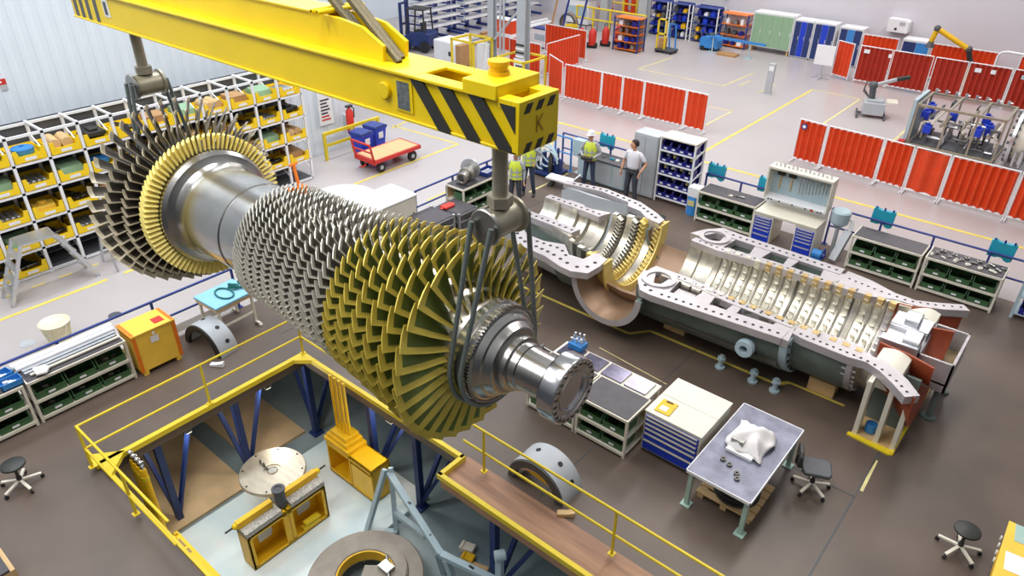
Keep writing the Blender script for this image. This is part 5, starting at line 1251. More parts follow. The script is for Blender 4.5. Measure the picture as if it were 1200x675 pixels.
def make_tray():
    t = thing('yellow_tray', 'tray', 'tray')
    b = MB(); b.box(-.82,.02,-.32,.32,.04,.07); b.box(-.82,.0,-.335,-.315,.04,.2); b.box(-.82,.0,.315,.335,.04,.2); b.box(-.82,-.8,-.32,.32,.04,.2)
    b.prism([(-.335,.02),(.335,.02),(.335,.3),(.25,.3),(.22,.16),(-.22,.16),(-.25,.3),(-.335,.3)], 'x', .0, .035); b.build('tray', M['trayyel'], t)
    for y in (-.26,.26): b = MB(); b.box(-.8,.02,y-.05,y+.05,0,.04); b.build('foot', M['yellow_rail'], t)
    b = MB(); b.box(.036,.04,-.12,.12,.05,.12); b.build('label_card', M['white'], t)
    return t
tray0 = make_tray()
def goods(kind, R_):
    b = MB()
    if kind == 0: b.box(-.28,.28,-.24,.24,0,.22); b.box(-.3,.3,-.03,.03,.22,.225); return b, 'card', 'cardboard box', 'brown cardboard box'
    if kind == 1:
        for y in (-.13,.13): b.cyl((-.25,y,.13),(.3,y,.13),.125,n=18)
        return b, 'wood', 'round roll', 'pair of round rolls'
    if kind == 2:
        for k in range(5): b.obox((R_.uniform(-.2,.25),R_.uniform(-.2,.2),.07+.05*R_.random()),(.3,.12,.08),Matrix.Rotation(R_.random()*3,3,'Z'))
        return b, 'steeld', 'metal parts', 'heap of dark metal parts'
    if kind == 3: b.prism([(-.3,0),(.3,0),(.26,.2),(-.1,.28),(-.3,.18)], 'y', -.26, .26); return b, 'greencab', 'green casing', 'green painted casing'
    if kind == 4: b.lathe([(0,.06),(0,.2),(.06,.24),(.16,.24),(.2,.12),(.2,.06)], 'z', n=20, closed_prof=True); return b, 'sky', 'blue valve', 'round blue valve body'
    if kind == 5:
        for k in range(4): b.cyl((-.3,-.2+.12*k,.05),(.32,-.18+.12*k,.06),.05,n=10)
        return b, 'alu', 'metal tubes', 'bundle of metal tubes'
    if kind == 6:
        b.box(-.3,.1,-.26,.26,0,.1); b.box(-.2,.3,-.2,.24,.1,.2); b.box(-.1,.2,-.1,.1,.2,.26); return b, 'black', 'black cases', 'stack of flat black cases'
    b.prism([(-.25,-.2),(.28,-.25),(.3,.2),(-.05,.26),(-.28,.1)], 'z', 0, .14); b.cyl((0,0,.14),(0,0,.2),.1,n=12); return b, 'crate', 'yellow casting', 'pale yellow casting'
LABR = ['bottom row','second row up','middle row','fourth row up','top row']
RG_ = random.Random(21); first = True; gcache = {}
for lv in range(5):
    for c in range(NC):
        col = NC - c
        if lv == 0 and c in (2,3,4): continue
        if lv == 0 and c > 9: continue
        y = RY0 + (c+.5)*PIT_
        lab = 'yellow tray, %s of the white rack, %s bay from the right' % (LABR[lv], ORD[col-1])
        if first: tray0.location = (RXF-.02, y, LV[lv]+.002); tray0['label'] = lab; tray0['group'] = 'yellow trays in the white rack'; first = False
        else: dup(tray0, (RXF-.02, y, LV[lv]+.002), 0, lab, 'yellow trays in the white rack')
        kd = [6,7,3,4,2,1,5,0][(c*3 + lv*5 + RG_.randint(0,2)) % 8]
        if kd not in gcache:
            g, mm, nm, ll = goods(kd, RG_); o = g.build(nm.replace(' ','_'), M[mm], bevel=.01); gcache[kd] = (o, nm, ll, [False])
        o, nm, ll, used = gcache[kd]
        if used[0]: o2 = o.copy(); COL.objects.link(o2)
        else: o2 = o; used[0] = True
        o2.location = (RXF-.42, y, LV[lv]+.075)
        o2.rotation_euler = (0, 0, RG_.uniform(-.15,.15))
        tag(o2, '%s, %s of the white rack, %s bay from right' % (ll, LABR[lv], ORD[col-1]), nm, 'goods in the white rack')
# step platform before the rack
def ladder(x, y, rz, label, h=1.35, L_=.75, n=5):
    t = thing('platform_ladder', label, 'ladder', (x, y, 0), rz)
    b = MB(); b.box(-.28,.28,-L_/2,L_/2,h-.05,h); b.build('platform', M['alu'], t)
    for s_ in (-1,1):
        for e_ in (-1,1):
            b = MB(); b.bar((s_*.26,e_*L_/2,h-.02),(s_*.3,e_*(L_/2+h*.42),.04),.05,.07); b.box(s_*.3-.04,s_*.3+.04,e_*(L_/2+h*.42)-.04,e_*(L_/2+h*.42)+.04,0,.04); b.build('stile', M['alu'], t)
    for e_ in (-1,1):
        for k in range(1, n):
            f_ = k/n; b = MB(); yy = e_*(L_/2+h*.42*(1-f_)); b.box(-.28,.28,yy-.07,yy+.07,h*f_-.02,h*f_+.02); b.build('step', M['alu'], t)
    b = MB(); b.bar((.28,-L_/2-h*.25,h*.4),(.28,L_/2+h*.25,h*.4),.03); b.build('tie_bar', M['alu'], t)
    return t
ladder(-17.75, 4.2, 0, 'aluminium platform ladder with steps on both sides before the rack')
t = thing('step_ladder', 'small aluminium step ladder partly behind the turbine blades', 'ladder', (-17.8, 5.75, 0), PI/2)
for s_ in (-1,1):
    b = MB(); b.bar((s_*.22,.25,.03),(s_*.2,-.2,1.3),.04,.07); b.bar((s_*.22,-.55,.03),(s_*.2,-.2,1.3),.04,.04); b.build('stile', M['alu'], t)
for k in range(1,5): b = MB(); yy = .25-.45*k/5; b.box(-.2,.2,yy-.07,yy+.07,.26*k-.02,.26*k+.02); b.build('step', M['alu'], t)
# ---------------------------------------------------------------- red welding screens
def screen(x0, y0, x1, y1, label, h=1.45, z0=.14, m='red', folds=None, feet=True, group='red corrugated welding screens'):
    """one framed curtain panel between two plan points"""
    t = thing('welding_screen', label, 'screen', (x0, y0, 0), math.atan2(y1-y0, x1-x0), group)
    L_ = math.hypot(x1-x0, y1-y0); g_ = .032; t.location = (x0+(x1-x0)/L_*g_, y0+(y1-y0)/L_*g_, 0); L_ -= 2*g_; n = folds or max(3, int(L_/.21)); b = MB(); P = []
    k = n*6
    for i in range(k+1):
        u = i/k; P.append((.03 + u*(L_-.06), .065*math.sin(2*PI*n*u)))
    vs = []
    for z in (z0+.03, h): vs += [(a, c-.008, z) for a, c in P] + [(a, c+.008, z) for a, c in P]
    q = k+1; fs = []
    for i in range(k):
        fs += [(i, i+1, 2*q+i+1, 2*q+i), (q+i, 3*q+i, 3*q+i+1, q+i+1), (i, q+i, q+i+1, i+1), (2*q+i, 2*q+i+1, 3*q+i+1, 3*q+i)]
    b.add(vs, fs); b.build('curtain', M[m], t, ang=1.5)
    for s_ in (0, L_):
        b = MB(); b.cyl((s_,0,.04),(s_,0,h+.04),.02,n=8); b.build('post', M['white'], t)
    tr_ = MB(); tr_.cyl((0,0,h+.03),(L_,0,h+.03),.022,n=8); b = MB(); b.cyl((0,0,z0),(L_,0,z0),.026,n=8); b.build('bottom_rail', M['white'], t)
    for i in range(0): pass
    for i in range(n): tr_.lathe([(-.008,.018),(-.008,.032),(.008,.032),(.008,.018)], 'x', (.05+(L_-.1)*(i+.5)/n,0,h+.025), 8, closed_prof=True)
    tr_.build('top_rail', M['white'], t)
    if feet:
        for s_ in (.0, L_): b = MB(); b.bar((s_,-.2,.06),(s_,.2,.06),.035,.03); b.cyl((s_-.012,-.18,.03),(s_+.012,-.18,.03),.03,n=8); b.cyl((s_-.012,.18,.03),(s_+.012,.18,.03),.03,n=8); b.build('foot', M['white'], t)
    return t
xs = [-17.75,-15.8,-14.85,-13.9,-12.1,-11.2]
xs = [-19.15,-17.65,-15.8,-14.82,-13.85,-12.05,-11.15]
lab = ['red screen panel at the far end of the row behind the men','long red screen panel next to the far end of the row behind the men','narrow red screen panel, third from the far end behind the men','narrow red screen panel, fourth from the far end behind the men','long red screen panel next to the open end behind the men','short red screen panel at the open end of the row behind the men']
for i in range(6): screen(xs[i], 25.3 if i == 0 else 24.4, xs[i+1]-(.18 if i == 0 else 0), 24.4+(.12 if i == 0 else 0), lab[i])
xs = [-7.66,-6.68,-4.9,-4.0,-2.98,-1.2,.6]
lab = ['red screen panel with a round sign at the open end of the right row','long red screen panel, second from the open end of the right row','narrow red screen panel, third from the open end of the right row','plain red orange screen panel in the middle of the right row','wide red screen panel before the pipework skid','red screen panel cut off by the right picture edge']
for i in range(6):
    so_ = screen(xs[i], 23.95-.09*i, xs[i+1], 23.86-.09*i, lab[i], folds=2 if i == 3 else None)
    if i == 0:
        b = MB(); b.cyl((.2,-.075,1.28),(.2,-.06,1.28),.1,n=16,m=0); b.cyl((.2,-.08,1.28),(.2,-.075,1.28),.055,n=14,m=1); b.build('round_sign', [M['blue'], M['white']], so_)
screen(-20.4, 29.3, -20.4, 26.7, 'red screen wing joined at right angles behind the grey column', group=None)
screen(-22.4, 26.45, -20.5, 26.45, 'red screen wing half hidden behind the grey column', group=None)
screen(-23.2, 30.2, -20.6, 30.2, 'small red screen piece behind the joined red wing', group=None)
# red booths along the back
BO = []
def booth(x0, x1, y, label, m='dkred'): return screen(x0, y, x1, y, label, h=1.62, m=m, feet=False, group='dark red booth screens')
BO.append(booth(-9.4,-8.0,35.45,'plain dark red booth screen with a white tag behind the robot arm cart')); BO.append(booth(-8.0,-6.35,35.45,'pleated dark red booth screen right of the robot arm cart'))
BO.append(booth(-6.3,-5.0,35.4,'dark red booth screen with bright edge above the pipework skid')); BO.append(booth(-5.0,-3.4,35.4,'dark red booth screen with two white tags above the pipework skid')); BO.append(booth(-3.4,-1.4,35.4,'dark red booth screen behind the steel tank')); BO.append(booth(-1.4,.8,35.4,'dark red booth screen at the right picture edge'))
screen(-10.5,35.8,-9.62,35.45,'bright red slanting booth side panel beside the white board',h=1.62,feet=False,group=None)
screen(-10.1,38.05,-8.45,38.05,'red inner booth screen under the white wall unit',h=1.6,m='red',feet=False,group=None)
screen(-7.1,38.2,-4.4,38.2,'red inner booth screen behind the yellow extraction arm',h=1.6,m='red',feet=False,group=None)
screen(-3.6,38.2,-1.9,38.2,'red inner booth screen under the rounded white rail',h=1.6,m='red',feet=False,group=None)
for bo, x, z, w_, m_ in ((BO[0],.3,1.45,.12,'white'),(BO[0],1.3,1.4,.07,'white'),(BO[3],.35,1.4,.12,'white'),(BO[3],.9,1.42,.09,'white'),(BO[4],.4,1.4,.1,'greybl')):
    b = MB(); b.box(x-w_,x+w_,-.075,-.06,z-.08,z+.08); b.build('tag', M[m_], bo)
# white wall units above the booths
for i, (x, lab_) in enumerate(((-8.9,'white wall mounted filter unit above the first red booth'),(-2.6,'white wall mounted filter unit above the pipework skid'),(-.6,'white wall mounted filter unit nearest the right edge'))):
    t = thing('filter_unit', lab_, 'filter unit', (x, 39.1, 1.75), 0, 'white filter units on the back wall'); t.scale = (.62,.62,.62)
    b = MB(); b.prism([(-.75,0),(.75,0),(.75,.8),(.45,.95),(-.75,.95)], 'y', -.45, .43); b.build('housing', M['white'], t, bevel=.02)
    b = MB(); b.box(.1,.5,-.47,-.45,.55,.8); b.build('grille', M['grey'], t)
    b = MB(); b.cyl((-.1,-.47,.25),(-.1,-.44,.25),.1,n=16); b.build('port', M['black'], t)
    b = MB(); b.box(-.7,.7,.3,.4,-.12,0); b.build('bracket', M['grey'], t)
def arm(x, y, label, pts, group='yellow extraction arms'):
    t = thing('fume_extractor', label, 'fume extractor', (x, y, 0), 0, group)
    for i in range(len(pts)-1):
        b = MB(); b.cyl(pts[i], pts[i+1], .11, n=14); b.build('duct', M['amber'] if i != 2 else M['black'], t)
    for p in pts[1:-1]: b = MB(); b.ball(p, .15, 12); b.build('joint', M['dkgrey'], t)
    b = MB(); b.cyl(pts[0], (pts[0][0],pts[0][1],pts[0][2]-.25), .1, .2, n=14); b.build('hood', M['dkgrey'], t)
    return t
arm(-7.0, 37.2, 'yellow and black extraction arm bent over the red booths', [(0,0,1.9),(.1,0,2.45),(1.5,.2,1.75),(1.7,.3,1.2),(1.7,.8,.02)])
arm(-1.5, 36.2, 'yellow extraction arm near the right picture edge', [(0,0,1.5),(.05,0,1.9),(.5,.1,2.2),(.7,.5,2.0),(.7,.6,.02)])
b = MB(); b.tube([(0,0,0),(0,0,1.75),(.1,0,1.9),(.3,0,1.95),(2.2,.2,1.85)], .05, 8); o = b.build('bent_rail', M['white']); o.location = (-4.3,37.0,0); tag(o, 'rounded white tube rail over the red booths', 'rail')
t = thing('gas_bottle', 'tall green gas bottle standing in the red booths', 'gas bottle', (-2.9, 36.6, 0))
b = MB(); b.lathe([(0,0),(0,.16),(1.6,.16),(1.8,.08),(1.95,.05),(1.95,0)], 'z', n=16); b.build('bottle', mat('bottle_green', (30,120,80), .4, 0, .05, 4), t); b = MB(); b.cyl((0,0,1.95),(0,0,2.05),.06,n=10); b.build('valve', M['alu'], t)
# blue cabinets and the green cabinet along the back wall
def wardrobe(x, w_, h, nd, md, label, m2=None, group=None, y=38.55, dark=None, legs=0):
    t = thing('storage_cabinet', label, 'cabinet', (x, y, 0), 0, group)
    b = MB(); b.box(-w_/2,w_/2,-.4,.4,.06+legs,h); b.box(-w_/2,w_/2,-.42,.42,h,h+.06); b.build('carcass', M['white'], t)
    for i in range(nd):
        dw = (w_-.08)/nd; x0 = -w_/2+.04+dw*i
        b = MB(); b.box(x0+.01,x0+dw-.01,-.43,-.4,.1+legs,h-.04); q = b.build('door', M[dark] if dark and i % 2 == 0 else M[md], t)
        b = MB(); b.box(x0+dw*.85,x0+dw*.9,-.45,-.43,h*.5,h*.6); b.build('handle', M['white'], q)
    if legs:
        for s_ in (-1,1): b = MB(); b.box(s_*(w_/2-.1)-.04,s_*(w_/2-.1)+.04,-.35,.35,0,.06+legs); b.build('leg', M['wood'], t)
    else:
        b = MB(); b.box(-w_/2+.03,w_/2-.03,-.36,.36,0,.06); b.build('plinth', M['grey'], t)
    return t
wardrobe(-14.6, 2.15, 1.9, 4, 'greencab', 'pale green cabinet with four doors on low wooden legs at the back wall', legs=.2)
wardrobe(-13.0, .98, 1.8, 3, 'royal', 'blue and black striped cabinet next to the green cabinet', dark='navy', group='blue striped cabinets at the back wall')
wardrobe(-11.95, 1.05, 1.8, 3, 'royal', 'blue and black striped cabinet, right one of the pair', dark='navy', group='blue striped cabinets at the back wall')
wardrobe(-10.7, 1.1, 1.75, 3, 'sky', 'blue cabinet behind the white board stand', dark='navy')
wardrobe(-7.75, 1.2, 1.6, 2, 'sky', 'blue cabinet seen between the red inner booth screens', dark='navy')
wardrobe(-4.0+2.75, 1.2, 1.5, 2, 'sky', 'blue cabinet seen beside the green gas bottle', dark='navy')
# open blue shelves
def open_shelf(x, w_, h, label, y=38.3, m='blue', rows=4, top='white', stuff=True, seed=0, group=None, depth=.7, rz=0, board=None):
    t = thing('open_shelf', label, 'shelf', (x, y, 0), rz, group)
    for sx in (-1,1):
        b = MB(); 
        for sy in (-1,1): b.box(sx*w_/2-.03,sx*w_/2+.03,sy*depth/2-.03,sy*depth/2+.03,0,h)
        for k in range(4): b.bar((sx*w_/2,-depth/2,.15+.4*k),(sx*w_/2,depth/2,.3+.4*k),.025)
        b.build('side_frame', M[top], t)
    b = MB(); b.box(-w_/2,w_/2,depth/2-.02,depth/2,.05,h); b.build('back_panel', M[m], t)
    for k in range(rows+1):
        b = MB(); z = .12 + (h-.16)*k/rows; b.box(-w_/2,w_/2,-depth/2,depth/2,z-.03,z); b.build('shelf_board', M[board or m], t)
    if stuff:
        R_ = random.Random(seed)
        for k in range(rows):
            z = .12 + (h-.16)*k/rows; n = 3
            for i in range(n):
                x0 = -w_/2+.16+(w_-.3)*(i+.5)/n - .02; hh = R_.uniform(.12,.26); mm = R_.choice(['binblue','dkgrey','white','royal','amber','steel2'])
                b = MB(); ww = R_.uniform(.08,.14); b.box(-ww,ww,-.16,.16,0,hh); b.box(-ww*.7,ww*.7,-.1,.1,hh,hh+.05)
                o = b.build('storage_box', M[mm], bevel=.008); c_, s_ = math.cos(rz), math.sin(rz)
                lx, ly = x0, -.12; o.location = (x+lx*c_-ly*s_, y+lx*s_+ly*c_, z+.002); o.rotation_euler.z = rz
                tag(o, '%s box, %s shelf up in the %s' % (['left','middle','right'][i], ORD[k], SHORT[label]), 'box', 'boxes on the back wall shelves')
    return t
SHORT = {}
def os_(x, w_, h, label, short, **k): SHORT[label] = short; return open_shelf(x, w_, h, label, **k)
os_(-21.2, 1.2, 1.85, 'white framed blue shelf behind the yellow frame trolley', 'shelf behind the yellow trolley', seed=1)
os_(-19.85, 1.15, 1.85, 'white framed blue shelf, middle one of three at the back wall', 'middle blue shelf', seed=2)
os_(-18.3, 1.5, 1.85, 'white framed blue shelf behind the blue scrubber cart', 'shelf behind the blue scrubber', seed=3)
os_(-16.6, 1.5, 1.75, 'open shelf with orange boards and jars beside the green cabinet', 'orange board shelf', seed=4, m='white', top='blue', board='orange', rows=3)
os_(-20.35, 1.45, 1.7, 'blue framed rack trolley with orange boards before the back shelves', 'orange board rack trolley', seed=6, m='grey', top='blue', board='orange', rows=4, y=33.7)
# blue floor scrubber, T stand, white board, robot cart, sign post
t = thing('floor_scrubber', 'small bright blue floor scrubber cart near the back shelves', 'floor scrubber', (-17.2, 36.8, 0))
b = MB(); b.prism([(-.5,.12),(.5,.12),(.52,.5),(.3,.75),(-.2,.72),(-.5,.6)], 'y', -.35, .35); b.build('body', M['sky'], t, bevel=.03)
for s_ in (-.3,.3): b = MB(); b.cyl((s_,-.38,.12),(s_,.38,.12),.12,n=14); b.build('wheel', M['rubber'], t)
b = MB(); b.tube([(-.4,-.25,.6),(-.6,-.2,1.0),(-.6,.2,1.0),(-.4,.25,.6)], .03, 8); b.build('handle', M['dkgrey'], t)
b = MB(); b.lathe([(.72,.0),(.72,.18),(.85,.15),(.86,0)], 'z', n=16); b.build('tank_lid', M['dkgrey'], t)
b = MB(); b.box(-.5,.5,-.3,.3,0,.1); b.box(-.4,.4,-.2,.2,.1,.12); o = b.build('low_pallet', M['card']); o.location = (-15.95,36.3,0); tag(o, 'dark low wooden pallet beside the blue scrubber', 'pallet')
t = thing('support_trestle', 'sky blue T shaped support trestle before the orange shelf', 'trestle', (-14.9, 36.4, 0))
b = MB(); b.box(-2.2,.8,-.06,.06,.72,.82); b.build('top_bar', M['sky'], t)
for x in (0,-2.0): b = MB(); b.cyl((x,0,.03),(x,0,.72),.04,n=10); b.cyl((x,0,0),(x,0,.03),.22,n=18); b.build('column', M['greybl'], t)
t = thing('whiteboard_stand', 'white board on a wheeled stand beside the red booth', 'whiteboard', (-10.75, 35.1, 0), .1)
b = MB(); b.box(-.42,.42,-.02,.02,.62,1.5); b.build('board', M['white'], t, bevel=.004)
b = MB(); b.cyl((0,0.04,.1),(0,.04,1.4),.025,n=8); b.bar((-.4,.04,.08),(.4,.04,.08),.04); b.bar((0,-.35,.08),(0,.4,.08),.04)
for p in ((-.4,.04),(.4,.04),(0,-.35),(0,.4)): b.cyl((p[0]-.02,p[1],.04),(p[0]+.02,p[1],.04),.04,n=10)
b.build('stand', M['grey'], t)
t = thing('robot_cart', 'grey jointed arm on a wheeled cart alone on the open floor', 'robot arm', (-7.2, 30.9, 0), .3)
b = MB(); b.box(-.35,.45,-.35,.35,.12,.6); b.box(-.25,.35,-.25,.25,.6,.7); b.build('cart_body', M['grey'], t, bevel=.02)
for sx in (-.5,.5):
    b = MB(); b.bar((sx,-.5,.08),(sx,.5,.08),.07); b.bar((0,0,.1),(sx,0,.1),.07)
    for sy in (-.5,.5): b.cyl((sx-.03,sy,.05),(sx+.03,sy,.05),.05,n=10)
    b.build('outrigger', M['dkgrey'], t)
b = MB(); b.cyl((-.1,0,.7),(-.15,0,1.15),.12,n=16); b.ball((-.15,0,1.2),.17,14); b.build('shoulder', M['dkgrey'], t)
b = MB(); b.bar((-.15,0,1.2),(.75,.1,1.55),.14,.12); b.build('upper_arm', M['grey'], t, bevel=.02); b = MB(); b.bar((.6,.08,1.5),(1.05,.12,1.62),.18,.14); b.build('end_tool', M['black'], t, bevel=.03)
b = MB(); b.box(.45,.85,-.3,.3,.62,.68); b.build('side_tray', M['cream'], t)
for k in range(2): b = MB(); b.tube([(-.2,.1,.7),(-.45,.15,.9+.1*k),(-.4,.1,1.3),(-.1,.05,1.3)], .025, 8); b.build('cable', M['dkgrey'], t)
t = thing('sign_post', 'grey floor post with a small white screen on the open floor', 'post', (-11.55, 31.05, 0))
b = MB(); b.box(-.14,.14,-.08,.08,.02,1.3); b.box(-.2,.2,-.14,.14,0,.02); b.build('post', M['grey'], t, bevel=.02); b = MB(); b.box(-.1,.1,-.09,-.08,1.0,1.2); b.build('screen', M['white'], t)
# pipework skid with tank
t = thing('pipework_skid', 'steel frame skid full of pipes and blue valves behind the right screens', 'skid', (-4.0, 29.2, 0))
b = MB()
for x in (-1.1,-.1,.8,1.6):
    for y in (-1.0,.9): b.box(x-.03,x+.03,y-.03,y+.03,0,1.5)
for z in (.05,1.46): 
    for y in (-1.0,.9): b.box(-1.14,1.64,y-.05,y+.05,z,z+.08)
    for x in (-1.1,-.1,.8,1.6): b.box(x-.04,x+.04,-1,.9,z,z+.07)
b.build('frame', M['olive'], t)
b = MB(); b.box(-1.05,1.6,-.95,.85,.12,.16); b.build('drip_tray', M['dkgrey'], t)
b = MB(); b.box(-1.3,-1.18,-.9,.8,0,1.62); b.build('end_panel', M['greybl'], t)
R_ = random.Random(9)
for i in range(44):
    b = MB(); x = R_.uniform(-1,1.5); y = R_.uniform(-.9,.8); z = R_.uniform(.2,1.3); L1 = R_.uniform(.3,.8)
    if i % 3 == 0: pts = [(x,y,z),(min(1.5,x+L1),y,z),(min(1.5,x+L1),y,z-.3 if z > .6 else z+.3)]
    elif i % 3 == 1: pts = [(x,y,.1),(x,y,z),(x,y+.4,z)]
    else: pts = [(x,-.95,z),(x,.85,z)]
    b.tube(pts, R_.choice([.03,.04,.06]), 8); b.build('pipe', M[R_.choice(['alu','steel2','steeld','dkgrey','olive','cream'])], t)
for i in range(9):
    b = MB(); x = R_.uniform(-.9,1.2); y = R_.uniform(-.95,.6); z = R_.uniform(.4,1.3); b.box(x-.13,x+.13,y-.12,y+.12,z,z+.28); b.cyl((x,y,z+.28),(x,y,z+.36),.07,n=10); b.build('actuator', M['royal'], t, bevel=.02)
for i in range(8):
    b = MB(); x = -1+.33*i; b.cyl((x,.9,1.54),(x,.9,1.68),.05,n=8); b.cyl((x,.9,1.62),(x+.12,.9,1.62),.025,n=8); b.build('top_fitting', M['alu'], t)
b = MB(); b.box(-1.35,-1.15,-1.35,-1.1,.0,.25); b.build('red_box', M['cartred'], t)
t = thing('steel_tank', 'horizontal pale steel tank with flanged end behind the right screens', 'tank', (-1.0, 28.6, 0))
b = MB(); b.lathe([(-1.0,0),(-1.0,.72),(1.6,.72),(1.75,.6),(1.85,.3),(1.88,0)], 'x', (0,0,.95), 32); b.build('shell', M['cream'], t)
b = MB(); b.lathe([(-1.08,.6),(-1.08,.86),(-.98,.86),(-.98,.6)], 'x', (0,0,.95), 32, closed_prof=True); b.build('end_flange', M['alu'], t)
for i in range(20): a = i*PI/10; b = MB(); b.cyl((-1.16,.8*math.cos(a),.95+.8*math.sin(a)),(-.92,.8*math.cos(a),.95+.8*math.sin(a)),.05,n=8); b.build('flange_bolt', M['dkgrey'], t)
for x in (-.5,1.1): b = MB(); b.box(x-.12,x+.12,-.6,.6,0,.4); b.build('saddle', M['grey'], t)
for i in range(8):
    b = MB(); x = -.8+.2*i; b.tube([(x,-.75,.2),(x,-.8,.7),(x+.15,-.75,.75),(x+.15,-.75,.3)], .045, 8); b.build('drain_pipe', M['alu'], t)
b = MB(); b.box(-.2,-.05,-.75,-.68,1.0,1.15); b.build('gauge', M['black'], t)

# ---------------------------------------------------------------- building columns with yellow guards
def column(x, y, label, w_=.34, lean=0):
    t = thing('building_column', label, 'column', (x, y, 0))
    b = MB(); b.box(-w_/2,w_/2,-w_/2,-w_/2+.04,0,8); b.box(-w_/2,w_/2,w_/2-.04,w_/2,0,8); b.box(-.03,.03,-w_/2+.04,w_/2-.04,0,8); b.box(-w_/2-.1,w_/2+.1,-w_/2-.1,w_/2+.1,0,.03); b.build('steel_section', M['grey'], t)
    return t
t = column(-20.05, 24.6, 'thick grey steel column with a striped warning board above the beam end', .42)
for k in range(4): b = MB(); b.box(-.23,.23,-.235,-.215,1.35+.16*k,1.43+.16*k); b.build('warning_stripe', M['black'] if k % 2 else M['white'], t)
b = MB(); b.box(-.3,.3,-.26,-.24,.7,1.3); q = b.build('notice', M['white'], t)
for k in range(3): b = MB(); b.box(-.2,.2,-.265,-.26,.8+.15*k,.88+.15*k); b.build('notice_line', M['dkgrey'], q)
tc = column(-21.9, 24.7, 'thinner grey steel column with pipes left of the thick one', .3)
b = MB(); b.bar((.1,0,1.8),(1.6,1.2,4.0),.1); b.build('diagonal_brace', M['grey'], tc)
for i, dx in enumerate((0,.2)):
    b = MB(); b.cyl((-21.35+dx,24.6,0),(-21.35+dx,24.6,7.5),.05,n=10); o = b.build('down_pipe', M['grey']); tag(o, ['grey pipe between the two grey columns, nearer the thin one','grey pipe between the two grey columns, nearer the thick one'][i], 'pipe')
def guard(x, y, w_, d_, h, label):
    t = thing('column_guard', label, 'guard frame', (x, y, 0))
    for sx in (-1,1):
        for sy in (-1,1): b = MB(); b.box(sx*w_/2-.04,sx*w_/2+.04,sy*d_/2-.04,sy*d_/2+.04,0,h); b.build('post', M['yellow_rail'], t)
    b = MB(); b.box(-w_/2,w_/2,-d_/2-.04,-d_/2+.04,h-.08,h); b.box(-w_/2,w_/2,d_/2-.04,d_/2+.04,h-.08,h); b.box(-w_/2-.04,-w_/2+.04,-d_/2,d_/2,h-.08,h); b.box(w_/2-.04,w_/2+.04,-d_/2,d_/2,h-.08,h); b.build('top_frame', M['yellow_rail'], t)
    return t
guard(-19.9, 24.3, 1.5, 1.5, 1.45, 'yellow guard frame round the foot of the thick grey column')
guard(-22.4, 23.9, 1.3, 1.2, 1.9, 'taller yellow guard frame left of the thick grey column')
t = thing('white_cabinet_door', 'white panel cabinet inside the taller yellow guard frame', 'cabinet', (-22.0, 24.2, 0)); b = MB(); b.box(-.28,.28,-.1,.1,.1,1.7); b.build('body', M['white'], t, bevel=.01); b = MB(); b.box(-.3,.3,-.14,.14,0,.1); b.build('plinth', M['black'], t)
# blue drums beside the red row
for i, (x, y, r, h, lab_) in enumerate(((-18.75,23.4,.28,1.0,'blue drum standing before the far end of the red screens'),(-17.9,22.6,.26,.5,'low blue drum nearest the beam end'))):
    b = MB(); b.lathe([(0,0),(0,r),(h*.33,r),(h*.35,r+.02),(h*.37,r),(h*.66,r),(h*.68,r+.02),(h*.7,r),(h,r),(h,r*.9),(h-.02,r*.85),(h-.02,0)], 'z', n=24); o = b.build('blue_drum', M['blue']); o.location = (x,y,0); tag(o, lab_, 'drum', 'blue drums by the red screens')
# fire extinguisher trolleys, yellow rails and red pipes before the bay
for i, (x, y) in enumerate(((-22.6,32.6),(-22.1,32.9),(-21.8,33.7),(-21.5,34.5))):
    t = thing('extinguisher_trolley', ['red wheeled extinguisher nearest the red wing','second red wheeled extinguisher by the red wing','red wheeled extinguisher, third along the yellow rail','red wheeled extinguisher nearest the orange rack trolley'][i], 'extinguisher', (x, y, 0), .3, 'red wheeled extinguishers')
    b = MB(); b.lathe([(.15,0),(.15,.2),(.8,.2),(.95,.1),(1.0,.05),(1.0,0)], 'z', n=18); b.build('cylinder', M['cartred'], t); b = MB(); b.cyl((-.26,0,.14),(.26,0,.14),.14,n=16); b.build('wheel', M['rubber'], t)
    b = MB(); b.tube([(-.15,.1,.3),(-.15,.25,1.1),(.15,.25,1.1),(.15,.1,.3)], .025, 8); b.build('handle', M['dkgrey'], t)
t = thing('hose_reel', 'coiled hose pile with a yellow tub behind the red extinguishers', 'hose reel', (-24.4, 34.2, 0))
for k in range(3): b = MB(); b.tube([(-.3+.5*math.cos(a*PI/9), .1*k, .7+.5*math.sin(a*PI/9)) for a in range(18)], .07, 8, closed=True); b.build('hose', M['dkgrey' if k != 1 else 'card'], t)
b = MB(); b.lathe([(0,0),(0,.3),(.5,.36),(.5,.3),(.1,.26),(.1,0)], 'z', (.4,-.6,.3), 20); b.build('tub', M['yellow_rail'], t)
b = MB(); b.box(-.7,.9,-.9,.5,0,.28); b.build('base', M['grey'], t)
guard_rail(-25.5, 36.2, -20.9, 36.2, 1.3, M['yellow_rail'], 'yellow barrier rail behind the red extinguishers', 4, name='yellow_barrier', r=.05)
guard_rail(-24.6, 38.3, -21.9, 38.3, 2.6, M['yellow_rail'], 'tall yellow barrier before the red pipes at the back', 3, name='yellow_barrier', r=.05)
for i, x in enumerate((-25.6,-25.0,-23.9,-23.4)):
    b = MB(); b.cyl((x,38.9,0),(x,38.9,3.5),.14,n=14); b.cyl((x,38.9,.8),(x,38.9,.9),.2,n=14); o = b.build('red_pipe', M['red']); tag(o, ['first red riser pipe from the bay','second red riser pipe from the bay','third red riser pipe, left of the yellow gap','red riser pipe nearest the back shelves'][i], 'pipe', 'red riser pipes at the back wall')
column(-21.35, 36.7, 'grey steel column behind the orange rack trolley', .5)
column(-24.0, 36.9, 'grey steel column between the yellow barriers', .5)
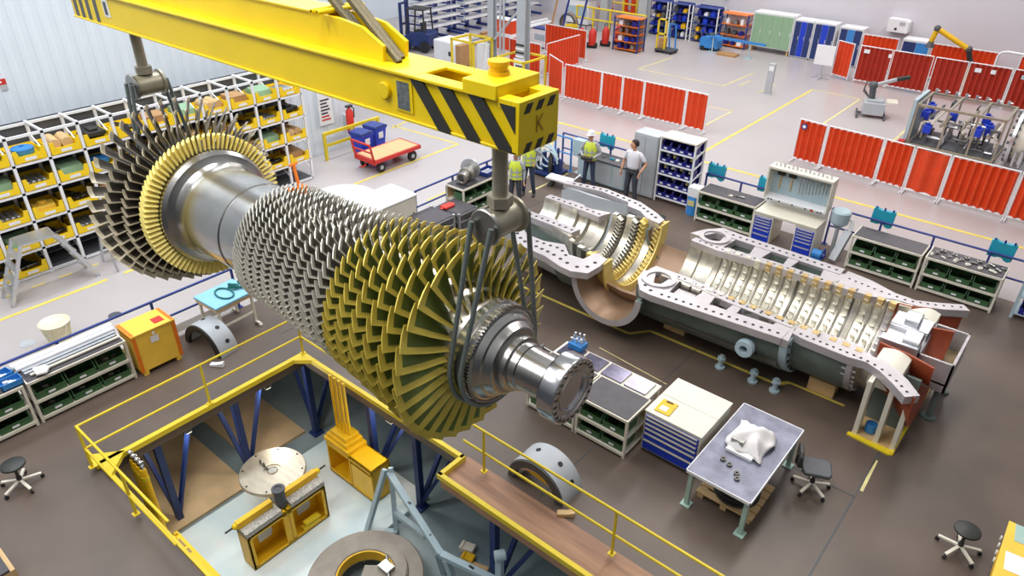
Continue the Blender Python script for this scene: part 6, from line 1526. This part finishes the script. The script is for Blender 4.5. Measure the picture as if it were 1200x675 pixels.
t = thing('frame_trolley', 'yellow and blue frame trolley beside the orange rack', 'trolley', (-18.65, 34.7, 0))
b = MB(); b.box(-.5,.5,-.35,.35,.12,.2); b.build('base', M['dkgrey'], t)
b = MB()
for x in (-.45,.0): b.box(x-.04,x+.04,-.3,-.22,.2,1.7)
b.box(-.49,.04,-.3,-.22,1.62,1.7); b.box(-.49,.04,-.3,-.22,.9,.98); b.build('yellow_frame', M['yellow_rail'], t)
b = MB()
for x in (.1,.45): b.bar((x,.1,.2),(x-.1,.1,1.45),.06)
b.bar((0,.1,1.42),(.4,.1,1.42),.06); b.build('blue_frame', M['sky'], t)
for s_ in (-.4,.4): b = MB(); b.cyl((s_,-.34,.07),(s_,.34,.07),.07,n=12); b.build('wheel', M['rubber'], t)
b = MB(); b.box(-.4,-.1,-.2,.2,.2,.7); b.build('gear_box', M['card'], t, bevel=.02)
# bay: cantilever racks with bars, forklift, white block
def bar_rack(y0, y1, x, label, seed):
    t = thing('cantilever_rack', label, 'rack', (x, y0, 0), 0, 'blue cantilever racks in the bay')
    n = 4
    for i in range(n):
        y = (y1-y0)*i/(n-1); b = MB(); b.box(-.1,.1,y-.07,y+.07,0,2.9); b.box(-.2,1.1,y-.07,y+.07,0,.12)
        for k in range(6): b.bar((0,y,.5+.42*k),(1.1,y,.54+.42*k),.08,.07)
        b.build('upright', M['blue'], t)
    return t
barc = [M['alu'], M['white'], M['cream'], M['steel2']]
pb = MB()
for k in range(5):
    a = .22+.14*k; pb.cyl((a,0,.06),(a,3.2,.06),.06,n=8)
proto_b = pb.build('bar_bundle', M['white']); used_b = False
for ri, (y0, y1, x) in enumerate(((27.4,30.6,-30.4),(31.2,34.4,-30.6),(35.0,38.2,-30.8))):
    nm = ['nearest the forklift','second from the forklift','at the far end of the bay'][ri]
    bar_rack(y0, y1, x, 'blue cantilever rack of metal bars, ' + nm, ri)
    for k in range(6):
        lab_ = 'pale metal bars, %s arm up, cantilever rack %s' % (ORD[k], nm)
        o = proto_b if not used_b else proto_b.copy()
        if used_b: COL.objects.link(o)
        used_b = True
        o.location = (x+.05, y0+.02, .6+.42*k); tag(o, lab_, 'metal bars', 'bar bundles in the bay racks')
for i, (x, y, L_) in enumerate(((-28.6,27.6,2.5),(-28.2,30.5,3.0),(-28.0,33.8,2.6),(-27.6,28.6,1.2))):
    b = MB()
    for k in range(4): b.cyl((.16*k,0,.1),(.16*k,L_,.1),.08,n=8)
    b.cyl((.24,.1,.24),(.24,L_-.1,.24),.08,n=8); o = b.build('bar_bundle', [M['cream'],M['card'],M['white'],M['grey']][i]); o.location = (x,y,.002); tag(o, ['pale bar stack on the floor beside the forklift','brown bar stack on the floor before the racks','white bar stack on the floor toward the grey column','short grey bar stack on the floor before the racks'][i], 'metal bars')
t = thing('forklift', 'dark blue forklift with a raised mast in the bay behind the hoist ropes', 'forklift', (-29.0, 26.3, 0), .3)
b = MB(); b.prism([(-.2,.25),(1.3,.25),(1.4,.9),(.9,1.0),(.3,.9),(-.2,.7)], 'y', -.5, .5); b.build('body', M['navy'], t, bevel=.04)
b = MB()
for y in (-.35,.35): b.box(-.38,-.26,y-.06,y+.06,.1,2.3)
for z in (.4,1.2,2.2): b.box(-.36,-.28,-.35,.35,z,z+.1)
b.build('mast', M['navy'], t)
b = MB()
for p in ((0,-.45),(0,.45),(1.1,-.45),(1.1,.45)): b.bar((p[0],p[1],.8),(p[0]*.8+.15,p[1]*.9,2.05),.06)
b.box(.1,1.1,-.45,.45,2.03,2.09); b.build('cab_frame', M['black'], t)
for x in (0,1.1):
    for y in (-.5,.5): b = MB(); b.cyl((x,y-.09,.28),(x,y+.09,.28),.28,n=18); b.build('wheel', M['rubber'], t)
for y in (-.25,.25): b = MB(); b.box(-1.4,-.38,y-.06,y+.06,.1,.16); b.build('fork', M['steeld'], t)
b = MB(); b.box(.35,.8,-.22,.22,.9,1.0); b.box(.75,.85,-.22,.22,1.0,1.4); b.build('seat', M['black'], t)
t = thing('white_machine', 'white boxy machine with a brown side panel behind the beam', 'machine', (-25.1, 25.6, 0))
b = MB(); b.box(-.95,.5,-.55,.6,.05,1.15); b.build('housing', M['white'], t, bevel=.08)
b = MB(); b.box(.5,.8,-.5,.55,.05,1.05); b.build('side_panel', M['card'], t, bevel=.02); b = MB(); b.box(.1,.4,-.58,-.55,.5,.7); b.build('window', M['black'], t); b = MB(); b.box(-.8,.7,-.45,.5,0,.05); b.build('base', M['dkgrey'], t)
t = thing('traffic_post', 'red and white striped post by the thin grey column', 'post', (-23.0, 25.6, 0))
b = MB(); 
for k in range(6): b.cyl((0,0,.05+.24*k),(0,0,.05+.24*(k+1)),.13-.01*k,n=14,m=k%2)
b.cyl((0,0,0),(0,0,.05),.24,n=16,m=1); b.build('post', [M['cartred'],M['white']], t)
for i, (x, y, sx, sy, h, m_, lab_) in enumerate(((-31.5,22.5,2.0,1.4,2.2,'white','large white machine enclosure in the bay behind the ropes'),(-26.2,37.6,1.6,.8,1.4,'white','white machine cabinet behind the red wing'),(-23.9,31.2,1.3,.5,.95,'white','white work bench with blue edge behind the red wing'),(-33.6,25,1.2,2.5,2.6,'grey','grey machine enclosure deep in the bay'))):
    t = thing('machine_enclosure', lab_, 'machine', (x, y, 0))
    b = MB(); b.box(-sx/2,sx/2,-sy/2,sy/2,.06,h); b.build('housing', M[m_], t, bevel=.03)
    b = MB(); b.box(-sx/2+.1,sx/2-.1,-sy/2-.015,-sy/2,.4,h*.75); b.build('door', M['greybl'], t); b = MB(); b.box(-sx/2-.02,sx/2+.02,-sy/2-.02,sy/2+.02,h,h+.06); b.build('top_board', M['blue'] if h < 1.2 else M['grey'], t); b = MB(); b.box(-sx/2+.05,sx/2-.05,-sy/2+.05,sy/2-.05,0,.06); b.build('base', M['dkgrey'], t)
for i, (x, y) in enumerate(((-24.6,32.3),(-24.0,32.5),(-23.2,33.0))):
    b = MB(); b.bar((x,y,0),(x+.35,y+.3,2.3),.12,.1); b.bar((x-.15,y-.1,.05),(x+.15,y+.15,.05),.1); o = b.build('leaning_plank', M[['card','blue','blue'][i]]); tag(o, ['brown beam leaning behind the red wing','blue beam leaning behind the red wing, next to the brown one','blue beam leaning nearest the hose pile'][i], 'beam')
for i, x in enumerate((-26.6,-25.9)):
    t = thing('red_cabinet', ['red and white cabinet behind the thin grey column','red and white cabinet right of its twin behind the grey columns'][i], 'cabinet', (x+.9, 29.6, 0), 0, 'red and white cabinets in the bay')
    b = MB(); b.box(-.33,.33,-.3,.3,.05,1.5); b.build('body', M['red'], t, bevel=.01); b = MB(); b.box(-.34,.34,-.31,.31,.68,.86); b.box(-.34,.34,-.31,.31,1.5,1.54); b.box(-.3,.3,-.28,.28,0,.05); b.build('band', M['white'], t)
# small electrics on the back wall
for i, (x, z) in enumerate(((-23.1,2.7),(-20.1,2.6),(-19.3,2.6),(-17.9,2.5))):
    t = thing('wall_conduit', ['black conduit clip over the tall yellow barrier','black conduit clip over the middle blue shelf','black conduit clip right of the middle blue shelf','thin conduit over the scrubber shelf'][i], 'conduit', (x, 39.33, z))
    b = MB(); b.cyl((0,0,-.3),(0,0,1.6),.03,n=8); b.build('pipe', M['grey'], t); b = MB(); b.box(-.12,.12,-.07,.06,-.3,.0); b.build('box', M['dkgrey'], t)
# ---------------------------------------------------------------- people
def loft(mb, rings, m=0, cap=True, n=14):
    """closed surface through elliptical rings (centre, rx vector, ry vector)"""
    o = len(mb.v)
    for c, a, b_ in rings:
        c, a, b_ = Vector(c), Vector(a), Vector(b_)
        for i in range(n): t = 2*PI*i/n; mb.v.append(tuple(c + a*math.cos(t) + b_*math.sin(t)))
    for k in range(len(rings)-1):
        for i in range(n): mb.f.append((o+k*n+i, o+k*n+(i+1)%n, o+(k+1)*n+(i+1)%n, o+(k+1)*n+i)); mb.m.append(m)
    if cap:
        mb.f.append(tuple(o+i for i in range(n))[::-1]); mb.m.append(m); e_ = o+(len(rings)-1)*n
        mb.f.append(tuple(e_+i for i in range(n))); mb.m.append(m)
def limb(mb, pts, rad, m=0, n=12, flat=1.0):
    """tapering limb through joints with extra rings for a smooth bend"""
    P = [Vector(p) for p in pts]; rings = []
    for i in range(len(P)-1):
        steps = 5
        for s_ in range(steps + (1 if i == len(P)-2 else 0)):
            u = s_/steps; p0 = P[max(0,i-1)]; p1 = P[i]; p2 = P[i+1]; p3 = P[min(len(P)-1,i+2)]
            c = p1.lerp(p2, u) + ((p2-p0)*.06*math.sin(PI*u)*(1-u) - (p3-p1)*.06*math.sin(PI*u)*u)*.5
            d = (p2-p1).normalized(); a = Vector((1,0,0)) if abs(d.x) < .9 else Vector((0,1,0))
            b_ = d.cross(a).normalized(); a = b_.cross(d).normalized()
            r = rad[i]*(1-u)+rad[i+1]*u
            rings.append((c, a*r, b_*r*flat))
    loft(mb, rings, m, n=n)
def hand(parent_mb, wrist, direc, side, m):
    """palm with four bent fingers of unequal length and a thumb"""
    d = Vector(direc).normalized(); s_ = Vector(side).normalized(); nrm = d.cross(s_)
    w_ = Vector(wrist)
    loft(parent_mb, [(w_ - d*.02, s_*.028, nrm*.02), (w_ + d*.03, s_*.038, nrm*.018), (w_ + d*.085, s_*.042, nrm*.015)], m, n=10)
    for i, L_ in enumerate((.062,.075,.07,.055)):
        b0 = w_ + d*.08 + s_*(-.032+.021*i); b1 = b0 + d*L_*.5 + nrm*.012; b2 = b1 + d*L_*.35 + nrm*.03
        parent_mb.tube([b0, b1, b2], .0095, 7, m)
    t0 = w_ + d*.025 - s_*.034; parent_mb.tube([t0, t0 - s_*.022 + d*.03 + nrm*.01, t0 - s_*.02 + d*.06 + nrm*.022], .011, 7, m)
M['lips'] = mat('lips', (170,96,84), .5)
def person(loc, rz, label, shirt, trousers, pose, helmet=False, vest=False, hair=True, H=1.76, scale=1.0):
    t = thing('person', label, 'person', loc, rz); t.scale = (scale,)*3
    hipz, shz, nkz = .94, 1.44, 1.50
    body = MB()      # skin 0, shirt 1, trousers 2, shoes 3: one continuous figure mesh
    # torso
    loft(body, [((0,.0,.86),(.16,0,0),(0,.115,0)), ((0,0,.94),(.17,0,0),(0,.12,0)), ((0,0,1.02),(.16,0,0),(0,.115,0))], 2, n=18)
    loft(body, [((0,0,.98),(.168,0,0),(0,.122,0)), ((0,.0,1.08),(.165,0,0),(0,.12,0)), ((0,.005,1.2),(.18,0,0),(0,.125,0)), ((0,.01,1.32),(.195,0,0),(0,.125,0)), ((0,.01,1.41),(.185,0,0),(0,.105,0)), ((0,.01,1.46),(.13,0,0),(0,.08,0)), ((0,.005,1.49),(.07,0,0),(0,.065,0))], 1, n=18)
    loft(body, [((0,.005,1.46),(.058,0,0),(0,.06,0)), ((0,-.005,1.53),(.052,0,0),(0,.056,0)), ((0,-.012,1.57),(.055,0,0),(0,.06,0))], 0, n=14)
    # head, facing -y
    head0 = len(body.v)
    loft(body, [((0,-.03,1.535),(.03,0,0),(0,.035,0)), ((0,-.035,1.555),(.05,0,0),(0,.06,0)), ((0,-.028,1.59),(.066,0,0),(0,.08,0)), ((0,-.02,1.64),(.074,0,0),(0,.094,0)), ((0,-.015,1.69),(.076,0,0),(0,.097,0)), ((0,-.01,1.73),(.066,0,0),(0,.084,0)), ((0,-.008,1.758),(.038,0,0),(0,.05,0)), ((0,-.008,1.766),(.01,0,0),(0,.012,0))], 0, n=18)
    body.add([(-.014,-.115,1.62),(.014,-.115,1.62),(0,-.138,1.625),(0,-.112,1.672)], [(0,1,2),(1,3,2),(0,2,3),(0,3,1)], 0)
    for s_ in (-1,1): body.ball((s_*.076,-.01,1.64), .02, 8, 0, (.45,.9,1.4))
    HR = Matrix.Rotation(pose.get('turn', 0), 4, 'Z')
    body.xf(HR, head0)
    # legs
    for s_, leg in ((-1,pose['lleg']),(1,pose['rleg'])):
        limb(body, [(s_*.085,0,.93)] + leg, [.098,.066,.055], 2, n=14)
        a = Vector(leg[-1]); 
        loft(body, [((a.x,a.y+.06,.0),(.035,0,0),(0,.03,0)), ((a.x,a.y+.04,.03),(.042,0,0),(0,.06,.0)), ((a.x,a.y-.02,.06),(.045,0,0),(0,.09,0)), ((a.x,a.y,.1),(.045,0,0),(0,.055,0))], 3, n=12)
        loft(body, [((a.x,a.y+.075,.03),(.035,0,0),(0,0,.03)), ((a.x,a.y,.035),(.045,0,0),(0,0,.035)), ((a.x,a.y-.1,.03),(.047,0,0),(0,0,.028)), ((a.x,a.y-.17,.022),(.03,0,0),(0,0,.02))], 3, n=12)
    # arms
    for s_, arm_ in ((-1,pose['larm']),(1,pose['rarm'])):
        sh = Vector((s_*.185,.01,1.405)); el, wr = Vector(arm_[0]), Vector(arm_[1])
        limb(body, [(s_*.13,.01,1.42), sh, sh.lerp(el,.75)], [.06,.062,.052], 1, n=12)
        limb(body, [sh.lerp(el,.6), el, wr], [.044,.04,.028], 0 if pose.get('short', True) else 1, n=12)
        hand(body, wr, wr-el + Vector((0,0,-.06)), (0,1,0) if abs((wr-el).y) < .2 else (1,0,0), 0)
    o = body.build('body', [M['skin'], shirt, trousers, M['black']], t, ang=1.6)
    f = MB()
    for s_ in (-1,1): f.ball((s_*.028,-.108,1.652), .009, 8, 0)
    f.box(-.024,.024,-.116,-.108,1.585,1.592, 1)
    f.build('face', [M['black'], M['lips']], t).rotation_euler.z = pose.get('turn', 0)
    if hair:
        h = MB(); loft(h, [((0,.0,1.66),(.08,0,0),(0,.096,0)) if False else ((0,.02,1.62),(.078,0,0),(0,.078,0)), ((0,.012,1.68),(.082,0,0),(0,.094,0)), ((0,.0,1.735),(.074,0,0),(0,.094,0)), ((0,-.005,1.772),(.045,0,0),(0,.058,0)), ((0,-.005,1.782),(.01,0,0),(0,.012,0))], 0, n=18); h.build('hair', M['hair'], t).rotation_euler.z = pose.get('turn', 0)
    if helmet:
        h = MB(); h.lathe([(1.69,.1),(1.72,.105),(1.78,.088),(1.815,.05),(1.825,0)], 'z', (0,-.012,0), 24); h.lathe([(1.685,.098),(1.685,.125),(1.695,.125),(1.7,.1)], 'z', (0,-.02,0), 24, closed_prof=True); h.box(-.06,.06,-.18,-.1,1.686,1.694); h.build('helmet', M['white'], t).rotation_euler.z = pose.get('turn', 0)
    if vest:
        v = MB(); loft(v, [((0,0,.93),(.188,0,0),(0,.14,0)), ((0,.0,1.08),(.182,0,0),(0,.136,0)), ((0,.005,1.2),(.192,0,0),(0,.138,0)), ((0,.01,1.32),(.203,0,0),(0,.136,0)), ((0,.01,1.42),(.165,0,0),(0,.115,0)), ((0,.01,1.468),(.125,0,0),(0,.09,0))], 0, cap=False, n=20)
        v.build('safety_vest', M['hivis'], t)
        for z, a, c in ((1.03,.19,.142),(1.17,.194,.142)):
            q = MB(); q.lathe([(-.022,1.0),(-.022,1.02),(.022,1.02),(.022,1.0)], 'z', n=24, closed_prof=True)
            for i, p in enumerate(q.v): q.v[i] = (p[0]*a, p[1]*c+.003, p[2]+z)
            q.build('reflective_band', M['grey'], t)
        for s_ in (-.09,.09):
            q = MB(); q.bar((s_,-.142,.95),(s_*.95,-.142,1.3),.035,.006,up=(0,1,0)); q.build('reflective_band', M['grey'], t)
    b = MB(); b.lathe([(.985,1.0),(.985,1.03),(1.02,1.03),(1.02,1.0)], 'z', n=22, closed_prof=True)
    for i, p in enumerate(b.v): b.v[i] = (p[0]*.168, p[1]*.122, p[2])
    b.build('belt', M['black'], t)
    return t
M['hivis'] = mat('high_visibility_yellow', (214,228,70), .6, 0, .05, 8)
M['shirtw'] = mat('white_shirt', (226,224,230), .8, 0, .04, 8)
M['shirtg'] = mat('grey_shirt', (170,172,176), .8, 0, .06, 8)
M['trgrey'] = mat('dark_grey_trousers', (62,66,76), .8, 0, .1, 8)
M['trnavy'] = mat('navy_work_trousers', (56,64,88), .8, 0, .15, 8)
stand = dict(lleg=[(-.12,-.02,.5),(-.15,.03,.09)], rleg=[(.12,-.03,.5),(.17,-.02,.09)])
# man in white shirt, looking toward his left, arms hanging, one hand at the hip
person((-9.93,17.32,0), .0, 'man in white short sleeved shirt and dark trousers before the grey locker', M['shirtw'], M['trgrey'],
    dict(stand, turn=-1.0, larm=[(-.3,.04,1.15),(-.31,-.05,.9)], rarm=[(.33,.07,1.17),(.26,-.08,.96)]), scale=1.12)
p2 = person((-11.5,17.42,0), .3, 'person in white helmet and yellow vest looking down at a dark control box', M['shirtg'], M['trnavy'],
    dict(stand, turn=-.35, larm=[(-.3,.02,1.15),(-.14,-.23,1.05)], rarm=[(.3,.02,1.15),(.14,-.23,1.05)], short=False), helmet=True, vest=True, hair=False, scale=1.04)
t = thing('control_box', 'dark remote control box held by the person in the white helmet', 'remote control', (-11.5+.11, 17.42-.345, 1.09), .3)
b = MB(); b.box(-.17,.17,-.08,.07,0,.09); b.build('box', M['black'], t, bevel=.015); b = MB()
for s_ in (-.09,.0,.09): b.cyl((s_,-.01,.09),(s_,-.01,.13),.014,n=8)
b.build('knob', M['amber'], t)
person((-12.62,15.85,0), .5, 'person in a yellow vest standing half hidden under the beam end', M['shirtg'], M['trnavy'],
    dict(stand, larm=[(-.28,.02,1.15),(-.3,-.03,.9)], rarm=[(.33,.1,1.2),(.2,-.05,1.03)], short=False), vest=True, scale=1.04)
person((-12.3,14.85,0), .4, 'person in a yellow vest mostly hidden behind the steel hanger rod', M['shirtg'], M['trgrey'],
    dict(stand, larm=[(-.26,.02,1.15),(-.27,-.03,.9)], rarm=[(.26,.02,1.15),(.27,-.05,.9)], short=False), vest=True, helmet=True, hair=False, scale=1.0)
